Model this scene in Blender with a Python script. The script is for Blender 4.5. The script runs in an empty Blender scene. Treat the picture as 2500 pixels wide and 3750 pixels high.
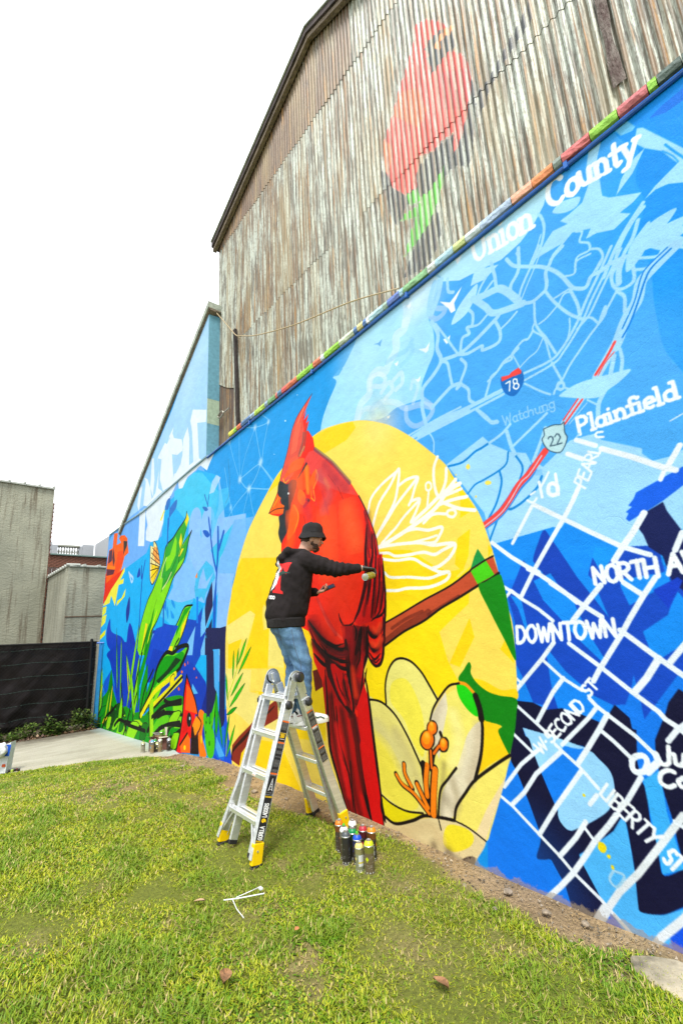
import bpy, bmesh, math, random, numpy as np
from mathutils import Vector as V, Matrix, noise
from mathutils.bvhtree import BVHTree
random.seed(7); RNG=np.random.default_rng(7)
scene=bpy.context.scene
COL=scene.collection
R_=math.radians
# ------------------------------------------------------------------ camera
Rm=np.array([[0.771733, -0.107144, -0.626855], [-0.634288, -0.200828, -0.746557], [-0.045901, 0.97375, -0.222946]])
cam=bpy.data.cameras.new('camera'); co=bpy.data.objects.new('camera',cam); COL.objects.link(co)
cam.sensor_fit='HORIZONTAL'; cam.sensor_width=24; cam.lens=1700/2500*24; cam.clip_start=.05; cam.clip_end=500
M=Matrix([[*Rm[0],0],[*Rm[1],0],[*Rm[2],1.75],[0,0,0,1]]); co.matrix_world=M
scene.camera=co
# ------------------------------------------------------------------ world, sun, exposure
wd=bpy.data.worlds.new('World'); scene.world=wd; wd.use_nodes=True
nt=wd.node_tree; nt.nodes.clear()
sky=nt.nodes.new('ShaderNodeTexSky'); sky.sky_type='NISHITA'; sky.sun_disc=False
SUN_EL,SUN_AZ=R_(60),R_(225)           # azimuth clockwise from +Y, where the sun stands
sky.sun_elevation=SUN_EL; sky.sun_rotation=SUN_AZ
mx=nt.nodes.new('ShaderNodeMix'); mx.data_type='RGBA'; mx.inputs[0].default_value=.88
tcw=nt.nodes.new('ShaderNodeTexCoord'); nzw=nt.nodes.new('ShaderNodeTexNoise'); nzw.inputs['Scale'].default_value=1.6; nzw.inputs['Detail'].default_value=4
rw=nt.nodes.new('ShaderNodeValToRGB'); rw.color_ramp.elements[0].color=(8.3,8.6,9.0,1); rw.color_ramp.elements[1].color=(10.6,10.7,10.8,1)
rw.color_ramp.elements[0].position=.3; rw.color_ramp.elements[1].position=.65
nt.links.new(tcw.outputs['Generated'],nzw.inputs['Vector']); nt.links.new(nzw.outputs['Fac'],rw.inputs['Fac'])
bg=nt.nodes.new('ShaderNodeBackground'); bg.inputs['Strength'].default_value=.1
ow=nt.nodes.new('ShaderNodeOutputWorld')
nt.links.new(sky.outputs['Color'],mx.inputs[6]); nt.links.new(rw.outputs['Color'],mx.inputs[7])
nt.links.new(mx.outputs[2],bg.inputs['Color']); nt.links.new(bg.outputs['Background'],ow.inputs['Surface'])
sl=bpy.data.lights.new('sun','SUN'); sl.energy=2.3; sl.angle=R_(14); sl.color=(1,.96,.9)
so=bpy.data.objects.new('sun',sl); COL.objects.link(so)
sd_=V((math.sin(SUN_AZ)*math.cos(SUN_EL),math.cos(SUN_AZ)*math.cos(SUN_EL),math.sin(SUN_EL)))
so.rotation_euler=sd_.to_track_quat('Z','Y').to_euler(); so.location=(-4,-4,12)
vs=scene.view_settings; vs.view_transform='Standard'; vs.look='None'; vs.exposure=1.0; vs.gamma=1; vs.use_curve_mapping=False
scene.cycles.max_bounces=6; scene.cycles.diffuse_bounces=3
# ------------------------------------------------------------------ painting on a canvas: shapes in wall metres (1 unit = 5 mm)

def lin(c):
    c=np.asarray(c,float); return np.where(c<=.04045,c/12.92,((c+.055)/1.055)**2.4)
def catmull(P,closed=False,n=6):
    P=np.asarray(P,float)
    if len(P)<3: return P
    if closed: Q=np.vstack([P[-1:],P,P[:2]])
    else: Q=np.vstack([2*P[0]-P[1],P,2*P[-1]-P[-2]])
    out=[]
    t=np.linspace(0,1,n,endpoint=False)[:,None]
    for i in range(1,len(Q)-2):
        a,b,c,d=Q[i-1],Q[i],Q[i+1],Q[i+2]
        out.append(.5*((2*b)+(-a+c)*t+(2*a-5*b+4*c-d)*t*t+(-a+3*b-3*c+d)*t**3))
    if not closed: out.append(P[-1:])
    return np.vstack(out)
class Canvas:
    def __init__(s,u0,u1,v0,v1,ppm):
        s.u0,s.u1,s.v0,s.v1=u0,u1,v0,v1
        s.W=int((u1-u0)*ppm); s.H=int((v1-v0)*ppm); s.p=ppm
        s.img=np.zeros((s.H,s.W,3),np.float32)
    def px(s,P):
        P=np.asarray(P,float); return np.stack([(P[:,0]-s.u0)*s.p,(P[:,1]-s.v0)*s.p],1)
    def poly(s,P,col,al=1.):
        Q=s.px(P); x0=max(int(Q[:,0].min())-1,0);x1=min(int(Q[:,0].max())+2,s.W)
        y0=max(int(Q[:,1].min())-1,0);y1=min(int(Q[:,1].max())+2,s.H)
        if x1<=x0 or y1<=y0: return
        SS=2; w=x1-x0; h=(y1-y0)*SS
        acc=np.zeros((h,w+1),np.float32)
        A=Q; B=np.roll(Q,-1,0)
        ys=y0+(np.arange(h)+.5)/SS
        d=np.zeros((h,w+1),np.int8)
        cross=[]
        for a,b in zip(A,B):
            if a[1]==b[1]: continue
            lo,hi=(a,b) if a[1]<b[1] else (b,a)
            i0=max(int(math.ceil((lo[1]-y0)*SS-.5)),0); i1=min(int(math.ceil((hi[1]-y0)*SS-.5)),h)
            if i1<=i0: continue
            ii=np.arange(i0,i1); xs=a[0]+(ys[ii]-a[1])*(b[0]-a[0])/(b[1]-a[1])-x0
            cross.append((ii,xs))
        if not cross: return
        ii=np.concatenate([c[0] for c in cross]); xs=np.concatenate([c[1] for c in cross])
        o=np.lexsort((xs,ii)); ii=ii[o]; xs=np.clip(xs[o],0,w)
        sgn=np.where((np.arange(len(ii))-np.searchsorted(ii,ii))%2==0,1.,-1.).astype(np.float32)
        xi=np.minimum(xs.astype(int),w-1); fr=(xs-xi).astype(np.float32)
        np.add.at(acc,(ii,xi),sgn*(1-fr)); np.add.at(acc,(ii,xi+1),sgn*fr)
        cov=np.clip(np.cumsum(acc,1)[:,:w],0,1).reshape(y1-y0,SS,w).mean(1)[...,None]*al
        r=s.img[y0:y1,x0:x1]; r+= (col-r)*cov
    def stroke(s,P,wd,col,al=1.,soft=.7):
        Q=s.px(P); r=wd*s.p/2
        x0=max(int(Q[:,0].min()-r)-2,0);x1=min(int(Q[:,0].max()+r)+3,s.W)
        y0=max(int(Q[:,1].min()-r)-2,0);y1=min(int(Q[:,1].max()+r)+3,s.H)
        if x1<=x0 or y1<=y0: return
        D=np.full((y1-y0,x1-x0),1e9,np.float32)
        for a,b in zip(Q[:-1],Q[1:]):
            X0=max(int(min(a[0],b[0])-r)-2,x0);X1=min(int(max(a[0],b[0])+r)+3,x1)
            Y0=max(int(min(a[1],b[1])-r)-2,y0);Y1=min(int(max(a[1],b[1])+r)+3,y1)
            if X1<=X0 or Y1<=Y0: continue
            gy,gx=np.mgrid[Y0:Y1,X0:X1]; gx=gx+.5-a[0]; gy=gy+.5-a[1]
            d=b-a; L=d@d+1e-9; t=np.clip((gx*d[0]+gy*d[1])/L,0,1)
            dd=np.hypot(gx-t*d[0],gy-t*d[1])
            v=D[Y0-y0:Y1-y0,X0-x0:X1-x0]; np.minimum(v,dd,out=v)
        cov=np.clip((r-D)/soft+.5,0,1)[...,None]*al
        q=s.img[y0:y1,x0:x1]; q+=(col-q)*cov
    def blob(s,c,r,col,al):
        q=s.px([c])[0]; R=r*s.p*1.6
        x0=max(int(q[0]-R),0);x1=min(int(q[0]+R),s.W);y0=max(int(q[1]-R),0);y1=min(int(q[1]+R),s.H)
        if x1<=x0 or y1<=y0: return
        gy,gx=np.mgrid[y0:y1,x0:x1]; d=np.hypot(gx-q[0],gy-q[1])/(r*s.p)
        cov=(np.clip(np.exp(-d*d*1.4)-.03,0,1)*al)[...,None]
        k=s.img[y0:y1,x0:x1]; k+=(col-k)*cov
def paint(cv,text):
    for ln in text.split('\n'):
        t=ln.split()
        if not t: continue
        k=t[0]; h=t[1]; col=lin([int(h[i:i+2],16)/255 for i in (0,2,4)]).astype(np.float32)
        al=int(h[6:8],16)/255 if len(h)>6 else 1.
        if k=='A': a=[float(x) for x in t[2:]]; cv.blob((a[0]/200,a[1]/200),a[2],col,a[3]); continue
        if k in 'SLG':
            w=float(t[2])/1000; n=[int(x)/200 for x in t[3:]]
            P=np.array(n).reshape(-1,2)
            cv.stroke(catmull(P) if k in 'SG' else P,w*(1.3 if k=='G' else 1),col,al,soft=w*cv.p*.95 if k=='G' else .7)
        else:
            n=[int(x)/200 for x in t[2:]]; P=np.array(n).reshape(-1,2)
            cv.poly(catmull(P,True) if k=='C' else P,col,al)

# strokes in unit cell: x 0..1, y 0..1 (baseline 0, cap 1); advance widths
def arc(cx,cy,rx,ry,a0,a1,n=10):
    import math
    return [(cx+rx*math.cos(math.radians(a0+(a1-a0)*i/n)),cy+ry*math.sin(math.radians(a0+(a1-a0)*i/n))) for i in range(n+1)]
F={
'A':(.9,[[(0,0),(.4,1),(.8,0)],[(.15,.38),(.65,.38)]]),
'B':(.75,[[(0,0),(0,1)],[(0,1)]+arc(.3,.76,.28,.24,90,-90)+[(0,.52)],[(0,.52)]+arc(.3,.26,.33,.26,90,-90)+[(0,0)]]),
'C':(.85,[arc(.42,.5,.4,.5,50,310,14)]),
'D':(.8,[[(0,0),(0,1)],[(0,1)]+arc(.2,.5,.45,.5,90,-90,12)+[(0,0)]]),
'E':(.7,[[(.55,1),(0,1),(0,0),(.55,0)],[(0,.52),(.45,.52)]]),
'H':(.85,[[(0,0),(0,1)],[(.65,0),(.65,1)],[(0,.5),(.65,.5)]]),
'I':(.3,[[(0,0),(0,1)]]),
'J':(.7,[[(.5,1),(.5,.25)]+arc(.27,.25,.23,.25,0,-160,8)]),
'K':(.8,[[(0,0),(0,1)],[(.6,1),(0,.4)],[(.2,.55),(.62,0)]]),
'L':(.65,[[(0,1),(0,0),(.5,0)]]),
'N':(.85,[[(0,0),(0,1),(.62,0),(.62,1)]]),
'O':(.9,[arc(.38,.5,.36,.5,90,450,18)]),
'P':(.72,[[(0,0),(0,1)],[(0,1)]+arc(.25,.74,.3,.26,90,-90)+[(0,.48)]]),
'R':(.8,[[(0,0),(0,1)],[(0,1)]+arc(.25,.74,.3,.26,90,-90)+[(0,.48)],[(.2,.48),(.6,0)]]),
'S':(.72,[arc(.3,.75,.26,.25,30,270,10)+arc(.3,.25,.28,.25,90,-150,10)]),
'T':(.75,[[(0,1),(.65,1)],[(.32,1),(.32,0)]]),
'U':(.9,[[(.0,1),(.0,.35)]+arc(.33,.35,.33,.35,180,360,12)+[(.66,1)],[(-.1,1),(.14,1)],[(.52,1),(.78,1)]]),
'V':(.85,[[(0,1),(.35,0),(.7,1)]]),
'W':(1.1,[[(0,1),(.22,0),(.45,.8),(.7,0),(.92,1)]]),
'Y':(.75,[[(0,1),(.3,.5),(.6,1)],[(.3,.5),(.2,0)]]),
'Z':(.7,[[(0,1),(.6,1),(0,0),(.6,0)]]),
'G':(.9,[arc(.42,.5,.4,.5,50,330,14)+[(.78,.45),(.45,.45)]]),
'.':(.4,[[(.05,.45),(.1,.45)]]),
' ':(.4,[]),
'a':(.68,[arc(.26,.28,.25,.28,0,360,14),[(.5,.56),(.5,.0),(.58,0)]]),
'c':(.6,[arc(.28,.3,.26,.3,50,310,10)]),
'd':(.7,[arc(.27,.28,.26,.28,0,360,14),[(.42,1),(.54,1),(.54,0),(.62,0)]]),
'e':(.65,[[(.02,.3),(.5,.32)]+arc(.27,.3,.25,.3,5,310,12)]),
'f':(.5,[[(.2,0),(.2,.75)]+arc(.38,.78,.18,.2,180,50,6),[(0,.56),(.42,.56)],[(.08,0),(.34,0)]]),
'g':(.68,[arc(.26,.3,.24,.26,0,360,14),[(.5,.56),(.5,-.1)]+arc(.26,-.1,.24,.2,0,-150,6)]),
'h':(.68,[[(0,0),(0,1)],[(0,.35)]+arc(.24,.35,.24,.22,180,0,6)+[(.48,0)]]),
'i':(.38,[[(.02,.56),(.12,.56),(.12,0)],[(0,0),(.26,0)],[(.1,.82),(.12,.84)]]),
'l':(.38,[[(0,1),(.12,1),(.12,0)],[(0,0),(.26,0)]]),
'n':(.74,[[(0,.56),(.08,.56),(.08,0)],[(.08,.35)]+arc(.32,.35,.22,.22,180,0,6)+[(.54,0)],[(-.02,0),(.2,0)],[(.42,0),(.66,0)]]),
'o':(.68,[arc(.29,.29,.27,.29,90,450,16)]),
'r':(.5,[[(0,0),(0,.56)],[(0,.3),(.2,.55),(.38,.52)]]),
't':(.5,[[(.18,.85),(.18,.12),(.28,0),(.4,.06)],[(0,.56),(.4,.56)]]),
'u':(.74,[[(0,.56),(.06,.56),(.06,.25)]+arc(.28,.25,.22,.25,180,360,8)+[(.5,.56)],[(.5,.3),(.52,0),(.62,0)]]),
'y':(.66,[[(.02,.6),(.3,.02)],[(.6,.62),(.2,-.25),(.0,-.3)],[(-.08,.6),(.16,.6)],[(.48,.62),(.7,.62)]]),
'0':(.7,[arc(.3,.5,.3,.5,90,450,14)]),
'2':(.75,[arc(.28,.72,.26,.28,160,-30,8)+[(0,0),(.56,0)]]),
'3':(.7,[arc(.28,.76,.24,.24,150,-80,8)+arc(.28,.26,.28,.26,80,-150,8)]),
'7':(.7,[[(0,.95),(.5,1),(.2,0)]]),
'8':(.75,[arc(.3,.76,.22,.24,90,450,12),arc(.3,.27,.28,.27,90,450,12)]),
}

FONT=F

ART='''
F 2ba2ea 18 1007 208 -40 2850 -564 3783 2009 1622 1763
F 58aef5 508 956 18 969 124 389 384 384 551 668 796 753 763 832
C 0a98f4 128 971 76 1031 -30 1025 60 549 122 621 129 689 124 754 132 795 116 838 119 878 110 916
A 12a0f8 102 882 0.5 0.5
A 12a0f8 107 777 0.6 0.5
A 5cb0f6 142 647 0.5 0.6
A 3aa8fa 175 992 0.4 0.5
C a9dffb 628 953 515 956 489 957 442 956 426 937 444 910 459 889 460 869 453 845 455 810 463 794 473 782 490 756 491 732 513 732 556 737 600 731 680 755 769 753 796 753 789 793 763 832 730 868 740 887 702 895 671 921
A bfe8fc 634 887 0.45 0.6
A b8e4fb 528 887 0.4 0.5
S dceffd77 100 668 756 654 784 627 797 622 826 601 835 578 824 566 837 545 856 542 884 522 886 514 900
S dceffd66 120 514 900 506 922 506 949 483 953 460 951 439 951
S e6f2fd66 50 624 805 620 828 595 827 579 809 591 798 611 807
S e6f2fd66 50 592 785 570 797 562 778 583 768
S e6f2fd66 50 557 796 537 802 536 781 553 774
S dfeffd55 60 664 755 644 769 615 760 594 765 555 747 532 727 497 720 473 706
S 8cc8fa66 50 573 841 546 843 520 841 504 852
S 8cc8fa55 50 535 817 510 825 502 841
S dfeffd55 50 532 727 532 703 513 684 484 687 471 703 490 727
S dfeffd55 40 514 730 499 757 509 774 516 760
S dfeffd55 50 459 883 446 866 430 866 424 873 439 884
A d8ecfc 468 930 0.22 0.6
A d8ecfc 493 920 0.15 0.5
S 9acffa88 70 617 737 623 761 601 763 583 730
F b9e6fc 451 968 421 928 388 908 363 904 309 894 276 901 253 914 233 935 217 970 252 968 338 970 389 973
F aadffc 367 886 331 902 359 897
F b4e2fb 358 907 369 884 341 879 315 889
C b4e2fb 414 836 399 858 377 873 356 880 363 859 384 839
F 5f9fdc66 439 957 424 941 426 937 437 951
F f0f7fe 433 894 412 879 385 894 397 880 404 873 403 858 412 858 417 871
F eaf5fe 490 828 474 822 463 829 469 814 475 813 480 819
F eaf5fe 434 819 426 816 419 819 422 809 428 806 431 812
F eaf5fe 511 933 503 931 498 934 499 924 504 922
F eaf5fe 552 829 547 828 541 830 544 822 547 821
F eaf5fe 393 955 386 952 378 953 384 944 389 941 390 948
F eaf5fe 504 773 497 771 491 775 493 766 498 765
F eaf5fe 583 731 579 728 573 729 576 724 580 724
F 7ab4e8 605 899 591 895 579 898 584 890 586 884 593 892
F 6ab8ee 740 887 710 899 706 891 720 882
S a8d9fb 50 440 938 452 915 460 884
S a8d9fb 50 425 933 436 905 453 880
S a8d9fb 30 431 935 444 910 456 882
S a8d9fb 40 455 866 444 835 449 809 443 782 461 764 488 748 492 728 494 712 490 684 487 670
S a8d9fb 22 447 857 430 823 409 779
S a8d9fb 35 443 782 404 776 374 783 334 799 327 803
S a8d9fb 28 403 776 396 800 382 801 385 814 375 813 371 831 376 842
S a8d9fb 22 376 811 362 808 347 815
S a8d9fb 28 405 774 388 768 362 768 361 760 333 759 328 776 334 799
S a8d9fb 28 443 780 431 771 428 747 426 727
S a8d9fb 28 403 765 395 749 407 728 409 722 396 706 396 688 388 678
S a8d9fb 35 471 705 442 719 426 725 409 722 417 717
S a8d9fb 60 365 856 344 852 320 848 307 833 292 808
S a8d9fb 55 367 859 347 831 336 813 311 805 286 800
S a8d9fb 30 327 900 324 873 324 853
S a8d9fb 22 338 882 351 870 360 857
S a8d9fb 22 329 867 344 858
S a8d9fb 30 412 927 413 903 403 894
S a8d9fb 18 297 792 312 784 328 778
S a8d9fb 30 280 894 285 858 300 841 302 827
S a8d9fb 35 523 666 463 675 412 675 388 676 339 679
S a8d9fb 22 509 662 456 664 408 667 385 668 336 672
S a8d9fb 18 538 671 468 679 414 682
S a8d9fb 22 367 680 355 704 352 709 341 713 329 723 316 727 303 733
S a8d9fb 28 385 666 371 649 362 635 352 632
F a9ddfb 144 974 154 950 158 934 157 920 158 896 158 887 151 878 116 856 127 850 143 847 132 837 153 829 173 839 187 840 179 851 197 860 204 863 220 856 255 858 242 872 227 884 206 880 215 892 201 893 183 897 172 916 172 938 165 961 162 971
C a9ddfb 223 913 211 920 194 914 184 907 191 897 207 900
F a9ddfb 106 948 100 943 84 911 68 879 57 850 60 832 72 854 80 874 88 894 103 913 112 930
S 12a0f8 12 83 899 76 881 67 860
S 12a0f8 7 87 893 79 878 75 865
F a9ddfb 103 913 110 904 121 890 138 878 143 874 134 892 123 905 114 910
F a9ddfb 115 844 102 853 76 864 57 850 62 825 89 845 102 848
F 7ccbf8 115 971 107 952 111 949 124 954 131 973
F 0a7fe8 92 949 77 954 54 956 39 953 42 934 57 940 76 941
S a9ddfb 22 264 852 247 872 238 897 239 917 243 927
S a9ddfb 12 269 852 252 876 244 891
S a9ddfb 25 117 841 140 820 159 797 175 771
S a9ddfb 22 117 835 132 824 151 801 167 766
S a9ddfb 25 126 822 135 803 149 786 159 760
C a9ddfb 149 761 134 769 122 783 116 801 115 812 124 807 139 794 147 778
C a9ddfb 134 790 119 787 105 791 92 801 87 808 96 810 112 809 125 802
C a9ddfb 128 782 114 777 98 777 82 784 75 790 84 793 100 795 116 791
C a9ddfb 120 783 111 775 98 771 85 772 78 775 83 780 95 786 108 787
C a9ddfb 121 780 114 769 102 761 89 758 81 759 85 765 95 775 108 780
C a9ddfb 134 781 126 777 117 777 109 782 105 786 110 789 119 791 128 788
S a9ddfb 19 141 759 127 753 110 761 99 763 85 750
S a9ddfb 19 142 761 137 772 116 761 109 766
S a9ddfb 19 137 774 126 780 105 770
S a9ddfb 16 204 863 221 853 232 847 240 835
S a9ddfb 16 197 860 190 854 195 842 185 832 186 821 202 821 208 801
S a9ddfb 16 185 822 174 814 172 799 181 787
L f0f8fe 39 204 958 207 963 211 965 215 965 219 963 222 958 224 953 225 946 225 939 223 932 220 927 217 924 213 922 209 923 206 926
L f0f8fe 39 190 943 193 943 196 941 198 937 199 933 199 928 198 924 195 921 192 919 189 920 186 922 184 925 183 930 183 935 185 939 187 942 190 943
L f0f8fe 34 181 946 180 945 180 932 180 932 179 928 178 925 176 922 174 921 172 921 170 923 168 927 168 930 167 943
L f0f8fe 34 168 932 168 920 165 920
L f0f8fe 34 161 942 158 941 159 919
L f0f8fe 34 159 933 158 933 157 937 155 940 152 941 149 939 147 935 146 931 147 917
L f0f8fe 34 162 919 156 918
L f0f8fe 34 150 917 144 916
L f0f8fe 34 134 949 136 920 134 915 131 917
L f0f8fe 34 140 938 129 936
L f0f8fe 34 125 937 120 913
L f0f8fe 34 109 935 124 903 129 902
L f0f8fe 34 128 938 121 936
L f0f8fe 34 112 936 106 934
L f2f9fe 34 357 975 355 941 355 941 354 936 353 931 351 927 349 924 347 922 344 921 342 922 339 923 337 926 336 929 335 934 335 938 336 972
L f2f9fe 34 360 976 353 975
L f2f9fe 34 341 973 333 971
L f2f9fe 34 328 948 326 948 324 919
L f2f9fe 34 325 937 325 937 324 943 322 946 318 947 315 945 312 941 311 935 310 918
L f2f9fe 34 327 920 321 919
L f2f9fe 34 314 918 307 917
L f2f9fe 34 305 945 302 945 301 917
L f2f9fe 34 304 917 296 916
L f2f9fe 34 303 957 302 958
L f2f9fe 34 285 943 288 943 291 940 292 935 293 930 292 925 290 920 287 916 284 915 281 916 278 919 277 923 276 928 277 934 279 938 282 942 285 943
L f2f9fe 34 273 941 270 940 270 914
L f2f9fe 34 270 930 269 930 269 935 266 939 263 940 260 938 257 934 256 929 256 912
L f2f9fe 34 273 914 266 913
L f2f9fe 34 259 913 252 912
S a8d9fb 31 332 850 320 844 307 829 297 811 287 800
S a8d9fb 28 338 813 321 806 303 802 287 800 272 794 258 797 250 801 247 811 246 827 239 836 233 844 218 851
S a8d9fb 28 301 889 291 870 269 853 252 841 236 824 225 806 216 784 209 776 198 771 189 782 176 782 166 785 148 783
S a8d9fb 16 284 888 281 872 287 856 301 840 301 827
S a8d9fb 20 250 876 265 852 283 828 293 808
S a8d9fb 11 245 869 260 846 276 824 288 806
S a8d9fb 14 185 815 203 816 208 801 215 801 221 804
S a8d9fb 14 182 821 174 814 171 802 177 795 187 784 192 782
S a8d9fb 22 218 780 212 753 212 732
S a8d9fb 14 217 777 227 778 234 770 236 765
S a8d9fb 14 220 782 243 780
S a8d9fb 22 251 799 244 781 235 763 224 745 210 729
S a8d9fb 19 203 749 214 731
S a8d9fb 20 160 808 179 781 200 753 214 731 229 713 244 699 260 691 301 690
S a8d9fb 17 154 804 174 775 194 749 208 728 222 712 240 695 255 685 300 679
S a8d9fb 16 150 797 167 774 184 751 200 730 218 718
S a8d9fb 12 225 739 227 724 232 711
S a8d9fb 19 269 790 272 761 268 744 261 729 251 699
S a8d9fb 14 273 760 277 749 263 728 259 695
S a8d9fb 14 239 766 255 757 267 754
S a8d9fb 19 277 749 286 740 295 741 313 730 316 721 328 721 338 715 347 709 359 704
S a8d9fb 11 313 728 305 702
S a8d9fb 11 265 729 276 715 290 710 305 702
S a8d9fb 16 165 742 175 730 181 723 189 713 205 700 220 686 235 672 248 656 259 646 262 641
S a8d9fb 16 210 729 199 725 192 713
S a8d9fb 19 180 730 186 720 189 713 182 720 179 727
S a8d9fb 17 258 687 250 660 248 652
S a8d9fb 20 247 646 248 644 250 643 252 643 254 645 256 647 256 650 255 652 253 654 251 653 248 651 247 649 247 646
S a8d9fb 15 301 674 280 653 267 642
S a8d9fb 15 248 645 240 638
S a8d9fb 68 97 762 125 747 137 738 145 717 160 700 172 679 178 670
S 1287e0 9 104 765 127 754 136 744 148 717 166 690
S 1287e0 12 101 761 123 750 133 737 144 715 157 692 170 676
S a8d9fb 22 141 762 144 745 156 742 164 747 167 757 165 769 155 781
S a8d9fb 37 149 784 157 769 160 752
S a8d9fb 22 164 743 157 730 160 710 158 706
S a8d9fb 56 174 677 187 662 205 641
S ee5450 17 177 677 188 663 206 644
S ee5450 7 180 664 192 655 203 642
S a8d9fb 43 227 620 240 607 255 595
S ee5450 11 232 621 255 599
S ee5450 14 227 618 239 607 254 593
S a8d9fb 28 181 659 188 639
S a8d9fb 22 173 664 173 649 177 634
S a8d9fb 28 198 619 208 605 212 588
S a8d9fb 12 221 615 211 604
S a8d9fb 7 222 611 248 591
C aedffb 255 636 230 642 207 640 185 637 166 633 180 623 194 618 207 613 224 618 248 630
C 2374c6 336 700 338 688 333 672 320 662 308 669 301 682 304 697 321 697
F ee5450 336 701 323 698 319 701 307 703 303 696 304 692 320 693 336 693
L f4f8fc 11 330 687 323 688 326 673
L f4f8fc 11 315 688 317 688 318 686 318 684 318 682 316 681 315 680 313 680 312 682 312 684 312 686 314 687 315 688
L f4f8fc 11 315 680 317 680 318 678 319 676 318 674 316 672 314 671 312 672 311 673 310 675 311 678 313 680 315 680
L 96cefa 11 343 639 339 622 336 635 332 622 330 638
L 96cefa 11 320 627 320 629 321 630 323 631 324 631 325 630 326 629 327 627 326 625 325 623 324 622 322 622 321 623 320 625 320 627
L 96cefa 11 320 631 320 622 318 622
L 96cefa 11 315 636 315 624 313 622 311 623
L 96cefa 11 317 631 312 631
L 96cefa 11 304 630 305 631 307 631 309 630 310 629 310 627 309 625 308 623 307 622 305 622 304 623
L 96cefa 11 302 622 302 638
L 96cefa 11 302 627 302 627 301 629 300 630 298 631 297 630 295 629 295 627 295 622
L 96cefa 11 292 630 291 630 291 625 291 625 291 624 290 623 289 622 288 621 287 622 286 623 285 624 285 625 285 630
L 96cefa 11 285 626 285 621 283 621
L 96cefa 11 282 630 281 630 280 621
L 96cefa 11 280 627 280 627 280 629 279 630 277 630 276 630 274 628 274 627 274 621
L 96cefa 11 282 621 279 621
L 96cefa 11 276 621 272 621
L 96cefa 11 264 626 264 627 265 629 267 630 268 630 270 629 271 628 271 626 270 624 270 623 268 622 267 622 265 622 264 624 264 626
L 96cefa 11 264 630 264 619 264 619 264 618 265 617 266 616 268 616 269 617 270 618
L eef6fd 23 237 572 238 595
L eef6fd 23 238 595 233 596 231 595 229 595 228 593 227 592 226 590 227 588 227 586 229 585 230 584 232 584 237 583
L eef6fd 23 223 596 220 596 220 573
L eef6fd 23 222 573 217 573
L eef6fd 23 204 580 205 583 206 585 208 586 211 586 213 585 214 583 215 580 214 577 213 575 210 574 208 574 206 575 205 578 204 580
L eef6fd 23 205 587 204 574 203 574
L eef6fd 23 201 587 199 587 198 574
L eef6fd 23 201 574 195 575
L eef6fd 23 199 593 199 593
L eef6fd 23 193 587 192 587 191 575
L eef6fd 23 191 583 191 583 190 585 189 587 187 588 184 587 183 585 182 583 182 575
L eef6fd 23 193 575 189 575
L eef6fd 23 184 575 179 575
L eef6fd 23 173 576 174 592 174 593 174 595 173 596 172 597 171 597 169 597 168 596
L eef6fd 23 178 588 169 588
L eef6fd 23 176 576 171 576
L eef6fd 23 167 588 165 588 165 576
L eef6fd 23 167 576 162 576
L eef6fd 23 166 594 165 595
L eef6fd 23 159 583 149 584 149 584 150 587 151 589 154 590 156 589 158 588 159 586 159 583 159 580 157 578 155 577 153 577 151 578
L eef6fd 23 147 599 145 599 144 577
L eef6fd 23 146 577 141 577
L eef6fd 23 128 584 128 587 130 589 132 590 134 590 137 588 138 586 138 584 138 581 136 579 134 578 131 578 129 579 128 582 128 584
L eef6fd 23 131 599 128 599 127 578 125 578
F a6d9fd 454 593 380 618 368 602 338 579 314 570 308 551 292 543 251 568 218 567 213 556 171 531 172 525 163 513 147 513 132 517 106 520 121 435 148 429 182 415 214 418 274 461 328 401 387 449 393 497 429 555
F 8cc9fb 307 541 293 541 296 531 306 534
A b4e0fd 324 474 0.3 0.5
S a8d9fb 25 305 555 290 580 281 597
S a8d9fb 12 238 573 268 548 290 537 296 545 299 546
S 1a8fdc 20 450 589 422 588 397 598 386 600 370 604
S 1a8fdc 15 421 532 404 545 386 549 360 556 346 564 341 580
S 1a8fdc 18 359 556 358 537 370 509 386 488
S 1a8fdc 16 331 573 322 551 329 533
S 1a8fdc 18 296 530 305 516 328 501 348 494 355 498
S 1a8fdc 16 369 488 380 470 390 453
S a8d9fb 30 522 665 457 669 400 671
S a8d9fb 22 514 658 453 663 393 667
S a8d9fb 30 339 612 335 587 331 574
S a8d9fb 22 370 604 348 611 332 621
S a8d9fb 20 333 586 294 607 276 617
S a8d9fb 14 491 686 486 666 476 644 478 622
S a8d9fb 25 384 665 375 651 363 637 353 634
S 3b93e6 65 399 476 369 490 350 506 332 524 315 536 307 545
S ee5450 48 399 477 368 492 350 507 332 526 315 538 286 564
S cfd0e8 8 395 477 366 491 348 507 328 529 313 538 292 559
S f2e070 20 411 577 411 576 412 575 413 575 414 576 414 577 415 578 414 579 413 580 412 580 412 579 411 578 411 577
S f2e070 20 377 541 378 541 379 541 381 541 382 541 383 542 384 543 383 544 382 544 380 544 379 543 377 542 377 541
S f2e070 8 437 570 437 570 437 570 438 570 438 570 438 570 438 571 438 571 438 571 437 571 437 571 437 571 437 570
S f2e070 8 404 525 404 525 404 525 405 525 405 525 405 525 405 526 405 526 405 527 404 527 404 527 404 526 404 525
C bcdde6 284 596 270 597 259 594 255 596 256 582 254 573 260 561 268 556 282 565 288 581 284 587
S 33566c 7 284 596 270 597 259 594 255 596 256 582 254 573 260 561 268 556 282 565 288 581 284 587 284 596
L 4a6478 9 279 580 279 581 278 582 276 582 275 582 274 581 273 580 273 578 273 576 278 569 271 568
L 4a6478 9 270 580 269 581 268 582 267 583 265 582 264 581 264 580 263 578 263 576 269 568 262 568
S eef6fd 20 301 523 300 501
S eef6fd 16 300 515 294 522 286 533
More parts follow.
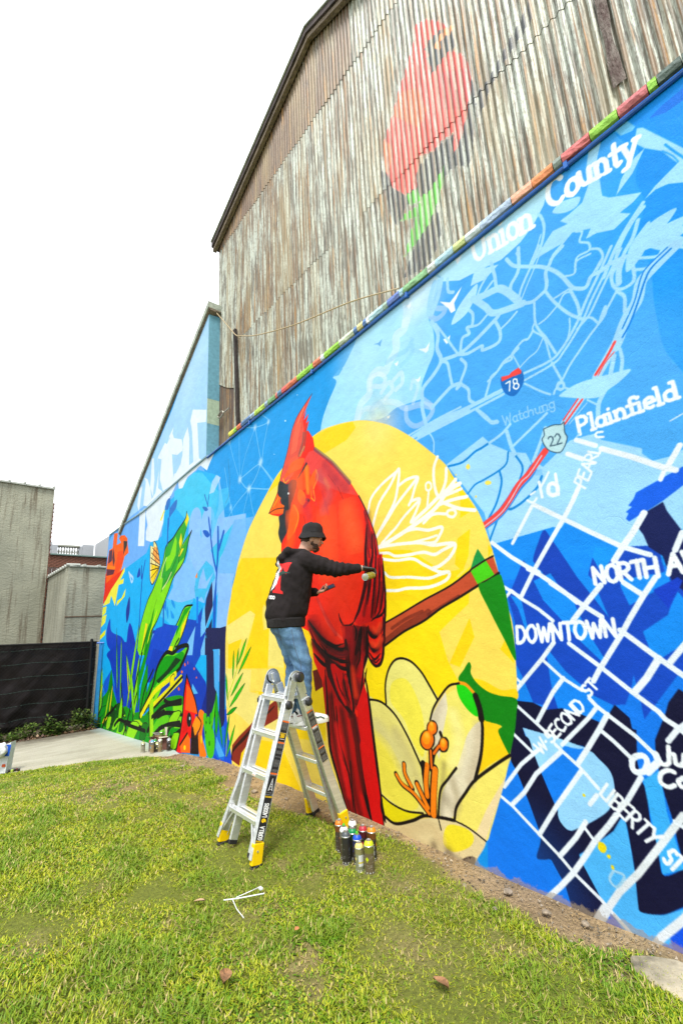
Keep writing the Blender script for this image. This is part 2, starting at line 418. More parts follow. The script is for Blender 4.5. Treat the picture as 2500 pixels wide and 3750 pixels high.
S eef6fd 28 277 506 278 502 281 500 285 500 288 502 290 505 290 509 289 513 286 516 282 516 279 514 277 510 277 506
S eef6fd 19 277 528 277 499
S eef6fd 16 322 501 314 496 308 501
S eef6fd 14 316 508 309 511
L eef6fd 14 242 499 254 511
L eef6fd 14 254 511 252 514 252 515 251 516 249 516 248 515 247 515 246 514 246 512 245 511 246 509 246 508 248 505
L eef6fd 14 245 526 249 519 237 508 232 516
L eef6fd 14 243 514 240 520
L eef6fd 14 231 518 241 532 225 528
L eef6fd 14 235 523 231 529
L eef6fd 14 224 529 237 537
L eef6fd 14 237 537 236 540 235 541 234 542 232 542 231 542 230 542 229 541 228 540 228 539 228 537 229 536 231 533
L eef6fd 14 229 535 220 537
L eef6fd 14 231 546 218 539 215 546
S eef6fd 14 210 566 217 567 218 562 210 559
S e6f3fd 6 125 558 138 554
F 0a9af2 389 447 328 401 274 460 216 417 185 415 126 407 159 224 347 199 379 358
F 0d84ee 378 393 129 391 208 -42 470 -172 433 197 376 251
F 1294f4 391 447 291 457 238 435 254 391 378 393
F 0452c6 371 369 359 387 340 418 334 409 326 398 269 392 247 410 240 389 214 419 171 414 174 405 173 384 157 377 158 291 181 272 221 223 225 253 229 255 238 237 246 236 252 235 273 244 320 224 353 228 364 260 373 277 365 333
C 044cbc 304 455 294 438 274 400 262 378 246 352 271 361 305 387 323 410 325 419 315 439
F 1294f4 329 388 304 396 294 376 280 360 273 336 266 316 250 282 257 285 282 312 300 337 319 361
F 1294f4 367 371 351 365 347 328 345 307 350 320 357 352
F 1294f4 294 439 275 459 216 418 242 423 256 389 251 381 240 336 253 359 270 388
F 1294f4 220 380 179 383 171 385 169 371 198 358 215 349 221 371
F 1294f4 166 364 161 355 149 341 153 316 193 290 200 287 202 297 206 319 178 337 172 351
F 0e8cf0 325 299 319 293 303 271 283 253 273 244 252 235 258 224 270 214 320 224 324 244 325 270
F 0e8cf0 371 276 364 260 359 245 353 228 378 229
F 044cbc 324 244 320 224 319 212 337 224 331 239
F 0b80ea 224 271 222 255 221 223 209 232 181 272 162 266 186 257 202 231 213 199 218 178 237 174 234 222 246 236 238 237 229 255
F 10215c 182 454 161 463 159 452 148 425 139 398 148 347 160 363 168 372 172 402 184 414 187 429 192 440
F 0a6ae8 108 506 136 498 161 489 186 480 190 473 197 466 193 464 201 459 198 457 202 451 199 447 188 452 180 455 161 464 139 477 112 487
F 0a46c6 188 365 162 377 158 373 165 361 176 343
F 0c1238 378 228 353 228 335 221 315 225 296 222 270 214 258 225 250 236 236 223 235 208 237 174 242 164 262 199 291 183 318 185 373 194 365 160 398 154 388 184
F 0c1238 182 259 166 248 177 182 216 178 214 203 199 232 194 244
F a0d6fb 373 194 329 189 291 182 325 172 355 142 364 167
C 0c1238 398 154 389 180 368 183 362 166 355 144 341 107 329 83 319 73 346 33 356 42 366 39 376 39 367 63 373 88 382 115 389 134
F 0c1238 291 182 278 205 255 213 231 211 236 177 234 155 256 128 264 112 274 97 297 77 318 60 314 49 292 17 315 -8 335 -12 342 19 356 42 339 80 329 83 310 92 291 105 276 118 268 133 265 149 268 162 278 172
F 0e86ee 319 180 292 179 303 164 325 171
F 0e86ee 325 169 303 162 301 153 340 107 354 141
C a0d6fb 288 179 278 172 268 162 265 149 268 133 276 118 291 105 310 92 329 83 338 103 301 152 302 163
F 5fbaf7 264 112 259 110 258 86 258 62 260 30 256 23 237 28 217 41 201 51 205 29 230 5 299 -24 297 14 302 24 317 52 319 59 296 77 274 97
C 0c1238 234 155 233 117 229 99 230 68 210 79 194 88 201 52 216 43 236 29 258 23 260 31 258 62 258 86 259 110 263 126
F 0a66dc 293 12 283 1 269 -22 324 -46 304 -9
F 4db2f5 233 159 215 172 215 131 209 84 206 81 230 68 231 103
C 0c1238 208 207 172 212 195 83 208 90 211 125 215 157 215 193
F 0a5ce0 232 -6 234 14 218 31 202 46 182 45 190 2
A 0a7cea 409 5 0.4 0.4
L eaf3fc 31 243 566 221 551
L eaf3fc 31 257 551 239 538
L eaf3fc 34 215 545 183 524 155 503 143 496
L eaf3fc 31 134 523 149 503
L eaf3fc 25 152 501 159 489
L eaf3fc 31 312 492 277 466 246 443 211 418 184 405
L eaf3fc 31 250 502 261 485 275 466 298 438 325 404 351 367
L eaf3fc 25 316 492 353 444
L eaf3fc 31 386 450 358 425 327 402 306 385 288 369 275 356
L eaf3fc 43 334 406 321 398
L eaf3fc 37 182 454 197 434 211 418 223 403
L eaf3fc 25 376 384 351 367
L eaf3fc 22 367 375 376 367
L eaf3fc 31 149 425 159 407
L eaf3fc 25 364 377 352 366 328 350 310 334
L eaf3fc 31 306 383 281 363 267 351 248 337
L eaf3fc 34 243 375 267 351 284 333
L eaf3fc 31 217 376 199 360
L eaf3fc 31 183 379 199 359 218 333 228 318 253 285 260 276 270 261
L eaf3fc 31 230 321 224 316 202 296 188 284 175 273 163 263
L eaf3fc 37 195 290 211 268 225 253
L eaf3fc 31 152 322 170 303 187 284
L eaf3fc 28 293 305 259 278 229 252 205 233 200 226 189 219 181 211
L eaf3fc 28 313 306 332 285 369 249 376 242
L eaf3fc 19 374 258 367 252
L eaf3fc 22 332 284 308 262 286 249
L eaf3fc 28 307 262 324 243 351 204
L eaf3fc 22 377 221 352 202 338 191
L eaf3fc 22 388 184 362 164
L eaf3fc 25 278 240 271 232 259 223 233 204 216 187
L eaf3fc 25 271 231 283 217 321 181
L eaf3fc 31 260 224 272 206 290 181 303 164
L eaf3fc 25 272 206 258 195 242 180
L eaf3fc 28 175 229 191 216 201 204
L eaf3fc 25 355 169 382 147 412 113
L eaf3fc 28 323 173 362 139 382 113 402 94
L eaf3fc 22 330 180 323 174 303 159 284 139
L eaf3fc 25 292 179 303 164
L eaf3fc 22 418 99 402 91 367 66 344 50 329 37 300 19 292 12 277 1 269 -6
L eaf3fc 28 301 155 340 106 368 67
L eaf3fc 28 305 98 320 77 344 50
L eaf3fc 19 308 92 298 80
L eaf3fc 31 268 115 278 102 298 79 316 54 329 37 349 15 373 -9
L eaf3fc 25 287 131 297 119
L eaf3fc 28 235 161 255 131
L e4ecf2 34 200 132 225 99 255 60 278 35 293 14 309 -12 316 -24
L e4ecf2 56 297 10 312 -12
L eaf3fc 22 209 124 199 119
L eaf3fc 37 216 188 214 181 227 168
L e4ecf2 37 195 58 218 31 241 7 255 -12
S eaf3fc 32 226 176 228 172 231 168 236 166 240 166 242 169 242 173 241 178 237 182 232 184 228 184 226 181 226 176
S a8d4ee 14 281 55 270 53 280 39 287 44 281 55
S f0dc30 30 288 76 289 75 289 74 290 73 291 73 292 74 292 75 291 76 291 78 290 78 289 78 288 77 288 76
S f0dc30 12 283 68 283 68 284 67 284 67 284 67 285 68 285 68 284 69 284 69 284 69 283 69 283 69 283 68
S f0dc30 12 281 58 281 58 281 57 282 57 282 57 282 57 282 58 282 58 282 59 281 59 281 59 281 59 281 58
S f0dc30 10 302 128 302 127 302 127 303 127 303 127 303 127 303 127 303 128 303 128 302 128 302 128 302 128 302 128
L f2f8fe 23 202 198 204 184 204 184 204 182 205 181 206 180 208 179 209 179 211 179 212 180 212 181
L f2f8fe 23 199 191 198 191 198 185 198 185 198 183 198 182 196 181 195 181 193 181 192 183 190 184 190 186 189 192
L f2f8fe 23 190 187 190 181 188 182
L f2f8fe 23 201 173 204 174 206 174 209 173 212 171 214 169 215 167 216 164 216 161 215 159 213 158 211 157 208 157 206 158 203 160
L f2f8fe 23 192 169 194 169 196 167 198 166 199 164 198 162 197 160 196 160 193 160 191 160 189 162 188 164 187 166 187 167 188 169 190 170 192 169
L eef5fb 17 273 146 283 133 278 128
L eef5fb 17 277 127 266 141
L eef5fb 17 274 124 263 138
L eef5fb 17 263 138 259 135 259 134 258 133 258 132 258 131 259 130 260 129 261 128 263 128 264 128 265 129 268 131
L eef5fb 17 268 131 265 129 264 128 263 126 263 125 264 124 264 122 265 121 267 121 268 121 270 121 271 122 274 124
L eef5fb 17 248 127 254 131 266 118 261 113
L eef5fb 17 260 125 255 121
L eef5fb 17 259 112 247 125
L eef5fb 17 247 125 244 123 243 122 243 121 243 119 243 118 244 117 245 116 247 115 248 115 249 115 251 116 253 118
L eef5fb 17 251 116 253 106
L eef5fb 17 238 118 231 112
L eef5fb 17 235 115 248 102
L eef5fb 17 230 112 233 102 223 106
L eef5fb 17 233 102 241 96
L eef5fb 18 213 92 213 93 213 94 214 95 216 95 217 94 218 93 220 92 220 90 220 89 220 88 220 88 219 87 219 85 220 84 221 82 222 81 224 80 225 80 226 81 226 82 226 84
L eef5fb 18 210 92 205 88
L eef5fb 18 208 90 220 76
L f2f8fe 25 249 377 249 397 238 378 239 398
L f2f8fe 25 228 398 230 397 232 396 233 393 234 390 234 386 233 383 232 380 230 379 228 378 225 379 224 381 222 383 222 387 222 390 222 393 224 396 226 398 228 398
L f2f8fe 25 219 379 219 399
L f2f8fe 25 219 399 214 399 213 399 211 398 210 397 209 396 209 394 209 392 210 391 211 390 213 389 214 388 219 388
L f2f8fe 25 215 388 208 379
L f2f8fe 25 205 399 193 400
L f2f8fe 25 199 400 199 380
L f2f8fe 25 192 380 192 400
L f2f8fe 25 180 380 180 401
L f2f8fe 25 192 390 180 391
L f2f8fe 25 170 381 162 403 156 382
L f2f8fe 25 167 390 158 390
L f2f8fe 25 153 404 148 383 141 404
L f2f8fe 24 365 305 363 327
L f2f8fe 24 363 327 359 327 357 327 355 326 354 324 353 322 352 320 352 317 352 314 354 311 355 309 357 307 359 306 361 305 365 305
L f2f8fe 24 342 328 344 327 346 325 348 322 349 319 349 315 348 312 347 309 345 307 343 306 341 307 339 309 337 312 336 316 336 320 336 323 338 326 339 328 342 328
L f2f8fe 24 332 329 329 307 324 325 321 308 315 330
L f2f8fe 24 313 309 312 330 302 310 301 330
L f2f8fe 24 297 331 285 331
L f2f8fe 24 291 331 292 310
L f2f8fe 24 276 332 279 331 281 329 282 326 283 323 283 319 282 316 281 313 279 312 277 311 275 312 273 314 271 317 270 320 270 324 271 327 272 330 274 331 276 332
L f2f8fe 24 267 332 263 312 259 329 254 313 250 333
L f2f8fe 24 247 314 247 333 236 314 236 334
L f2f8fe 16 360 175 348 167 353 178 343 172 350 185
L f2f8fe 16 343 181 342 182
L f2f8fe 16 337 195 339 195 340 194 341 193 342 192 342 190 341 189 340 188 339 187 337 188 336 189 336 189 335 190 333 190 332 190 331 189 330 187 330 186 331 184 332 183 334 182 335 182
L f2f8fe 16 331 204 336 198 327 188 321 194
L f2f8fe 16 332 193 327 198
L f2f8fe 16 321 211 323 211 324 210 326 208 326 206 326 204 325 202 324 200 322 199 320 198 318 198 316 198 315 200 314 201 313 203
L f2f8fe 16 316 218 317 216 317 214 317 212 316 210 314 208 312 207 310 206 308 207 306 208 305 209 305 211 305 213 307 215 308 217 310 218 313 219 315 219 316 218
L f2f8fe 16 301 213 311 223 294 219 304 230
L f2f8fe 16 292 222 302 232
L f2f8fe 16 302 232 300 234 298 235 297 236 295 236 293 235 291 235 290 233 289 232 288 230 288 228 288 227 288 225 290 224 292 222
L f2f8fe 16 281 255 282 255 283 255 284 254 285 253 285 251 284 250 284 249 282 248 281 249 280 249 280 249 278 250 277 251 276 250 275 249 274 248 274 247 275 245 276 244 278 243 279 243
L f2f8fe 16 280 258 274 264
L f2f8fe 16 277 261 268 252
F 7ab4f6 2685 805 2116 1079 1768 1120 1506 932 1408 814 1338 624 1259 486 1288 191 2715 67
F 28b4f2 2716 483 2336 625 2033 657 1985 697 1850 699 1831 820 1712 838 1603 865 1503 880 1336 814 1317 174 2715 67
C 8cc4fa 1570 763 1497 772 1481 696 1487 602 1418 551 1400 634 1333 712 1336 814 1280 614 1325 451 1412 414 1625 474 1709 505 1594 568 1551 669
F 54c8f0 1728 853 1540 880 1466 859 1334 758 1398 589 1473 553 1535 608 1541 707 1606 720 1722 796
S 96c6fa 528 1516 693 1518 625 1463 570 1398 589 1413 673
F 94c4fa 1345 673 1154 652 1154 576 1202 514 1232 467 1253 390 1269 339 1338 332 1328 455 1326 539 1270 595
F 4cc4ee 1387 580 1271 620 1225 639 1252 592 1316 546 1334 510
F 8cc4fa 1687 573 1594 562 1558 505 1516 501 1507 446 1523 424 1675 432 1761 450 1707 489
F 54c0f0 1494 513 1418 550 1365 522 1349 488 1413 448 1428 423 1450 438 1494 422 1508 469
F 94c4fa 1470 493 1439 530 1415 483 1359 508 1414 461 1480 466
F ff9820 1486 520 1505 505 1487 500
F 58c4f4 1805 450 1731 445 1634 428 1512 435 1546 416 1616 358 1708 351 1767 372 1829 389
F 0a86e0 1790 451 1767 442 1770 404 1802 426
C 0a9cec 1717 444 1688 433 1679 410 1712 429
C 0a9cec 1758 424 1741 398 1746 376 1763 402
C 0a9cec 1720 407 1680 379 1711 380
F 0b52c4 1909 333 1830 340 1780 362 1667 345 1630 378 1543 370 1491 365 1440 404 1446 355 1446 258 1563 159 1906 133 1944 286
F 0b86ea 1489 440 1475 439 1473 355 1484 356
F 7cc4f8 1451 355 1422 418 1373 479 1360 394 1408 341 1415 259 1446 258
F 84c6fa 1492 347 1504 299 1512 256 1576 254 1561 290
F 12a0ee 1425 419 1383 472 1370 466 1412 429 1417 354
F 0b3aa8 1901 338 1830 337 1694 346 1681 360 1718 312 1741 264 1955 243
F 2b2b58 1371 479 1363 405 1414 342 1421 397 1412 429
F 24285a 1367 368 1368 331 1403 329 1412 312 1361 276 1355 260 1415 259 1415 321
F 0a84ea 1403 330 1363 332 1358 276
F 24285a 1348 334 1267 344 1271 312 1277 263 1313 262 1316 281 1356 278
F 5cb6f4 1313 280 1341 278 1346 261 1313 262
F 96d4fa 1322 261 1313 281 1308 262
F 7cc0f4 1900 328 1855 292 1943 280 1921 301
F 0b4cc0 1408 333 1457 257 1449 312
F 0b66c8 1339 650 1329 646 1324 581 1338 476 1340 393 1343 334 1363 333 1361 415 1346 477 1339 562
S 0b66c8 64 1327 573 1308 601 1294 623
S 0b66c8 48 1405 685 1384 612 1366 555 1342 509
S 0b66c8 32 1382 673 1386 635
C 0b66c8 1450 653 1417 648 1395 630 1411 624 1433 634
S 0b5cc0 56 1782 758 1782 648 1786 622
S 0a50b8 48 2043 627 2067 570 2076 512 2081 425 2081 340 2074 240
S 0a50b8 48 2087 608 2084 557 2071 571
C 0a50b8 2149 569 2120 606 2101 574 2123 564
S 0a5cc0 64 1801 444 1794 388 1792 337
F f6e8a8 1983 682 1946 671 1941 695 1904 672 1873 628 1857 593 1866 567 1902 532 1938 518 1967 538 1978 590 1982 648
F fcb060 1937 668 1903 666 1868 616 1861 591 1921 612 1952 650
F f6d830 1958 602 1859 580 1881 554 1934 521 1959 543
S 2a2018 26 1983 682 1978 590 1967 538 1938 518 1902 532 1866 567 1857 593 1873 628 1904 672 1941 695 1946 671
S 2a2018 19 1954 668 1873 628
S 2a2018 19 1965 649 1867 605
S 2a2018 19 1971 630 1860 588
S 2a2018 19 1972 607 1859 580
S 2a2018 19 1863 577 1968 577
S 2a2018 19 1863 577 1959 545
S 2a2018 19 1866 578 1926 523
S 2a2018 19 1929 670 1942 643 1956 616 1948 587
S 2a2018 19 1902 660 1905 621 1909 582
F 8cdc0c 2097 239 2077 340 1993 450 1923 500 1829 587 1797 651 1725 672 1671 697 1606 724 1595 747 1570 717 1590 688 1631 626 1545 670 1568 642 1596 587 1632 556 1704 524 1756 472 1858 377 1933 325 1955 243
F 3aa83c 1797 651 1725 672 1671 697 1619 719 1590 688 1626 643 1657 610 1686 558 1741 538 1767 514 1811 497 1832 480 1814 529 1839 539 1807 598
F 3aa83c 1637 617 1545 670 1568 642 1596 587 1660 570 1698 533 1781 500 1741 543
F 8cdc0c 1697 675 1681 654 1690 604 1743 564 1786 553 1792 607 1748 612
F f0e01c 1595 747 1570 717 1597 694 1606 719
F f0e01c 1642 679 1629 641 1647 619 1660 646
F f0e01c 1631 619 1611 618 1648 593 1662 595
F 109c20 1967 328 1917 330 1937 296 1955 243 2006 242
F f0e01c 1999 367 1972 363 1999 312 2026 257 2036 263
F 8ed80a 1966 473 1966 440 1994 394 2044 368
S 10301888 19 1797 651 1806 592 1833 558
S 10281488 19 1876 454 1911 413 1938 365
S 102814aa 19 1590 688 1688 583 1831 478
S f0f4c0aa 32 1727 544 1767 514 1817 490
S f0f4c0aa 32 1785 606 1819 572 1838 531
S 10281488 22 1704 524 1756 472 1858 377 1933 325
C 109c20 2006 242 1971 282 1935 335 1908 393 1896 423 1918 399 1956 348 1987 292
C 0c7c1c 2042 241 2012 267 1982 303 1957 344 1947 365 1965 350 1997 315 2024 277
C c8ec20 1969 285 1938 314 1905 352 1876 394 1863 416 1882 399 1917 362 1948 322
S 142010 32 2097 239 2077 340 1993 450 1923 500 1829 587 1797 651 1725 672 1671 697 1606 724 1595 747
S 142010 32 1955 243 1933 325 1858 377 1756 472 1704 524 1632 556 1596 587 1568 642 1545 670
S 142010 19 1545 670 1631 626 1660 570
F 8cdc0c 1746 249 1711 312 1642 368 1589 411 1522 415 1545 395 1589 335 1635 289 1661 279 1684 251
F 12a424 1588 406 1528 413 1557 396 1586 381 1664 312 1653 345
F f0e01c 1609 351 1556 387 1551 403 1589 335 1624 308
F f0e01c 1735 281 1687 281 1698 251 1746 249
S 142010 32 1748 264 1711 312 1642 368 1589 411 1522 415
S 142010 32 1661 279 1635 289 1589 335 1545 395
S 142010 32 1692 255 1661 289 1631 308
F f4702c 2583 834 2510 826 2517 765 2442 765 2482 794 2450 802 2382 793 2333 770 2321 739 2297 696 2361 686 2401 633 2483 582 2651 505 2714 477 2693 665 2662 758 2595 760
F ff5a10 2488 726 2393 720 2384 675 2463 618 2507 570 2637 508 2667 506 2656 582 2535 629 2506 682
F 3c3838 2396 767 2330 755 2332 733 2382 700 2416 642 2390 676 2387 723
F e8401c 2337 633 2417 587 2665 498 2708 485 2688 585
F 5a3a50 2661 754 2593 752 2594 693 2667 686
F 6a3444 2692 661 2523 639 2547 619 2682 624
F f48c30 2682 684 2513 653 2524 643 2684 662
F 5a3a44 2574 761 2534 686 2556 658 2590 708
S e02818 120 2710 493 2693 546 2698 626
F f2ec60 2350 635 2419 599 2572 545 2719 470 2673 471 2585 478 2565 514 2514 482 2481 458 2437 557 2359 557 2352 581 2415 576 2346 613
F ecec10 2310 531 2322 495 2454 457 2446 481 2371 491
F e4ea60 2717 462 2641 466 2647 432 2720 415 2630 424 2649 383 2736 358 2722 392
F ecec10 2733 320 2625 349 2634 323 2750 293
S d8e8ffaa 60 2276 602 2226 553 2206 568 2269 594
C 0b4cc4 2556 400 2515 339 2340 313 2255 277 2133 222 2231 104 2411 110 2411 213 2577 273 2608 340
C 1c3a9c 2243 489 2230 421 2264 373 2286 429
C 0b3fb8 2221 372 2114 279 2043 136 2277 119 2260 248
F 0b52cc 1973 254 1870 344 1751 357 1641 350 1740 260 1887 231 1907 145 1973 140
F 0b4cbc 1569 242 1488 224 1401 180 1663 162 1629 217
F 6cc0fa 2444 249 2484 210 2542 241
C 0b46bc 2567 236 2269 291 2060 238 2069 76 2250 -8 2365 14 2410 105 2505 193
F 0b46bc 1892 269 1607 251 1401 177 1388 116 1395 39 1442 -22 1705 -67 1947 189
F 0b66d8 2472 163 2345 28 2476 -22 2606 78 2586 105
F 64bcf6 1515 136 1461 144 1506 170
F 0b2f90 1405 257 1346 275 1341 121 1377 83 1438 95 1391 170
F 1458d8 1373 -10 1315 109 1203 135 1202 -14 1318 -22
F 0c54c8 2097 21 2034 80 1983 -16 2047 -55
F 6abef8 2412 -85 2304 -59 2339 -98 2402 -124
C 2a9a1c 2752 -86 2718 -23 2546 51 2454 90 2295 -1 2216 29 2022 9 1925 40 1865 66 1724 108 1572 122 1566 39 1618 -46 1803 -61 2042 -82 2361 -104 2579 -117
F 145a1c 2559 -93 2506 -1 2316 -4 2325 -62 2432 -99
F 0a6a50 2778 -115 2746 -26 2602 -36 2613 -94
C 8cdc0c 2664 -107 2631 -59 2614 3 2617 69 2626 103 2647 74 2673 14 2678 -50
L 142010 13 2664 -107 2631 -59 2614 3 2617 69 2626 103 2647 74 2673 14 2678 -50 2664 -107
C f0e41c 2587 -90 2548 -81 2507 -62 2469 -35 2452 -19 2475 -25 2518 -41 2557 -64
L 142010 13 2587 -90 2548 -81 2507 -62 2469 -35 2452 -19 2475 -25 2518 -41 2557 -64 2587 -90
C 8cdc0c 2410 -91 2368 -88 2324 -70 2286 -40 2269 -21 2294 -22 2341 -34 2382 -59
L 142010 13 2410 -91 2368 -88 2324 -70 2286 -40 2269 -21 2294 -22 2341 -34 2382 -59 2410 -91
C 1c5a1c 2365 14 2327 -16 2278 -30 2225 -23 2198 -12 2220 6 2268 29 2320 31
L 142010 13 2365 14 2327 -16 2278 -30 2225 -23 2198 -12 2220 6 2268 29 2320 31 2365 14
C 8cdc0c 1732 53 1665 52 1603 59 1589 36 1662 17
C 12a424 1960 56 1912 70 1870 103 1842 151 1834 180 1863 173 1912 146 1946 104
L 142010 13 1960 56 1912 70 1870 103 1842 151 1834 180 1863 173 1912 146 1946 104 1960 56
C 8cdc0c 1924 30 1870 62 1811 107 1757 158 1732 186 1765 167 1826 125 1882 77
L 142010 13 1924 30 1870 62 1811 107 1757 158 1732 186 1765 167 1826 125 1882 77 1924 30
C f0e41c 1973 25 1923 54 1867 94 1813 137 1786 159 1816 141 1874 104 1929 62
L 142010 13 1973 25 1923 54 1867 94 1813 137 1786 159 1816 141 1874 104 1929 62 1973 25
S 141c10 48 1957 36 1842 126 1692 189
C 8cdc0c 2649 -16 2627 28 2620 81 2631 134 2642 161 2656 135 2670 82 2667 29
L 142010 13 2649 -16 2627 28 2620 81 2631 134 2642 161 2656 135 2670 82 2667 29 2649 -16
C f0e41c 2710 -48 2677 -19 2645 21 2620 67 2609 91 2629 74 2664 35 2693 -8
L 142010 13 2710 -48 2677 -19 2645 21 2620 67 2609 91 2629 74 2664 35 2693 -8 2710 -48
C 109c24 2675 -70 2627 -67 2575 -50 2528 -20 2506 -1 2535 -2 2590 -13 2639 -38
L 142010 13 2675 -70 2627 -67 2575 -50 2528 -20 2506 -1 2535 -2 2590 -13 2639 -38 2675 -70
C 8cdc0c 2353 62 2365 136 2384 224 2409 311 2424 354 2417 309 2400 221 2377 133
L 142010 13 2353 62 2365 136 2384 224 2409 311 2424 354 2417 309 2400 221 2377 133 2353 62
C 109c24 2349 92 2361 149 2380 216 2403 283 2415 315 2408 281 2390 213 2369 147
L 142010 13 2349 92 2361 149 2380 216 2403 283 2415 315 2408 281 2390 213 2369 147 2349 92
C 8cdc0c 2295 21 2297 96 2308 184 2325 272 2336 315 2335 271 2327 182 2313 94
L 142010 13 2295 21 2297 96 2308 184 2325 272 2336 315 2335 271 2327 182 2313 94 2295 21
C 109c24 2291 44 2296 105 2305 177 2317 249 2325 285 2322 248 2315 176 2304 104
L 142010 13 2291 44 2296 105 2305 177 2317 249 2325 285 2322 248 2315 176 2304 104 2291 44
C 8cdc0c 2202 9 2161 96 2123 204 2093 315 2082 372 2106 320 2149 213 2183 103
L 142010 13 2202 9 2161 96 2123 204 2093 315 2082 372 2106 320 2149 213 2183 103 2202 9
C 109c24 2149 -7 2076 74 1999 177 1932 288 1903 347 1947 299 2028 198 2099 90
L 142010 13 2149 -7 2076 74 1999 177 1932 288 1903 347 1947 299 2028 198 2099 90 2149 -7
C e8e41c 2157 36 2176 91 2203 156 2233 219 2250 250 2239 217 2214 151 2185 87
L 142010 13 2157 36 2176 91 2203 156 2233 219 2250 250 2239 217 2214 151 2185 87 2157 36
C 8cdc0c 2113 62 2140 113 2178 169 2224 220 2249 244 2233 213 2198 155 2155 102
L 142010 13 2113 62 2140 113 2178 169 2224 220 2249 244 2233 213 2198 155 2155 102 2113 62
C 108c20 2458 -91 2422 -26 2416 51 2445 126 2472 163 2495 123 2516 46 2502 -30
C a0dc1c 2547 -91 2520 -53 2497 -4 2481 48 2476 76 2492 53 2519 5 2538 -46
L 142010 13 2547 -91 2520 -53 2497 -4 2481 48 2476 76 2492 53 2519 5 2538 -46 2547 -91
C e8e020 2470 -45 2453 -10 2440 34 2434 80 2433 103 2444 82 2459 39 2469 -6
L 142010 13 2470 -45 2453 -10 2440 34 2434 80 2433 103 2444 82 2459 39 2469 -6 2470 -45
C 1c4a1c 2392 -71 2374 -36 2380 -9 2410 5 2434 7 2445 -14 2450 -47 2430 -67
L 142010 13 2392 -71 2374 -36 2380 -9 2410 5 2434 7 2445 -14 2450 -47 2430 -67 2392 -71
C 8cdc0c 2297 -92 2265 -56 2251 -8 2256 43 2266 70 2286 48 2309 3 2313 -47
L 142010 13 2297 -92 2265 -56 2251 -8 2256 43 2266 70 2286 48 2309 3 2313 -47 2297 -92
C 109c24 2137 -69 2105 -49 2089 -18 2092 20 2100 42 2120 30 2145 2 2151 -33
L 142010 13 2137 -69 2105 -49 2089 -18 2092 20 2100 42 2120 30 2145 2 2151 -33 2137 -69
F 0f9420 2230 -104 2283 -56 2170 2 2008 31 1918 -8 1941 -69 2079 -81
F 8cdc0c 2339 -98 2269 -21 2210 -3 2192 -92
C 109c24 2020 -1 1976 43 1948 104 1944 173 1950 210 1977 184 2015 126 2029 60
L 142010 13 2020 -1 1976 43 1948 104 1944 173 1950 210 1977 184 2015 126 2029 60 2020 -1
C 8cdc0c 2093 0 2067 57 2053 128 2054 201 2060 238 2076 204 2096 134 2102 62
L 142010 13 2093 0 2067 57 2053 128 2054 201 2060 238 2076 204 2096 134 2102 62 2093 0
C f0e41c 2023 19 1979 41 1928 73 1881 110 1858 130 1885 117 1937 87 1986 52
L 142010 13 2023 19 1979 41 1928 73 1881 110 1858 130 1885 117 1937 87 1986 52 2023 19
S 142010 60 2231 -98 2168 -9 2025 250
S 142010 48 2022 9 1970 116 1882 193
S 142010 48 2106 -33 2100 42 2042 131
C 6fd014 2022 9 1889 127 1837 205 1754 257 1633 260 1549 284 1570 248 1616 211 1731 172 1798 135 1928 60
C 10a01c 1865 184 1767 242 1671 249 1608 265 1582 252 1641 205 1788 169 1873 129
F 10401c 1846 155 1734 200 1657 245 1606 238 1732 182 1815 148
S 141c10 72 2022 9 1889 127 1837 205 1754 257 1685 258 1622 280 1549 284 1570 252 1616 211
S 141c10 60 1931 79 1799 139 1653 195 1616 211
S e8e41c 96 2005 16 1871 109 1730 163 1652 191
C f0e020 1700 138 1678 142 1664 155 1662 177 1665 190 1679 188 1698 177 1705 160
L 142010 13 1700 138 1678 142 1664 155 1662 177 1665 190 1679 188 1698 177 1705 160 1700 138
S e8e020 120 1865 66 1726 126 1601 180
S 141c10 48 1864 57 1713 127 1589 186
C 10a01c 1862 47 1777 75 1722 90 1644 98 1572 122 1569 80 1601 34 1609 -9 1669 -44 1876 -78 1975 -65 1887 -4
F 8cdc0c 1749 78 1688 23 1700 3 1758 41
F 8cdc0c 1669 87 1582 100 1588 27 1649 19
C 6ccc14 1883 -32 1801 35 1718 54 1688 23 1712 -7 1846 -73
F 8cdc0c 1694 -48 1600 26 1598 -7 1655 -54
S 141c10 72 1751 96 1695 93 1595 111
S 141c10 72 1815 34 1732 57 1592 69
S 141c10 84 1915 -27 1859 24 1747 60
S 141c10 72 1709 -33 1600 18
S 141c10 72 1693 -56 1598 -7
S 141c10 72 1724 -18 1675 24 1577 37
F a8e020 1912 61 1869 95 1852 -27 1896 -48
S 141c10 48 1912 61 1893 -47
F a8e01c 2091 -10 2020 -1 1916 -22 2017 -21
S 141c10 60 2287 -34 2088 -25 1915 -27
S 141c10 72 2250 -8 2163 -88
C 9ce018 2192 -92 2137 -99 2082 -82 2037 -44 2018 -16 2051 -11 2110 -18 2159 -48
L 142010 13 2192 -92 2137 -99 2082 -82 2037 -44 2018 -16 2051 -11 2110 -18 2159 -48 2192 -92
C 9ce018 1832 -66 1794 -63 1762 -43 1745 -8 1742 16 1765 14 1802 1 1826 -28
L 142010 13 1832 -66 1794 -63 1762 -43 1745 -8 1742 16 1765 14 1802 1 1826 -28 1832 -66
C 0c7c1c 2009 -70 1972 -72 1941 -57 1923 -25 1919 -3 1941 -1 1977 -9 2001 -34
L 142010 13 2009 -70 1972 -72 1941 -57 1923 -25 1919 -3 1941 -1 1977 -9 2001 -34 2009 -70
C f0e020 2706 -61 2688 -40 2673 -12 2665 18 2663 35 2674 22 2692 -4 2703 -34
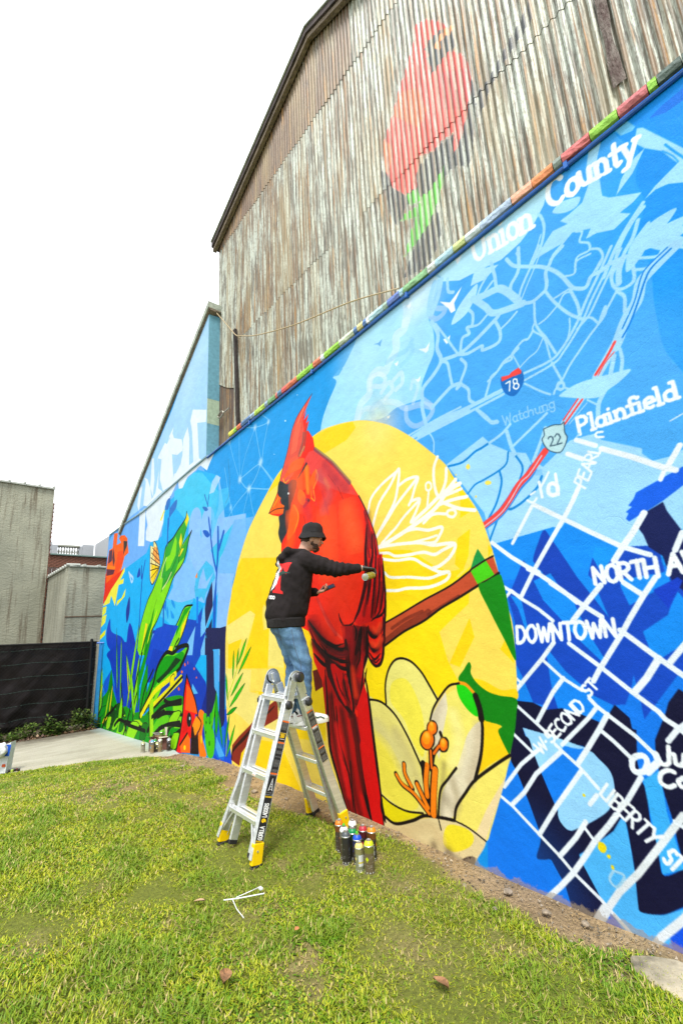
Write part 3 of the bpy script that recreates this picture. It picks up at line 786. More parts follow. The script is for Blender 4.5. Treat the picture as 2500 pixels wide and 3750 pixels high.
L 142010 13 2706 -61 2688 -40 2673 -12 2665 18 2663 35 2674 22 2692 -4 2703 -34 2706 -61
C 0c7c1c 2299 -81 2264 -80 2234 -64 2214 -34 2208 -14 2229 -14 2263 -24 2288 -48
L 142010 13 2299 -81 2264 -80 2234 -64 2214 -34 2208 -14 2229 -14 2263 -24 2288 -48 2299 -81
C 9ce018 1681 -46 1650 -49 1622 -36 1604 -9 1599 9 1618 11 1650 5 1672 -15
L 142010 13 1681 -46 1650 -49 1622 -36 1604 -9 1599 9 1618 11 1650 5 1672 -15 1681 -46
C 9ce018 1715 19 1677 19 1639 33 1607 60 1593 77 1615 78 1656 69 1691 48
L 142010 13 1715 19 1677 19 1639 33 1607 60 1593 77 1615 78 1656 69 1691 48 1715 19
C 9ce018 2506 -98 2474 -100 2446 -86 2428 -59 2423 -40 2442 -38 2475 -45 2497 -67
L 142010 13 2506 -98 2474 -100 2446 -86 2428 -59 2423 -40 2442 -38 2475 -45 2497 -67 2506 -98
S 141c10 72 2369 -68 2287 -34 2143 -38 1947 -31
S 141c10 72 2580 -114 2519 -51 2428 -16 2365 14
S 141c10 60 2675 -70 2608 -11 2599 53
S 141c10 60 2264 -43 2257 25 2297 113
S 141c10 72 1876 -78 1838 -25 1728 17 1602 42
S 141c10 72 1875 26 1749 78 1595 103
C 8cdc0c 2093 0 2099 50 2117 104 2146 155 2164 178 2161 149 2147 92 2123 40
L 142010 13 2093 0 2099 50 2117 104 2146 155 2164 178 2161 149 2147 92 2123 40 2093 0
C 109c24 2052 26 2041 71 2039 125 2047 179 2054 206 2061 179 2067 125 2063 71
L 142010 13 2052 26 2041 71 2039 125 2047 179 2054 206 2061 179 2067 125 2063 71 2052 26
F f01c14 1554 192 1573 131 1580 70 1599 9 1630 -50 1582 -46 1529 3 1475 19 1479 82 1458 85 1481 122 1517 156
F ff6a10 1552 166 1505 145 1470 107 1458 85 1558 86
F e01410 1557 81 1533 68 1531 35 1586 3
C 1a2024 1506 63 1508 52 1514 44 1523 40 1533 41 1541 48 1544 58 1542 69 1536 78 1526 82 1517 80 1509 73
C c8d8e8 1514 66 1515 63 1517 61 1519 60 1522 61 1524 62 1525 65 1525 67 1523 69 1520 70 1517 70 1515 68
F 2a1a18 1504 55 1475 19 1444 32 1446 -26 1509 -35 1507 15
C f68a1c 1453 89 1407 91 1424 34 1403 0 1392 -21 1441 -27
F f8a030 1499 48 1468 81 1431 61 1475 19
S 5a2410 29 1468 81 1431 61 1475 19 1493 41
F ff7c14 1596 -24 1536 20 1512 6 1510 -33 1583 -44
C f8e030 1546 -24 1547 -27 1550 -30 1554 -32 1559 -32 1563 -30 1564 -27 1563 -23 1560 -20 1556 -18 1551 -18 1547 -20
C f8e030 1423 19 1424 14 1425 9 1428 7 1430 8 1433 12 1433 18 1433 24 1431 28 1429 30 1426 29 1424 25
S 141c10 48 1554 192 1573 131 1580 70 1599 9 1630 -50
S 141c10 36 1554 192 1517 156 1481 122 1458 85
S 141c10 36 1596 -24 1536 20
C 58c81c 1417 89 1377 86 1338 40 1345 -12 1382 -19 1404 30
C 106018 1394 77 1395 74 1396 73 1398 72 1400 72 1402 74 1402 76 1402 78 1400 80 1399 81 1397 80 1395 79
C 106018 1391 47 1392 44 1393 43 1395 42 1397 42 1398 44 1399 46 1398 48 1397 50 1395 51 1393 50 1392 49
C 106018 1370 27 1371 24 1372 21 1375 19 1377 20 1379 22 1380 26 1379 30 1377 33 1375 34 1373 33 1371 31
C f07820 1612 145 1612 143 1615 140 1619 139 1622 140 1625 142 1627 144 1626 147 1623 150 1620 151 1616 150 1613 148
C f07820 1589 200 1590 198 1593 196 1596 195 1600 196 1603 197 1604 200 1603 202 1601 204 1597 205 1593 204 1590 203
C f07820 1566 225 1566 222 1568 220 1571 219 1574 220 1577 222 1578 224 1577 227 1575 229 1572 230 1569 229 1567 227
C f07820 1490 215 1491 213 1492 212 1495 211 1497 211 1499 213 1499 215 1499 217 1497 219 1495 219 1493 219 1491 218
C f07820 1470 190 1471 189 1472 188 1474 187 1477 187 1478 188 1479 190 1479 191 1477 192 1475 193 1473 193 1471 192
C f07820 1545 231 1545 228 1546 226 1547 225 1548 226 1549 228 1550 231 1550 234 1549 237 1548 237 1547 237 1546 234
C 3cc020 1376 64 1356 86 1339 116 1330 149 1328 167 1341 154 1361 126 1373 94
L 142010 13 1376 64 1356 86 1339 116 1330 149 1328 167 1341 154 1361 126 1373 94 1376 64
C 8cdc0c 1361 44 1349 72 1338 108 1331 145 1328 163 1336 146 1348 111 1357 75
L 142010 13 1361 44 1349 72 1338 108 1331 145 1328 163 1336 146 1348 111 1357 75 1361 44
F 24285a 1408 340 1272 338 1275 261 1275 92 1296 53 1311 109 1311 279 1359 277 1416 331
F 24285a 1408 331 1359 277 1324 221 1322 160 1357 104 1395 81 1401 217
F 5cb4f4 1354 275 1316 279 1317 146 1345 173
F 0b78e0 1339 -4 1327 49 1284 76 1275 70 1277 -11 1316 -13
F 5cb4f4 1327 41 1273 0 1308 -9 1331 12
C 2cb020 1327 41 1318 72 1317 109 1324 145 1331 163 1336 145 1341 108 1338 71
L 0e5a10 8 1327 41 1318 72 1317 109 1324 145 1331 163 1336 145 1341 108 1338 71 1327 41
C 58c81c 1374 42 1357 69 1342 102 1330 138 1326 156 1336 140 1353 107 1366 72
C 58c81c 1410 83 1375 68 1341 39 1344 -8 1381 -18 1402 30
C 106018 1392 69 1393 67 1394 65 1396 64 1398 65 1399 66 1400 68 1400 71 1398 73 1396 73 1394 73 1393 72
C 106018 1394 43 1394 40 1396 38 1398 38 1400 38 1401 39 1402 42 1401 44 1400 46 1398 47 1396 46 1394 45
C 106018 1368 17 1368 13 1370 10 1372 9 1375 9 1376 12 1377 15 1377 19 1375 22 1373 23 1370 23 1369 20
F 141c10 1332 -3 1333 21 1335 46 1336 69 1336 91 1335 111 1334 128 1332 146 1330 163 1331 163 1334 146 1337 129 1339 111 1340 91 1339 69 1337 45 1335 21 1333 -3
S 8fd0f8aa 15 1339 911 1260 902 1195 924 1099 893 1025 884 1064 921
S 8fd0f8aa 15 1099 893 1066 784 1052 822 1025 884
S 8fd0f8aa 12 1099 893 1157 826 1187 763
S 8fd0f8aa 18 1187 763 1073 775 1135 721 1194 762
S 8fd0f8aa 15 1135 721 1224 687 1296 637
S 8fd0f8aa 18 1135 721 1004 692 1073 775 998 703
S 8fd0f8aa 12 1135 721 1121 671 1108 634
S 8fd0f8aa 12 1135 721 1171 646 1193 565
S 8fd0f8aa 12 1195 924 1195 838 1190 761
S 8fd0f8aa 12 1260 902 1234 842 1194 765
S 8fd0f8aa 15 1292 827 1248 692 1193 565
A c8ecff 1135 719 0.06 0.8
A c8ecff 1069 779 0.06 0.8
A c8ecff 1099 893 0.05 0.7
A c8ecff 1190 761 0.06 0.8
A c8ecff 1025 882 0.04 0.7
A a8dcf8 1260 902 0.05 0.7
A a8dcf8 1248 688 0.05 0.7
A a8dcf8 1193 565 0.05 0.7
C d8f4ff 938 853 939 852 940 852 941 852 943 853 944 854 944 856 944 857 943 857 941 857 940 856 939 855
C d8f4ff 974 917 974 917 975 917 976 917 976 917 977 918 977 919 977 919 976 920 975 919 975 919 974 918
C d8f4ff 996 780 996 779 997 779 998 779 999 779 999 780 1000 781 999 781 999 782 998 782 997 781 996 780
C d8f4ff 883 903 883 902 884 902 885 902 886 903 886 904 886 904 886 905 885 905 885 905 884 905 883 904
F 58c4f2aa 1389 771 1266 757 1257 709 1332 678 1383 609
F 7cbcf6cc 1327 525 1224 646 1108 634 1171 558 1215 488 1326 500
C fbe070 656 749 597 721 562 698 522 664 479 620 456 594 440 564 405 505 390 453 383 417 376 367 369 333 371 281 377 230 397 157 418 103 445 48 455 33 479 -5 496 -30 671 -90 1024 -48 1212 -73 1232 1 1263 105 1275 261 1270 345 1252 403 1207 503 1193 527 1135 604 1035 685 962 730 822 772 738 769
F ffd800 827 770 766 770 722 764 682 755 674 739 705 722 783 716 819 740
F ffd800 956 730 957 705 974 694 1035 682 998 710
F ffd800 1211 494 1178 508 1070 511 974 505 978 396 1229 410
A fdeb9a 611 714 0.3 0.5
F ffd800 1178 527 975 503 951 382 1065 387 1066 357 1055 297 1044 245 1191 229 1163 265 1123 330 1103 370 1130 381 1262 345 1237 447 1207 499
F f6e68a 1059 393 963 348 967 243 1044 245
F f6e68a 1273 342 1130 381 1103 370 1143 309 1257 292
F ffd800 1257 292 1177 308 1205 263 1256 213
F fbd904 1130 178 1087 179 1087 122 1025 85 816 109 816 250 854 346 985 337 967 243 969 189
F f5e58c 1268 128 1178 110 1091 83 989 77 951 161 1036 171 1133 176 1125 231 1270 227
F fbd904 1254 288 1179 307 1227 240 1253 236
F fbd904 1125 315 1033 335 1042 238 1148 233 1155 279
F fbd904 1105 68 989 77 914 1 915 -21 1022 -5 1134 6
F fbd904 1224 -4 1105 68 1134 6 1185 -7
F fde20a 617 428 524 418 452 405 427 420 439 363 480 336 501 321 489 276 472 246 486 243 515 219 542 253 575 279 604 278 628 254 636 198 681 202 686 251 674 274 646 262 630 296
F ffd800 440 341 435 313 467 268 486 273 464 306
C ffd800 428 251 399 240 376 243 378 229 414 232 447 251
F ffd800 383 310 373 277 393 296
F ffdb04 422 477 430 436 444 413 457 426 447 466
F ffdb04 452 582 430 547 409 508 438 498 433 535
F ffdb04 626 473 550 462 501 429 468 415 439 418 491 384 518 372 619 378
F ffdb04 393 448 386 439 395 430
S f6f8f0 32 642 520 626 552 614 568 586 591 566 614 561 612 567 586 579 556 608 524 634 498
S f6f8f0 30 652 550 641 577 611 597 564 614
S f6f8f0 28 567 584 542 591 518 588 527 571 537 551 544 543
S f6f8f0 30 521 586 554 564 577 548 598 529 634 498
S f6f8f0 28 539 549 518 548 528 529 543 511
S f6f8f0 26 518 547 558 524 578 509 598 497
S f6f8f0 40 629 478 593 487 549 500 499 518 476 531 465 541 446 551 432 554
S f6f8f0 35 539 511 503 528 475 543 456 551 439 563
S f6f8f0 30 628 478 584 477 529 472 497 463 454 459 464 440 488 427 502 425
S f6f8f0 28 561 497 532 497 505 490 476 490 483 476 497 467 534 473
S f6f8f0 20 488 478 509 476 540 475
S f6f8f0 28 627 466 604 464 586 456 554 454 520 454 497 447 478 452 455 458
S f6f8f0 28 625 456 587 448 546 446 522 433 492 418 470 414 479 402 516 394 563 396 586 394 617 396
S f6f8f0 26 617 429 602 419 558 415 514 409 488 413 470 415
S f6f8f0 30 471 612 481 594 483 564 476 543 460 563 455 587
S f6f8f0 22 497 555 503 530
S f6f8f0 20 490 564 491 561 494 559 497 558 500 560 502 563 502 567 501 571 498 573 495 573 492 571 490 568 490 564
S f6f8f0 26 514 504 491 515 463 510
S f6f8f0 24 445 507 447 505 450 503 454 503 459 505 462 508 462 511 461 514 457 515 453 515 449 514 446 511 445 507
S f6f8f0 30 477 529 449 531 421 530
S f6f8f0 30 466 529 438 514 409 505
S f6f8f0 26 473 540 447 543 430 545
S f6f8f0 26 620 484 591 502
F c4573a 624 337 582 353 529 373 470 393 428 413 387 430 381 404 398 396 418 389 456 373 494 358 532 339 579 322 628 298
F 2a9c50 412 445 401 426 429 415 420 433
F 5ad008 429 412 400 425 388 402 419 391
S 6b2a20aa 60 626 305 578 330 532 347 520 353
S 6b2a20aa 30 608 328 571 344 533 355
S 6b2a20aa 30 521 349 481 365 456 375
S 1c1410 16 624 338 582 353 529 373 470 393 429 413
S 1c1410 14 429 414 400 426 387 430
S 1c1410 20 628 298 579 322 532 339 494 358 456 373 418 389 398 396 381 404
C 088c20 418 387 404 394 381 402 376 394 373 371 371 334 370 313 371 281 385 310 404 352
F ffd400 436 197 406 192 412 183 398 156 433 135 458 118 445 149
C 088820 450 276 446 271 448 260 439 247 421 236 400 232 377 230 380 211 386 187 397 158 399 156 412 183 406 192 436 197 437 213 445 229 472 248 460 265
C f1e98e 636 196 633 233 624 256 607 274 589 278 567 273 547 258 533 240 516 217 534 190 544 147 558 108 573 112 596 157 614 180
C f6ea66 617 234 587 244 566 226 550 182 556 126 576 142 594 177 623 203
C ece28a 682 201 658 200 636 196 611 179 588 151 572 126 561 106 559 78 557 47 566 41 603 36 637 38 661 46 672 119
C f2e566 675 151 639 138 615 111 596 81 575 50 603 36 636 42 662 55 672 119
C f3e880 533 189 517 207 495 227 473 236 450 224 439 208 437 185 444 153 455 119 480 91 498 68 505 50 536 42 529 79 536 129
F e8dec2 534 188 499 230 498 205 512 168 524 127 531 147
C e8dec2 463 175 439 193 444 158 457 118 498 68 507 51 531 44 522 83 492 121 477 149
C f4e67e 398 155 404 137 418 103 440 55 452 35 478 43 503 48 496 69 460 111 433 136
F f0dcb0 407 128 418 103 452 35 467 41 445 77
C e9d8a8 659 16 631 10 588 25 546 40 505 47 475 44 452 35 470 7 480 -5 497 -11 537 -9 613 -12 655 -4
C f6e650 518 37 486 42 472 35 481 19 513 3 530 11
C ecdf34 661 44 637 37 603 35 563 39 588 25 631 10 656 17
C 45342c 480 -7 498 -4 484 6 473 7
A 6a5844 548 0 0.05 0.7
A 6a5844 520 -1 0.06 0.7
A 8a7a64 516 71 0.07 0.5
C 38d010 474 244 461 244 449 234 442 223 443 200 459 206 473 222 477 237
S f0a020 26 471 245 459 243 447 233
G c8bc8a99 80 616 153 591 123 571 86
G d8d09a99 100 662 157 622 129 597 92
G c8bca499 50 511 211 527 184 534 143
G b0a08088 50 501 101 495 76 502 58
G c8b89a99 60 445 184 452 147 469 108
G 8a7c6077 40 515 122 523 86 530 50
G fff6b088 80 489 197 482 164 498 125
G d8c09088 70 632 -3 557 26 535 13
S 1c1410 50 444 228 439 211 438 197
S 1c1410 20 682 201 655 201 635 195 611 179 588 151 572 126 560 106
S 1c1410 20 635 195 634 229 624 255 608 272 589 277 567 272 547 257 533 239 517 216
S 1c1410 18 536 183 527 202 510 222 491 239 472 244
S 1c1410 26 438 203 438 182 445 148 460 111
S 1c1410 22 398 155 422 139 460 111 480 89 498 67 504 49
S 1c1410 24 658 14 631 9 591 24 564 38 531 44 505 47
S 1c1410 12 505 47 480 44 452 35
S 1c1410 16 661 46 637 38 603 35 566 41
S 1c1410 20 492 121 510 102 527 82 536 42
S 1c1410 60 558 114 556 89 553 64 550 45
S 1c1410 12 535 39 532 27
S 1c1410 30 517 167 514 159
C 1c1410 529 155 532 146 539 140 547 136 555 137 561 142 562 150 559 158 552 165 544 168 536 167 530 162
C 1c1410 521 173 523 167 528 162 534 160 540 161 544 164 545 170 543 176 538 181 532 184 526 183 522 179
C 1c1410 502 152 504 146 508 141 514 139 519 139 523 143 524 149 521 155 517 160 511 162 506 162 502 158
S 1c1410 45 540 139 542 110
S 1c1410 40 521 147 534 134 541 112
S 1c1410 62 551 112 555 89 555 67
S 1c1410 75 535 111 542 75 545 47
S 1c1410 45 622 87 609 74 584 65 553 43
S 1c1410 48 601 106 600 91 586 72
S 1c1410 55 575 82 565 66 555 49
S f58c10 45 550 114 555 90 555 69
S f58c10 55 534 110 541 75 545 45
S f58c10 28 621 86 607 74 582 65 554 44
S f58c10 32 601 106 600 91 587 75
S f58c10 36 575 81 565 66 555 52
S f07808 22 540 137 541 112
S f07808 22 522 147 534 134
C f07c10 532 154 535 147 540 141 547 138 553 139 558 143 559 150 556 157 551 163 544 166 537 165 533 161
C f07c10 524 173 525 168 529 164 534 162 539 163 542 166 543 170 541 175 537 180 532 181 527 181 524 178
C f07c10 505 152 506 147 510 143 514 141 518 142 520 145 521 149 519 154 516 158 511 160 508 159 505 156
C fca02c 538 156 540 151 543 147 548 145 552 146 555 149 556 153 554 158 550 162 546 164 542 164 539 161
C fca02c 528 174 529 170 532 168 535 166 537 167 539 169 540 172 538 176 536 178 533 180 530 179 529 177
C fca02c 508 153 509 150 511 147 514 146 516 146 518 148 518 151 517 155 515 157 512 159 510 158 508 156
A ffd060 545 159 0.03 0.7
A ffd060 513 155 0.025 0.7
A ffd060 533 178 0.02 0.7
F 8e3426 1236 -2 1229 35 1193 61 1133 96 1077 135 998 173 997 129 1064 102 1119 69 1178 24 1189 -8
F 3a1712 1231 -3 1229 3 1229 9 1227 14 1222 20 1210 28 1195 38 1177 48 1160 58 1145 69 1129 79 1113 89 1096 101 1076 113 1054 127 1032 140 1011 154 1012 156 1035 144 1057 131 1079 119 1100 107 1118 96 1134 86 1150 76 1165 66 1182 56 1199 45 1215 35 1227 25 1233 17 1234 9 1234 3 1233 -2
F 70281e 855 242 815 252 812 216 847 201
F f03626 822 880 837 865 864 834 847 847 860 825 839 835 850 814 838 817 849 793 843 793 824 766 819 740 792 716 758 689 730 658 700 626 676 591 660 562 648 535 634 497 630 468 622 430 620 433 619 399 621 366 626 334 634 291 640 269 656 261 671 272 675 285 682 265 690 250 689 224 681 182 673 137 672 119 666 76 663 42 661 10 659 -8 702 -11 742 -20 754 -9 779 43 808 100 814 160 822 224 849 262 857 314 865 325 952 354 976 442 971 531 971 538 984 565 978 586 980 608 1012 618 1029 626 1005 649 987 671 977 691 968 712 950 742 931 776 913 816 890 844 857 863
F e55f50 822 880 857 863 890 844 913 816 931 776 950 742 968 712 974 700 940 685 912 700 890 731 867 768 860 803 864 834
F ee7058 891 831 908 798 921 753 894 758 881 798 870 823
S 8a5048aa 30 863 748 854 779 849 809
S 7a5a54aa 50 884 742 867 768 861 791
S f29070 20 857 860 885 829
S c88a60 30 879 740 862 757
F e8504c 864 723 843 738 814 735 771 690 730 653 700 623 680 592 733 613 774 634 818 662 855 696
S 505060aa 50 819 738 792 716 758 687 730 657 702 626
G b0405066 80 748 644 758 613 786 587
A ff5230 780 542 0.45 0.9
A ff5230 722 493 0.4 0.8
A fa4828 748 408 0.4 0.7
A ff4a28 872 558 0.3 0.7
C ff6a2c 865 708 845 705 842 675 848 633 866 675
C ff6a2c 817 687 824 649 840 621 842 669
C ff5c30 891 694 866 690 858 652 888 656 897 677
C ff7a34 868 645 861 626 874 614 894 633 888 656
C ff7030 915 626 893 606 894 577 918 551 945 544 930 598
C f86a34 864 729 875 708 917 707 957 699 939 717 911 734
S ffa040 15 910 622 893 591 913 556
S ffb040 16 957 702 949 689 932 692
S ffa040 15 829 639 826 615 839 624
S ff9a50aa 20 817 686 812 667 829 645
S 7a3a5077 40 859 625 849 620 870 610
C 703038 844 619 845 618 848 617 850 617 853 618 855 620 856 622 855 623 853 624 850 624 847 623 845 621
C 2e383e 974 700 940 683 918 689 897 680 901 659 915 638 926 622 939 570 962 546 971 538 984 565 978 586 980 608 960 614 973 651 984 673
A 46505a 935 671 0.12 0.5
F 3a3a40 897 683 854 717 850 710 886 687
F f8721c 987 668 969 654 976 643 954 631 960 612 1012 620 1027 628 1005 649
S ffb030 12 981 657 1006 639
S 3a1a10 12 1029 626 994 630 954 625
C e8f4f8 930 657 931 655 932 655 934 655 936 656 938 657 938 659 937 660 936 661 934 660 932 660 931 658
S 38202a 16 676 591 660 562 648 535 634 497 630 468 622 430
S 38202a 10 822 880 857 863 890 844 913 816 931 776 950 742 968 712 984 673 1029 626
G 8a304866 80 784 688 752 650 717 617
G ff7a4a88 200 906 717 900 623
G ff643aaa 250 788 557 785 462
G ff7040aa 180 716 569 695 501
G c4304855 30 797 628 778 574
G c4304855 30 838 650 821 605
G ff8a5088 40 786 654 774 634
S 5a2030aa 8 871 587 858 541
S 5a2030aa 8 741 626 726 595
S 5a203088 8 773 662 749 633
G 9a6a7855 100 808 671 775 623 795 588
G ff6a30aa 120 933 599 924 552 947 511
G f6a04088 40 855 702 853 642
G c03a5066 100 869 622 851 583
G 5a1a2888 60 652 548 646 494 639 446
F e23028 664 556 648 533 634 494 628 458 622 428 671 433 664 521
S 6a1c28bb 40 661 555 653 519 649 482
S 5a1c28aa 30 658 520 658 483 655 459
S 4a1420cc 30 640 505 637 469 634 429
F 3a1018 659 529 662 514 665 500 668 486 670 472 671 459 672 448 672 437 673 427 675 419 677 413 679 406 682 399 686 390 690 381 694 373 698 365 702 359 705 354 709 349 712 343 710 341 705 346 701 350 696 355 691 361 687 368 682 377 677 386 673 395 670 402 667 409 665 417 663 426 662 436 662 447 662 459 662 471 661 485 659 499 658 514 656 528
F d82a26 658 461 620 465 621 377 634 354 662 341 697 335 709 342 687 365 668 403
F 3a1018 646 512 647 501 647 489 648 478 649 469 650 464 652 460 654 456 656 449 657 440 659 429 660 418 662 408 664 399 666 390 668 382 670 373 668 373 665 381 662 389 659 397 656 407 654 417 652 428 650 439 649 448 647 453 646 457 644 462 643 469 643 478 643 489 643 501 644 512
F 3a1018 636 482 639 470 640 459 642 447 644 436 646 425 649 413 651 402 653 391 656 380 658 369 660 359 662 348 660 348 657 358 654 368 651 379 648 390 645 401 643 412 641 424 639 435 637 447 636 458 635 470 635 482
F 3a1018 632 458 633 446 633 434 634 423 635 412 637 402 639 392 642 383 644 375 646 368 648 363 650 358 651 352 650 352 647 357 645 361 642 367 640 373 637 382 634 391 632 401 630 412 630 423 630 434 630 446 630 458
F 3a1018 623 445 623 434 624 422 624 411 625 400 628 389 631 378 634 368 639 359 644 354 649 350 656 346 662 342 661 341 655 344 648 347 641 351 635 357 630 366 626 377 623 388 621 399 620 411 620 422 621 434 622 445
F 2a0c14 621 456 621 441 621 426 620 412 621 399 621 390 622 382 623 374 624 367 625 359 626 351 628 343 630 334 631 324 633 312 635 301 636 291 638 284 639 279 641 275 643 271 646 268 649 266 652 264 655 264 658 265 662 267 666 271 669 274 671 276 672 279 673 282 674 286 676 285 676 282 675 278 675 275 673 271 670 267 666 263 661 260 656 258 651 259 646 260 641 263 638 267 635 272 633 277 631 283 630 290 628 300 626 311 625 323 623 333 622 342 620 350 619 358 618 366 617 374 617 381 616 389 616 399 617 412 617 426 618 441 619 456
F 1c0a0e 711 343 714 342 717 340 720 339 723 338 727 337 732 337 737 337 741 337 743 339 746 341 748 344 750 347 752 350 754 353 755 357 757 361 758 360 758 356 757 352 756 348 755 345 752 341 750 337 747 334 742 332 737 331 732 331 727 332 722 333 718 335 715 337 713 339 710 342
F 9a1a1e 753 334 711 335 676 332 677 301 690 252 709 194 728 170 738 231 741 289
F 1c0a0e 692 333 697 326 700 318 703 310 706 303 709 297 711 292 713 285 714 279 711 277 706 281 701 286 697 291 693 298 691 306 689 315 688 323 688 332
F 1c0a0e 676 332 678 321 679 309 680 298 681 289 683 280 686 272 689 263 691 255 688 254 684 261 679 269 675 277 672 287 671 298 671 309 672 321 673 332
F 1c0a0e 742 309 743 298 743 287 743 276 743 265 742 253 741 242 739 231 737 220 735 207 733 194 730 181 727 168 722 168 722 182 722 195 722 209 722 221 723 233 725 245 726 256 728 266 730 277 732 288 734 299 737 310
F c01c20 714 264 709 233 716 191 700 212 690 247 691 283
F 1c0a0e 721 190 719 189 716 187 713 187 710 189 706 194 703 201 699 208 697 216 694 223 693 231 691 239 690 247 691 248 693 240 695 232 697 224 699 217 702 209 706 202 709 196 712 191 714 190 716 190 718 190 721 191
G 7a1218bb 140 846 340 797 290 750 277
G 2a0a10cc 70 861 341 817 304 773 286 737 289
G 2a0a10cc 60 852 299 806 270 767 257
G 2a0a10aa 35 656 449 663 403 681 355
G 2a0a10aa 30 641 424 648 379 658 350
G 2a0a10aa 30 627 411 634 367
G 3a0c12cc 70 705 324 704 289 714 255
G 2a0a10cc 50 683 328 681 290
G 4a1016bb 40 663 323 647 317 631 336
G 4a1016bb 40 666 294 650 288 632 310
G 2a0a10cc 80 799 251 777 217 749 178
G 5a1016cc 100 706 222 712 193
G f8402caa 100 802 339 771 314 754 324
F 1c0a0e 826 299 816 291 807 284 797 277 786 272 775 270 764 270 753 272 742 273 742 274 753 274 764 274 775 275 785 277 795 281 805 287 815 294 825 300
F 1c0a0e 805 292 795 287 785 283 775 279 765 277 757 276 749 276 742 278 734 279 734 280 742 280 749 280 757 280 765 281 774 283 784 286 794 290 805 293
F 1c0a0e 760 250 756 245 751 240 747 235 741 233 737 236 734 241 732 247 730 252 731 252 735 248 737 243 740 239 742 238 744 239 749 242 754 247 759 251
F 1c0a0e 672 334 672 330 672 326 672 321 670 316 666 313 661 310 655 309 649 311 644 316 641 322 638 329 635 336 637 337 641 331 646 325 649 320 653 318 655 317 658 318 662 320 664 321 666 323 667 326 668 331 670 335
F 1c0a0e 674 305 672 300 670 295 668 291 664 287 660 286 655 286 650 288 645 291 642 297 638 304 635 311 632 318 633 319 638 313 642 306 646 300 650 296 653 294 656 293 659 293 661 293 664 294 666 298 669 302 672 306
F 2a0c12 674 285 671 281 667 276 663 272 658 270 653 272 648 275 644 280 640 284 641 285 646 282 651 279 655 276 658 275 661 276 664 279 668 283 673 286
F 1c0a0e 658 345 650 346 643 347 635 349 630 351 626 355 624 359 623 363 623 366 624 367 626 364 628 361 629 358 632 356 637 353 644 351 651 349 658 346
F 1c0a0e 867 348 860 341 853 334 846 328 840 322 833 317 827 312 821 307 814 303 808 300 802 297 796 295 789 293 782 291 773 288 764 286 757 285 751 285 747 287 744 290 740 292 741 294 745 293 749 292 752 292 756 292 763 293 770 296 779 299 786 302 793 304 799 306 804 308 810 311 816 314 822 318 829 323 835 327 842 333 850 338 857 344 865 350
F 1c0a0e 863 330 858 321 853 313 847 305 841 297 833 291 824 285 816 281 807 277 799 273 791 270 783 268 774 266 765 265 756 265 748 266 739 267 739 269 748 269 756 270 765 270 773 272 781 274 789 276 796 279 804 283 813 287 821 291 829 296 837 301 843 308 849 315 855 323 861 331
F 3a1016 857 308 848 300 839 291 830 283 821 276 812 270 804 264 796 260 789 256 781 253 774 251 767 249 760 248 753 248 747 249 742 251 736 252 736 256 742 256 748 256 753 257 759 258 764 259 770 261 777 264 784 266 791 270 799 274 807 278 816 284 825 290 835 297 845 304 855 311
F 1c0a0e 850 278 843 271 836 265 829 260 822 256 815 253 810 252 805 252 799 252 799 255 803 258 808 260 812 261 817 264 824 267 832 272 840 276 848 280
S 7a1a20aa 60 797 285 757 276 738 282
S ff6050aa 30 821 384 793 339 751 310
S c83a3a99 50 829 394 805 360 770 319
F 3c1218 811 268 782 261 776 238 762 207 732 167 743 168 771 192 801 227
C d42022 790 259 748 247 732 209 730 172 756 189 777 217
S 8a1a1e 12 738 222 740 212 743 204 748 201 752 203 754 211 755 221 753 231 749 239 745 242 741 240 738 232 738 222
F 1c0a0e 714 337 712 333 710 330 708 326 708 323 708 320 709 315 710 310 711 305 710 305 707 309 705 314 703 319 703 324 704 328 707 332 710 335 713 338
F 1c0a0e 699 324 699 312 699 299 699 288 700 279 702 272 705 266 708 261 711 256 710 255 706 260 702 264 698 270 696 278 695 288 695 299 696 312 697 324
F 1c0a0e 685 279 688 267 691 256 694 245 697 235 699 226 701 218 703 211 705 203 704 203 701 210 698 217 695 225 693 233 690 244 688 255 686 267 684 278
F 1c0a0e 681 257 684 251 686 246 688 240 690 235 691 230 693 226 694 221 695 217 694 216 692 220 690 225 688 229 686 234 684 239 683 245 681 251 680 256
F 1c0a0e 778 261 773 257 768 254 762 251 756 249 750 248 744 248 739 248 733 249 733 250 739 251 744 252 750 252 755 253 760 255 766 257 772 260 778 262
F 1c0a0e 786 275 779 271 772 268 766 265 759 262 752 262 746 262 740 263 734 264 734 265 740 266 746 266 752 266 758 267 764 269 771 271 778 274 785 276
F 1c0a0e 796 304 790 301 785 298 779 296 772 294 765 294 758 296 751 298 744 300 744 301 751 300 758 299 765 298 772 298 777 299 783 301 789 303 795 305
F 1c0a0e 753 244 752 236 752 228 751 219 749 212 746 205 742 198 737 192 733 187 732 187 735 194 739 200 742 207 745 213 747 220 748 228 750 236 751 244
F 3a1018 776 243 774 235 773 228 770 221 767 214 763 209 759 203 754 199 749 194 748 195 752 200 756 206 760 211 764 216 767 223 769 229 772 236 775 243
F 3a1018 665 323 664 320 663 318 661 315 657 314 654 315 650 317 646 320 643 323 644 324 648 322 651 320 655 318 657 317 659 318 660 319 662 322 665 324
F 3a1018 670 294 667 291 665 288 662 285 658 284 654 286 650 289 646 293 642 297 643 297 647 295 652 291 655 289 658 288 661 288 663 290 666 293 669 295
F 3a1018 668 272 665 270 662 268 659 266 655 266 651 267 648 270 645 272 643 275 643 276 647 274 650 272 653 270 655 269 658 270 661 271 664 272 667 273
F 3a1018 630 353 630 349 630 345 630 340 631 336 632 332 634 328 636 324 638 319 637 318 634 322 631 327 629 331 627 336 627 340 627 345 628 349 629 354
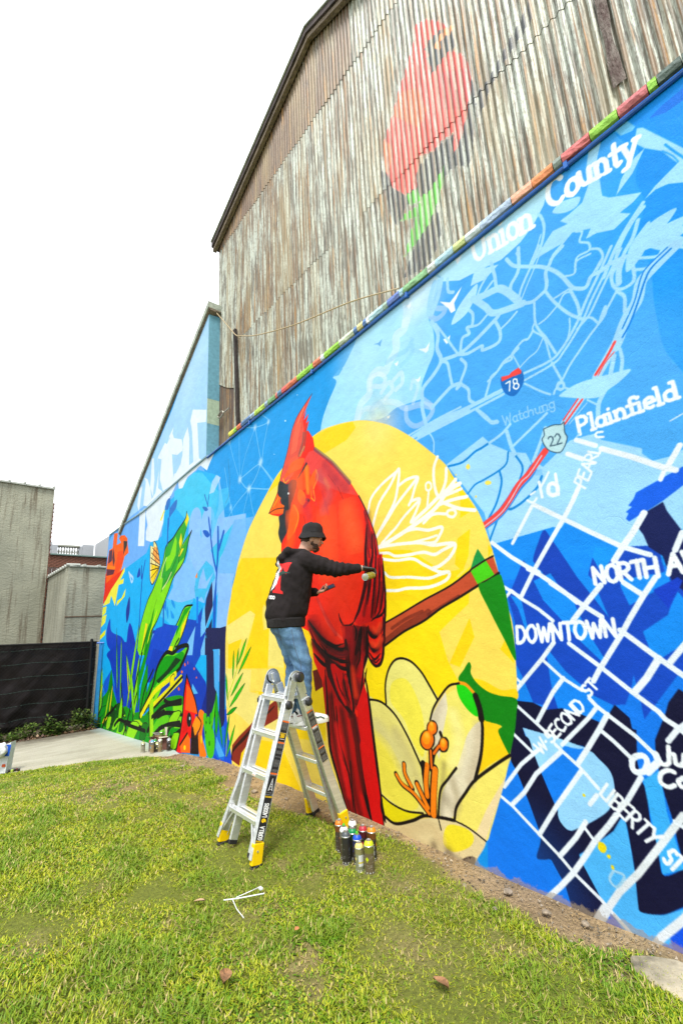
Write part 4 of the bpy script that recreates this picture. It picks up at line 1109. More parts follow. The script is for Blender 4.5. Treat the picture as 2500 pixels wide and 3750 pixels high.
F 3a1018 662 438 663 429 664 420 665 412 666 403 668 395 671 386 673 378 675 369 674 369 671 377 668 385 665 394 663 403 662 411 662 420 661 429 661 438
F 3a1018 626 466 627 458 627 450 628 442 629 434 630 427 632 420 633 413 635 405 634 405 631 412 629 419 627 426 626 434 625 442 625 450 625 458 625 466
G ff5a3a99 40 656 328 647 323 638 334
G ff5a3a99 40 662 301 649 298 637 310
G ff503088 50 722 252 720 228 716 206
F b8141c 812 238 800 232 771 192 732 165 714 167 680 184 673 137 672 119 666 76 663 42 661 10 659 -8 702 -11 742 -20 754 -9 779 43 808 100 814 160 820 213
F d81c22 714 186 691 228 681 204 672 134 665 56 661 -8 693 -11 707 81
F c8181e 790 199 769 180 750 97 739 28 715 -12 738 -18 770 45 787 116
F d41c20 745 163 725 150 723 78 703 -9 723 -14 741 51
S 6a0e20 100 728 165 719 127
F 1c0a0e 812 247 811 233 811 219 810 206 810 192 810 179 810 165 810 152 810 139 809 128 809 116 808 105 806 92 801 80 795 67 788 54 782 42 775 28 769 15 762 2 755 -11 753 -10 758 3 764 17 770 31 776 44 782 57 788 70 794 83 798 95 800 106 801 117 801 128 802 140 802 152 803 166 803 179 804 193 805 206 806 220 808 233 809 247
F 1c0a0e 792 210 791 192 788 174 786 157 785 142 784 131 784 122 784 114 781 104 774 94 766 84 757 73 750 61 746 44 743 26 741 6 739 -14 737 -14 739 6 740 26 743 45 746 62 753 76 762 87 771 97 777 106 779 115 780 122 780 131 781 143 783 158 786 175 788 193 791 210
F 1c0a0e 779 179 779 164 780 148 779 132 777 118 772 105 766 93 759 83 752 72 751 73 756 85 761 96 766 107 770 119 773 133 774 148 775 164 777 180
F 1c0a0e 749 181 744 176 739 172 735 168 733 162 731 155 730 146 729 136 728 126 726 115 725 103 724 91 721 78 718 65 714 50 710 36 705 24 702 14 698 6 694 -1 691 -8 687 -7 689 1 691 9 693 17 695 27 699 39 702 53 706 68 708 81 710 93 712 105 713 116 714 127 716 138 718 148 720 158 723 167 728 174 734 178 740 181 746 184
S 4a0c14 25 742 84 739 28 730 -16
F 1c0a0e 688 248 687 236 686 225 684 213 683 199 681 183 680 165 678 147 676 129 674 112 672 95 670 79 667 62 665 46 664 29 662 13 660 -4 658 -3 658 13 659 30 660 46 662 63 663 79 665 96 667 113 669 129 671 147 673 166 675 184 677 200 679 213 681 225 684 237 686 248
F 1c0a0e 653 4 654 10 655 15 656 20 657 24 658 29 659 34 659 40 661 45 663 45 664 40 665 34 666 29 665 23 664 18 661 13 659 8 656 4
G 3a0a12bb 70 795 194 787 116 766 46 746 -9
G 3a0a12bb 70 761 171 745 98 731 30 715 -12
G 7a1018aa 70 732 162 721 102 714 45
G e83030aa 50 781 143 768 82 751 25
G 2a0810cc 50 749 224 736 169
S b8d820 14 1265 2 1256 80 1246 116 1255 151 1235 182 1211 216 1195 249 1155 300
C 46c41c 1149 310 1165 295 1180 275 1193 253 1199 241 1189 250 1172 269 1158 291
L 0e5a10 8 1149 310 1165 295 1180 275 1193 253 1199 241 1189 250 1172 269 1158 291 1149 310
C 46c41c 1125 288 1146 273 1169 252 1189 228 1198 216 1186 225 1162 245 1141 267
L 0e5a10 8 1125 288 1146 273 1169 252 1189 228 1198 216 1186 225 1162 245 1141 267 1125 288
C 46c41c 1223 276 1228 257 1230 236 1230 213 1228 202 1225 213 1221 235 1221 257
L 0e5a10 8 1223 276 1228 257 1230 236 1230 213 1228 202 1225 213 1221 235 1221 257 1223 276
C 3cb820 1195 283 1201 271 1205 256 1206 240 1206 232 1202 240 1197 254 1194 270
L 0e5a10 8 1195 283 1201 271 1205 256 1206 240 1206 232 1202 240 1197 254 1194 270 1195 283
C 46c41c 1269 213 1271 195 1269 174 1263 154 1259 144 1258 154 1259 175 1263 196
L 0e5a10 8 1269 213 1271 195 1269 174 1263 154 1259 144 1258 154 1259 175 1263 196 1269 213
C 46c41c 1169 221 1189 208 1211 189 1230 168 1239 156 1226 164 1204 182 1184 202
L 0e5a10 8 1169 221 1189 208 1211 189 1230 168 1239 156 1226 164 1204 182 1184 202 1169 221
C 46c41c 1158 196 1183 182 1210 163 1235 140 1246 127 1232 135 1203 154 1178 175
L 0e5a10 8 1158 196 1183 182 1210 163 1235 140 1246 127 1232 135 1203 154 1178 175 1158 196
C 2ca820 1203 132 1220 129 1238 122 1255 112 1263 106 1253 107 1234 113 1217 122
L 0e5a10 8 1203 132 1220 129 1238 122 1255 112 1263 106 1253 107 1234 113 1217 122 1203 132
C 2ca820 1316 109 1313 85 1305 58 1294 32 1287 19 1288 33 1294 61 1304 88
L 0e5a10 8 1316 109 1313 85 1305 58 1294 32 1287 19 1288 33 1294 61 1304 88 1316 109
C 46c41c 1213 87 1229 67 1245 41 1258 13 1263 -1 1253 11 1236 36 1222 63
L 0e5a10 8 1213 87 1229 67 1245 41 1258 13 1263 -1 1253 11 1236 36 1222 63 1213 87
C 2ca820 1246 109 1257 88 1266 62 1272 35 1274 21 1267 34 1257 59 1249 86
L 0e5a10 8 1246 109 1257 88 1266 62 1272 35 1274 21 1267 34 1257 59 1249 86 1246 109
F a9d4f6 1463 1478 1787 1220 2143 1014 2423 862 1355 916 1348 1110 1364 1419
A bfe0fa 1624 1265 0.6 0.5
A bfe0fa 1504 1354 0.5 0.5
F e2eff9 1856 1098 1937 1061 1952 1003 1936 1053 1891 1035 1918 993 1958 881 1832 884 1436 889 1496 920 1520 1063 1443 1038 1441 1083 1564 1132 1586 1095 1566 1046 1546 922 1586 920 1590 1027 1610 1079 1651 1044 1654 982 1670 951 1739 914 1756 998 1647 1000 1669 1050 1795 1100 1834 1083
F e2eff9 1759 1133 1772 1111 1750 1081 1806 1104 1828 1073 1806 1112
F e2eff9 2118 1016 2089 988 2110 883 1975 843 2023 943 2066 994
F e2eff9 2019 1078 1994 1071 1970 968 1982 894 2023 943
F e2eff9 2177 981 2138 980 2170 864 2071 863 2069 693 2157 706 2156 853 2203 904
F e2eff9 1898 919 1778 932 1566 914 1473 900 1517 884 1596 879 1644 848 1679 854 1691 888 1734 864 1769 844 1825 818 1837 753 1891 691 1978 697 2049 716 2054 755 2034 778 2066 834 2048 870
F e2eff9 1495 900 1437 902 1355 910 1401 879 1427 856 1472 884
F a9d4f6 1891 1039 1902 950 1852 882 1919 917 1918 993
F a9d4f6 1768 1020 1714 1000 1715 957 1744 916
F f2e640 1833 805 1823 799 1859 766 1878 769
F dbe9fb88 1352 820 1319 802 1369 766 1403 768 1384 805
C 3478c8 1823 803 1807 835 1774 838 1784 798 1813 801
C 3478c8 1698 817 1700 787 1743 769 1771 762 1765 798
S 2f6cc0 30 1769 844 1770 761 1779 707 1783 651
C 3478c8 1457 735 1429 730 1411 716 1435 717
S 3478c8 30 1441 774 1415 732
S 3478c8 30 1406 765 1415 729
S 0b66c8 20 1408 692 1383 611
S 9ac4de 20 2723 855 2422 858 2170 859 1853 886 1717 884 1581 899 1473 900 1348 914 1260 914
S 5a6a70 6 1268 848 1258 786 1260 731 1286 709
'''
ART2='''
F 3c4249 338 1345 332 1319 341 1270 355 1183 368 1161 390 1186 410 1192 429 1181 447 1137 463 1106 482 1048 541 1052 521 1076 501 1104 451 1155 437 1218 420 1262 390 1262
F 3c4249 584 1354 561 1326 554 1279 522 1232 487 1233 490 1267 431 1273 390 1262 396 1209 429 1186 466 1183 522 1203 538 1181 553 1177 565 1203 575 1261 585 1320
F 444a52 331 1301 302 1303 276 1312 303 1286 319 1258 338 1247
F ee5650 456 1635 420 1608 385 1553 373 1520 367 1475 367 1449 352 1424 340 1384 338 1345 342 1325 355 1286 368 1254 382 1231 395 1220 389 1267 403 1270 418 1276 437 1270 474 1290 489 1250 488 1224 522 1232 554 1279 568 1332 576 1399 567 1426 535 1471 512 1513 486 1547 468 1576 457 1594
F f07a50 512 1506 462 1463 444 1382 467 1357 536 1464
F f08a60 576 1399 567 1426 544 1385 558 1322 568 1332
F d84a50 411 1444 341 1373 342 1325 358 1289 410 1345
F 3c4a54 387 1537 364 1498 361 1458 366 1452 383 1463 396 1459 419 1454 431 1465 421 1469 433 1511 423 1512 434 1536 425 1547 409 1543
F f0a060 402 1523 382 1528 359 1510 367 1498 387 1511 394 1506 393 1488 410 1509
F 62c840 436 1202 419 1213 427 1178 441 1149 471 1113 495 1102 523 1090 541 1088 524 1115 515 1135 498 1155 542 1180 530 1188 493 1179 483 1182 512 1197 519 1229 489 1221 485 1196 460 1187
F 444a52 339 1280 306 1304 258 1340 231 1360 217 1379 216 1334 245 1319 281 1299 310 1278 330 1261
F 444a52 551 1039 485 1098 444 1125 439 1077 459 1043 487 1025
'''
# ------------------------------------------------------------------ helpers
def lin1(h,k=1.):
    return tuple(k*float(x) for x in lin([int(h[i:i+2],16)/255 for i in (0,2,4)]))
def newmat(name):
    m=bpy.data.materials.new(name); m.use_nodes=True; n=m.node_tree; b=n.nodes['Principled BSDF']; return m,n,b
def N(n,t,**kw):
    x=n.nodes.new(t)
    for k,v in kw.items():
        if k in x.inputs: x.inputs[k].default_value=v
        else: setattr(x,k,v)
    return x
def mat(name,col,rough=.6,metal=0.,var=.12,scale=20.,bump=.0,bscale=60.,col2=None,spec=.4,stretch=(1,1,1),dist=.01,coat=0.):
    m,n,b=newmat(name)
    b.inputs['Roughness'].default_value=rough; b.inputs['Metallic'].default_value=metal; b.inputs['Specular IOR Level'].default_value=spec
    if coat: b.inputs['Coat Weight'].default_value=coat
    c=V(col); c2=V(col2) if col2 else c*(1-var*1.6)
    tc=N(n,'ShaderNodeTexCoord'); mp=N(n,'ShaderNodeMapping'); mp.inputs['Scale'].default_value=stretch
    nz=N(n,'ShaderNodeTexNoise',Scale=scale,Detail=5.,Roughness=.6)
    n.links.new(tc.outputs['Object'],mp.inputs['Vector']); n.links.new(mp.outputs['Vector'],nz.inputs['Vector'])
    rp=N(n,'ShaderNodeValToRGB'); rp.color_ramp.elements[0].position=.35; rp.color_ramp.elements[1].position=.65
    rp.color_ramp.elements[0].color=(*c2,1); rp.color_ramp.elements[1].color=(*(c*(1+var*.4)),1)
    n.links.new(nz.outputs['Fac'],rp.inputs['Fac']); n.links.new(rp.outputs['Color'],b.inputs['Base Color'])
    if bump:
        nb=N(n,'ShaderNodeTexNoise',Scale=bscale,Detail=4.); bp=N(n,'ShaderNodeBump',Strength=bump,Distance=dist)
        n.links.new(mp.outputs['Vector'],nb.inputs['Vector']); n.links.new(nb.outputs['Fac'],bp.inputs['Height']); n.links.new(bp.outputs['Normal'],b.inputs['Normal'])
    return m
def mesh(name,verts,faces,m=None,parent=None,smooth=False,kind=None):
    me=bpy.data.meshes.new(name); me.from_pydata([tuple(v) for v in verts],[],faces); me.update()
    if smooth: me.shade_smooth()
    return link(name,me,m,parent,kind)
def link(name,me,m=None,parent=None,kind=None):
    o=bpy.data.objects.new(name,me); COL.objects.link(o)
    if m:
        for q in (m if isinstance(m,list) else [m]): me.materials.append(q)
    if parent is not None: setp(o,parent)
    if kind: o['kind']=kind
    return o
def setp(o,parent):
    o.parent=parent; o.matrix_parent_inverse=Matrix.Translation(parent.location).inverted() if parent.type=='EMPTY' else Matrix.Identity(4)
def thing(name,label,cat,loc=(0,0,0),group=None):
    o=bpy.data.objects.new(name,None); COL.objects.link(o); o.location=loc; o.empty_display_size=.1
    return tag(o,label,cat,group)
def tag(o,label,cat,group=None):
    o['label']=label; o['category']=cat
    if group: o['group']=group
    return o
class MB:
    def __init__(s): s.v=[]; s.f=[]; s.mi=[]
    def add(s,v,f,mi=0):
        k=len(s.v); s.v+= [tuple(x) for x in v]; s.f+=[tuple(i+k for i in q) for q in f]; s.mi+=[mi]*len(f)
    def box(s,a,b,mi=0):
        (x0,y0,z0),(x1,y1,z1)=a,b
        s.add([(x0,y0,z0),(x1,y0,z0),(x1,y1,z0),(x0,y1,z0),(x0,y0,z1),(x1,y0,z1),(x1,y1,z1),(x0,y1,z1)],
              [(0,3,2,1),(4,5,6,7),(0,1,5,4),(1,2,6,5),(2,3,7,6),(3,0,4,7)],mi)
    def beam(s,p0,p1,w,d,side,mi=0):      # w across 'side', d across the third axis
        p0,p1,side=V(p0),V(p1),V(side); ax=(p1-p0).normalized(); side=(side-ax*side.dot(ax)).normalized(); t=ax.cross(side)
        c=[side*(w/2)*a+t*(d/2)*b for a,b in ((-1,-1),(1,-1),(1,1),(-1,1))]
        s.add([p0+q for q in c]+[p1+q for q in c],[(3,2,1,0),(4,5,6,7),(0,1,5,4),(1,2,6,5),(2,3,7,6),(3,0,4,7)],mi)
    def tube(s,pts,r,n=8,mi=0,cap=True):
        pts=[V(p) for p in pts]; rs=r if isinstance(r,(list,tuple)) else [r]*len(pts)
        rings=[]; up=None
        for i,p in enumerate(pts):
            ax=(pts[min(i+1,len(pts)-1)]-pts[max(i-1,0)]).normalized()
            if up is None: up=ax.orthogonal().normalized()
            up=(up-ax*up.dot(ax)).normalized(); t=ax.cross(up)
            rings.append([p+(up*math.cos(a)+t*math.sin(a))*rs[i] for a in [2*math.pi*j/n for j in range(n)]])
        v=[q for r_ in rings for q in r_]; f=[]
        for i in range(len(pts)-1):
            for j in range(n): f.append((i*n+j,i*n+(j+1)%n,(i+1)*n+(j+1)%n,(i+1)*n+j))
        if cap: f.append(tuple(range(n-1,-1,-1))); f.append(tuple((len(pts)-1)*n+j for j in range(n)))
        s.add(v,f,mi)
    def lathe(s,prof,n=20,M=None,mi=0):    # prof: (r,z)
        v=[];f=[]
        for r,z in prof:
            for j in range(n):
                a=2*math.pi*j/n; v.append(V((r*math.cos(a),r*math.sin(a),z)))
        for i in range(len(prof)-1):
            for j in range(n): f.append((i*n+j,i*n+(j+1)%n,(i+1)*n+(j+1)%n,(i+1)*n+j))
        f.append(tuple(range(n-1,-1,-1))); f.append(tuple((len(prof)-1)*n+j for j in range(n)))
        if M: v=[M@q for q in v]
        s.add(v,f,mi)
    def build(s,name,m,parent=None,smooth=False,kind=None,bevel=0):
        me=bpy.data.meshes.new(name); me.from_pydata(s.v,[],s.f)
        o=link(name,me,m,parent,kind)
        if isinstance(m,list): me.polygons.foreach_set('material_index',s.mi)
        bm=bmesh.new(); bm.from_mesh(me); bmesh.ops.recalc_face_normals(bm,faces=bm.faces)
        if bevel: bmesh.ops.bevel(bm,geom=list(bm.edges),offset=bevel,segments=1,affect='EDGES')
        bm.to_mesh(me); bm.free(); me.update()
        if smooth:
            me.shade_smooth()
            try: me.set_sharp_from_angle(angle=R_(35))
            except Exception: pass
        return o
# image drawn in code (flat print)
def mkimage(name,cv,alpha=None):
    im=bpy.data.images.new(name,cv.W,cv.H,alpha=alpha is not None)
    a=np.clip(cv.img,0,1); a=np.where(a<=.0031308,a*12.92,1.055*np.power(np.maximum(a,1e-6),1/2.4)-.055)
    px=np.ones((cv.H,cv.W,4),np.float32); px[...,:3]=a
    if alpha is not None: px[...,3]=alpha
    im.pixels.foreach_set(px.ravel()); im.update(); im.pack(); return im
def text_paint(cv,s,x,y,h,col,w,sx=1.,vert=False):
    for ch in s:
        adv,st=FONT[ch]
        for path in st:
            P=[((x+a*h*sx,y+b*h) if not vert else (x-b*h,y+a*h*sx)) for a,b in path]
            cv.stroke(P,w,np.array(col,np.float32))
        if vert: y+=adv*h*sx
        else: x+=adv*h*sx
def img_coord(n,cv,au,av):                # object coordinate -> image coordinate, au/av = axis names
    tc=N(n,'ShaderNodeTexCoord'); sp=N(n,'ShaderNodeSeparateXYZ'); n.links.new(tc.outputs['Object'],sp.inputs[0])
    cb=N(n,'ShaderNodeCombineXYZ')
    for k,(ax,lo,hi) in enumerate(((au,cv.u0,cv.u1),(av,cv.v0,cv.v1))):
        mr=N(n,'ShaderNodeMapRange'); mr.clamp=False
        mr.inputs['From Min'].default_value=lo; mr.inputs['From Max'].default_value=hi
        n.links.new(sp.outputs[ax],mr.inputs['Value']); n.links.new(mr.outputs[0],cb.inputs[k])
    return tc,cb
# ------------------------------------------------------------------ ground height
YS=[-6,4,5.5,6.5,8.2,10.1,13.5,20]; ZS=[0,0,-.03,-.06,-.25,-.38,-.6,-.9]
def gz(y): return float(np.interp(y,YS,ZS))
def fbm(x,y,s=1.,o=3,seed=0.):
    return sum(noise.noise(V((x*s*2**i+seed,y*s*2**i-seed,seed*.7)))/2**i for i in range(o))
def bare(x,y):                             # 0 lawn .. 1 bare soil / straw
    d=3.078-x
    w=.22+.18*fbm(x,y,1.9,3,3.)+.25*max(0,1-abs(y-4.6)/1.5)+ (.12 if y>5.2 else 0)
    b=max(0,min(1,(w-d)/.16+.5))
    for cx_,cy_,r,k in ((1.75,6.5,.8,.6),(2.5,6.6,.6,.65),(2.35,4.9,.5,.55),(2.1,2.1,.3,.28),(1.7,2.9,.25,.25),(.6,7.9,.6,.3),(2.5,2.6,.3,.3),(1.1,7.3,.6,.3)):
        q=((x-cx_)**2+(y-cy_)**2)/(r*r)
        b=max(b,k*math.exp(-q*1.5)*(1.+.9*fbm(x,y,4.,3,9.)))
    b=max(b,.55*max(0,fbm(x,y,2.1,4,20.)-.30)*2)
    return max(0,min(1,b))

# ================================================================== MURAL (flat print on the stucco)
CV=Canvas(-4,14.1,-.9,7.6,200); CV.img[:]=lin([.1,.58,.95]); paint(CV,ART)
ALB=.74
Lm=CV.img@np.array([.25,.6,.15],np.float32); CV.img=Lm[...,None]+(CV.img-Lm[...,None])*1.07; CV.img=np.clip(CV.img,.005,1)**1.09*ALB
IMG=mkimage('mural_print',CV)
def mural_mat():
    m,n,b=newmat('painted_stucco'); b.inputs['Roughness'].default_value=.6; b.inputs['Specular IOR Level'].default_value=.14
    tc,cb=img_coord(n,CV,'Y','Z')
    it=N(n,'ShaderNodeTexImage',image=IMG,extension='EXTEND',interpolation='Cubic'); n.links.new(cb.outputs[0],it.inputs['Vector'])
    # hand painted unevenness
    nz=N(n,'ShaderNodeTexNoise',Scale=3.2,Detail=6.,Roughness=.62); n.links.new(tc.outputs['Object'],nz.inputs['Vector'])
    nz2=N(n,'ShaderNodeTexNoise',Scale=90.,Detail=3.); n.links.new(tc.outputs['Object'],nz2.inputs['Vector'])
    mr=N(n,'ShaderNodeMapRange'); mr.inputs['From Min'].default_value=.3; mr.inputs['From Max'].default_value=.7; mr.inputs['To Min'].default_value=.92; mr.inputs['To Max'].default_value=1.05
    n.links.new(nz.outputs['Fac'],mr.inputs['Value'])
    mr2=N(n,'ShaderNodeMapRange'); mr2.inputs['From Min'].default_value=.3; mr2.inputs['From Max'].default_value=.7; mr2.inputs['To Min'].default_value=.93; mr2.inputs['To Max'].default_value=1.05
    n.links.new(nz2.outputs['Fac'],mr2.inputs['Value'])
    mu=N(n,'ShaderNodeMath',operation='MULTIPLY'); n.links.new(mr.outputs[0],mu.inputs[0]); n.links.new(mr2.outputs[0],mu.inputs[1])
    mxx=N(n,'ShaderNodeVectorMath',operation='SCALE'); n.links.new(it.outputs['Color'],mxx.inputs[0]); n.links.new(mu.outputs[0],mxx.inputs['Scale'])
    # splashed soil and scuffs along the foot of the wall
    sp=N(n,'ShaderNodeSeparateXYZ'); n.links.new(tc.outputs['Object'],sp.inputs[0])
    nz3=N(n,'ShaderNodeTexNoise',Scale=7.,Detail=6.,Roughness=.7); n.links.new(tc.outputs['Object'],nz3.inputs['Vector'])
    gr=N(n,'ShaderNodeMapRange'); gr.inputs['From Min'].default_value=2.; gr.inputs['From Max'].default_value=13.; gr.inputs['To Min'].default_value=0.; gr.inputs['To Max'].default_value=.62
    n.links.new(sp.outputs['Y'],gr.inputs['Value'])
    ad=N(n,'ShaderNodeMath',operation='ADD'); n.links.new(sp.outputs['Z'],ad.inputs[0]); n.links.new(gr.outputs[0],ad.inputs[1])
    m2=N(n,'ShaderNodeMath',operation='MULTIPLY_ADD'); m2.inputs[1].default_value=-.22; n.links.new(nz3.outputs['Fac'],m2.inputs[0]); n.links.new(ad.outputs[0],m2.inputs[2])
    rm=N(n,'ShaderNodeMapRange'); rm.inputs['From Min'].default_value=-.09; rm.inputs['From Max'].default_value=-.075; rm.inputs['To Min'].default_value=.6; rm.inputs['To Max'].default_value=0.
    n.links.new(m2.outputs[0],rm.inputs['Value'])
    mg=N(n,'ShaderNodeMix',data_type='RGBA'); n.links.new(rm.outputs[0],mg.inputs[0]); n.links.new(mxx.outputs[0],mg.inputs[6]); mg.inputs[7].default_value=(.25,.20,.13,1)
    n.links.new(mg.outputs[2],b.inputs['Base Color'])
    # stucco relief, trowel marks and a few cracks
    nb=N(n,'ShaderNodeTexNoise',Scale=120.,Detail=4.,Roughness=.65); n.links.new(tc.outputs['Object'],nb.inputs['Vector'])
    nb2=N(n,'ShaderNodeTexNoise',Scale=9.,Detail=5.); n.links.new(tc.outputs['Object'],nb2.inputs['Vector'])
    vo=N(n,'ShaderNodeTexVoronoi',feature='DISTANCE_TO_EDGE',Scale=.55); 
    wv=N(n,'ShaderNodeTexNoise',Scale=2.,Detail=4.); n.links.new(tc.outputs['Object'],wv.inputs['Vector'])
    vm=N(n,'ShaderNodeVectorMath',operation='MULTIPLY_ADD'); n.links.new(wv.outputs['Color'],vm.inputs[0]); vm.inputs[1].default_value=(.8,.8,.8); n.links.new(tc.outputs['Object'],vm.inputs[2]); n.links.new(vm.outputs[0],vo.inputs['Vector'])
    cr=N(n,'ShaderNodeMapRange'); cr.inputs['From Min'].default_value=0.; cr.inputs['From Max'].default_value=.004; n.links.new(vo.outputs['Distance'],cr.inputs['Value'])
    a1=N(n,'ShaderNodeMath',operation='MULTIPLY_ADD'); a1.inputs[1].default_value=4.; n.links.new(nb2.outputs['Fac'],a1.inputs[0]); n.links.new(nb.outputs['Fac'],a1.inputs[2])
    a2=N(n,'ShaderNodeMath',operation='MULTIPLY_ADD'); a2.inputs[1].default_value=.35; n.links.new(cr.outputs[0],a2.inputs[0]); n.links.new(a1.outputs[0],a2.inputs[2])
    bp=N(n,'ShaderNodeBump',Strength=.5,Distance=.004); n.links.new(a2.outputs[0],bp.inputs['Height']); n.links.new(bp.outputs['Normal'],b.inputs['Normal'])
    return m
MURAL=mural_mat()
WX=3.078
def wall_top(y): return float(np.interp(y,[-4,.25,6.31,7.18],[5.12,4.896,4.565,4.51]))
def prism(name,front,x0,x1,m,parent=None,bevel=0):     # polygon in (y,z) extruded in x
    n=len(front); v=[(x0,y,z) for y,z in front]+[(x1,y,z) for y,z in front]
    f=[tuple(range(n)),tuple(range(2*n-1,n-1,-1))]+[(i,(i+1)%n,n+(i+1)%n,n+i) for i in range(n)]
    b=MB(); b.add(v,f); return b.build(name,m,parent,bevel=bevel)
wall=thing('mural_wall','long stucco wall painted with a blue street map, yellow disc, red cardinal and lily','wall',(WX,5,0))
front=[(-4,-.4),(7.18,-.45),(13.9,-1.0),(13.42,4.18),(12.6,4.24),(10.6,4.25),(9.25,4.37),(7.82,4.48),(7.18,4.51),(6.31,4.565),(.25,4.896),(-4,5.12)]
prism('painted_face',front,WX,WX+.2,MURAL,wall)
# round moulding under the coping, then the coping in painted pieces
blue=mat('blue_gloss',lin1('1a74dc',.6),.35,bump=.2,bscale=50,coat=.2)
lblue=mat('pale_ledge',lin1('a8cfe0',.6),.5,bump=.3)
b=MB(); b.tube([(WX-.014,y,wall_top(y)-.022) for y in np.linspace(-4,7.1,14)],.017,8); b.build('conduit',blue,wall,smooth=True)
b=MB()
for y in np.arange(-3.7,6.3,1.55): b.box((WX-.036,y,wall_top(y)-.05),(WX-.0005,y+.028,wall_top(y)+.004))
b.build('conduit_clips',blue,wall)
b=MB(); b.tube([(WX-.006,y,z) for y,z in [(7.1,4.53),(7.82,4.49),(8.6,4.43),(9.25,4.38),(10.0,4.30),(10.6,4.265),(11.9,4.255),(13.35,4.21)]],.02,6); b.build('ledge_strip',lblue,wall,smooth=True)
COP=[(6.082, 6.257, 'e4e440'), (5.993, 6.082, '9ad838'), (5.853, 5.993, 'f07848'), (5.569, 5.853, '4a78b0'), (5.449, 5.569, 'a8c8e8'), (5.166, 5.449, 'b8dc50'), (5.085, 5.166, 'a0b8d8'), (4.879, 5.085, '6aa060'), (4.831, 4.879, 'e06858'), (4.723, 4.831, '5a8ab0'), (4.611, 4.723, 'e85a58'), (4.366, 4.611, 'f0784c'), (4.027, 4.366, '98d830'), (3.873, 4.027, 'f08058'), (3.804, 3.873, 'e0f0fa'), (3.53, 3.804, '98d830'), (3.276, 3.53, 'e0f0d0'), (3.218, 3.276, '5080c0'), (3.129, 3.218, 'f4e8a0'), (3.073, 3.129, '5080c0'), (3.023, 3.073, 'f0f4f4'), (2.823, 3.023, 'b8e4f4'), (2.76, 2.823, 'b0d0c0'), (2.594, 2.76, '6080d0'), (2.543, 2.594, 'a8d8f0'), (2.237, 2.543, '80b880'), (2.144, 2.237, 'e8f4f0'), (1.946, 2.144, 'b0dcf0'), (1.817, 1.946, 'd0e090'), (1.667, 1.817, 'd8e8f0'), (1.381, 1.667, 'b8d0f0'), (1.208, 1.381, 'f0b090'), (1.044, 1.208, 'f09050'), (0.981, 1.044, '90a098'), (0.784, 0.981, 'd86868'), (0.604, 0.784, '98d838'), (0.426, 0.604, 'd06a70'), (0.373, 0.426, '90d030'), (0.242, 0.373, '405850'), (-1.2, 0.242, '405850'), (-4, -1.2, 'd06a70')]
cop_m={}
y_prev=None
for i,(ya,yb,hx) in enumerate(COP):
    if hx not in cop_m:
        c=tuple(.05+q for q in lin1(hx,.82)); c2=tuple(.6*k+.10 for k in c) 
        cop_m[hx]=mat('coping_paint_'+hx,c,.75,bump=.9,bscale=24,scale=14,col2=tuple(.72*k for k in c),dist=.02)
    n=max(2,int((yb-ya)/.09)); v=[];f=[]
    prof=[(.0,.0),(-.035,.010),(-.045,.042),(-.036,.078),(.0,.092),(.215,.098)]
    for k in range(n+1):
        y=ya+.003+(yb-ya-.006)*k/n
        for q,(dx,dz) in enumerate(prof):
            j=.006*fbm(y*6+q*3,q,1,3,5.)
            v.append((WX+dx+j,y,wall_top(y)+dz+(0 if q==0 else j)))
    for k in range(n):
        for q in range(5): a=k*6+q; f.append((a,a+1,a+7,a+6))
        a=k*6; f.append((a+5,a,a+6,a+11))
    f.append(tuple(range(5,-1,-1))); f.append(tuple(n*6+q for q in range(6)))
    b=MB(); b.add(v,f); b.build('coping_section',cop_m[hx],wall)
# ================================================================== HOUSE GABLE beyond
house=thing('painted_gable_house','pale blue painted house gable with white lettering rising beyond the rusty metal building','house',(WX,9,4))
gf=[(7.182,4.52),(7.82,4.49),(9.25,4.385),(10.6,4.27),(12.0,4.262),(7.182,7.34)]
prism('painted_gable',gf,WX+.001,WX+.2,MURAL,house)
tealm=mat('teal_side_paint',lin1('7cbcd4',.62),.7,bump=.4,bscale=90,dist=.004); bandm=mat('cream_band_paint',lin1('c4dcc0',.62),.7,bump=.4,bscale=90,dist=.004)
b=MB()
for z0,z1,k in ((4.5,5.15,0),(5.15,5.62,1),(5.62,7.30,0)):
    b.box((WX+.0005,7.165,z0),(WX+.222,7.181,z1-.002),k)
b.build('return_wall',[tealm,bandm],house)
greenm=mat('green_grey_trim',(.36,.40,.33),.6,var=.3,bump=.3,scale=9); woodm=mat('weathered_timber',(.24,.19,.14),.85,var=.35,scale=6,stretch=(8,1,8),bump=.5); darkw=mat('dark_fascia_timber',(.055,.04,.038),.8,var=.4,scale=8,bump=.5)
sl_=(4.31-7.42)/(12.06-7.22)
def hz(y): return 7.42+sl_*(y-7.22)
for nm,mm,x0,x1,za,zb in (('roof_edge',greenm,WX-.05,WX+.26,.02,-.10),('fascia_board',woodm,WX-.03,WX+.2,-.102,-.125),('soffit_board',woodm,WX-.012,WX+.1,-.127,-.145)):
    prism(nm,[(7.1,hz(7.1)+zb),(12.3,hz(12.3)+zb),(12.3,hz(12.3)+za),(7.1,hz(7.1)+za)],x0,x1,mm,house)
b=MB(); v=[(WX+.262,7.1,hz(7.1)-.06),(9,7.1,hz(7.1)-.06),(9,12.3,hz(12.3)-.06),(WX+.262,12.3,hz(12.3)-.06)]
v+=[(x,y,z-.08) for x,y,z in v]; b.add(v,[(0,1,2,3),(7,6,5,4),(0,4,5,1),(1,5,6,2),(2,6,7,3),(3,7,4,0)]); b.build('roof',mat('dark_shingle',(.06,.06,.06),.9,bump=.5,bscale=30),house)
b=MB(); b.box((WX+.202,12.05,-.8),(9,12.25,4.2)); b.build('end_wall',tealm,house)
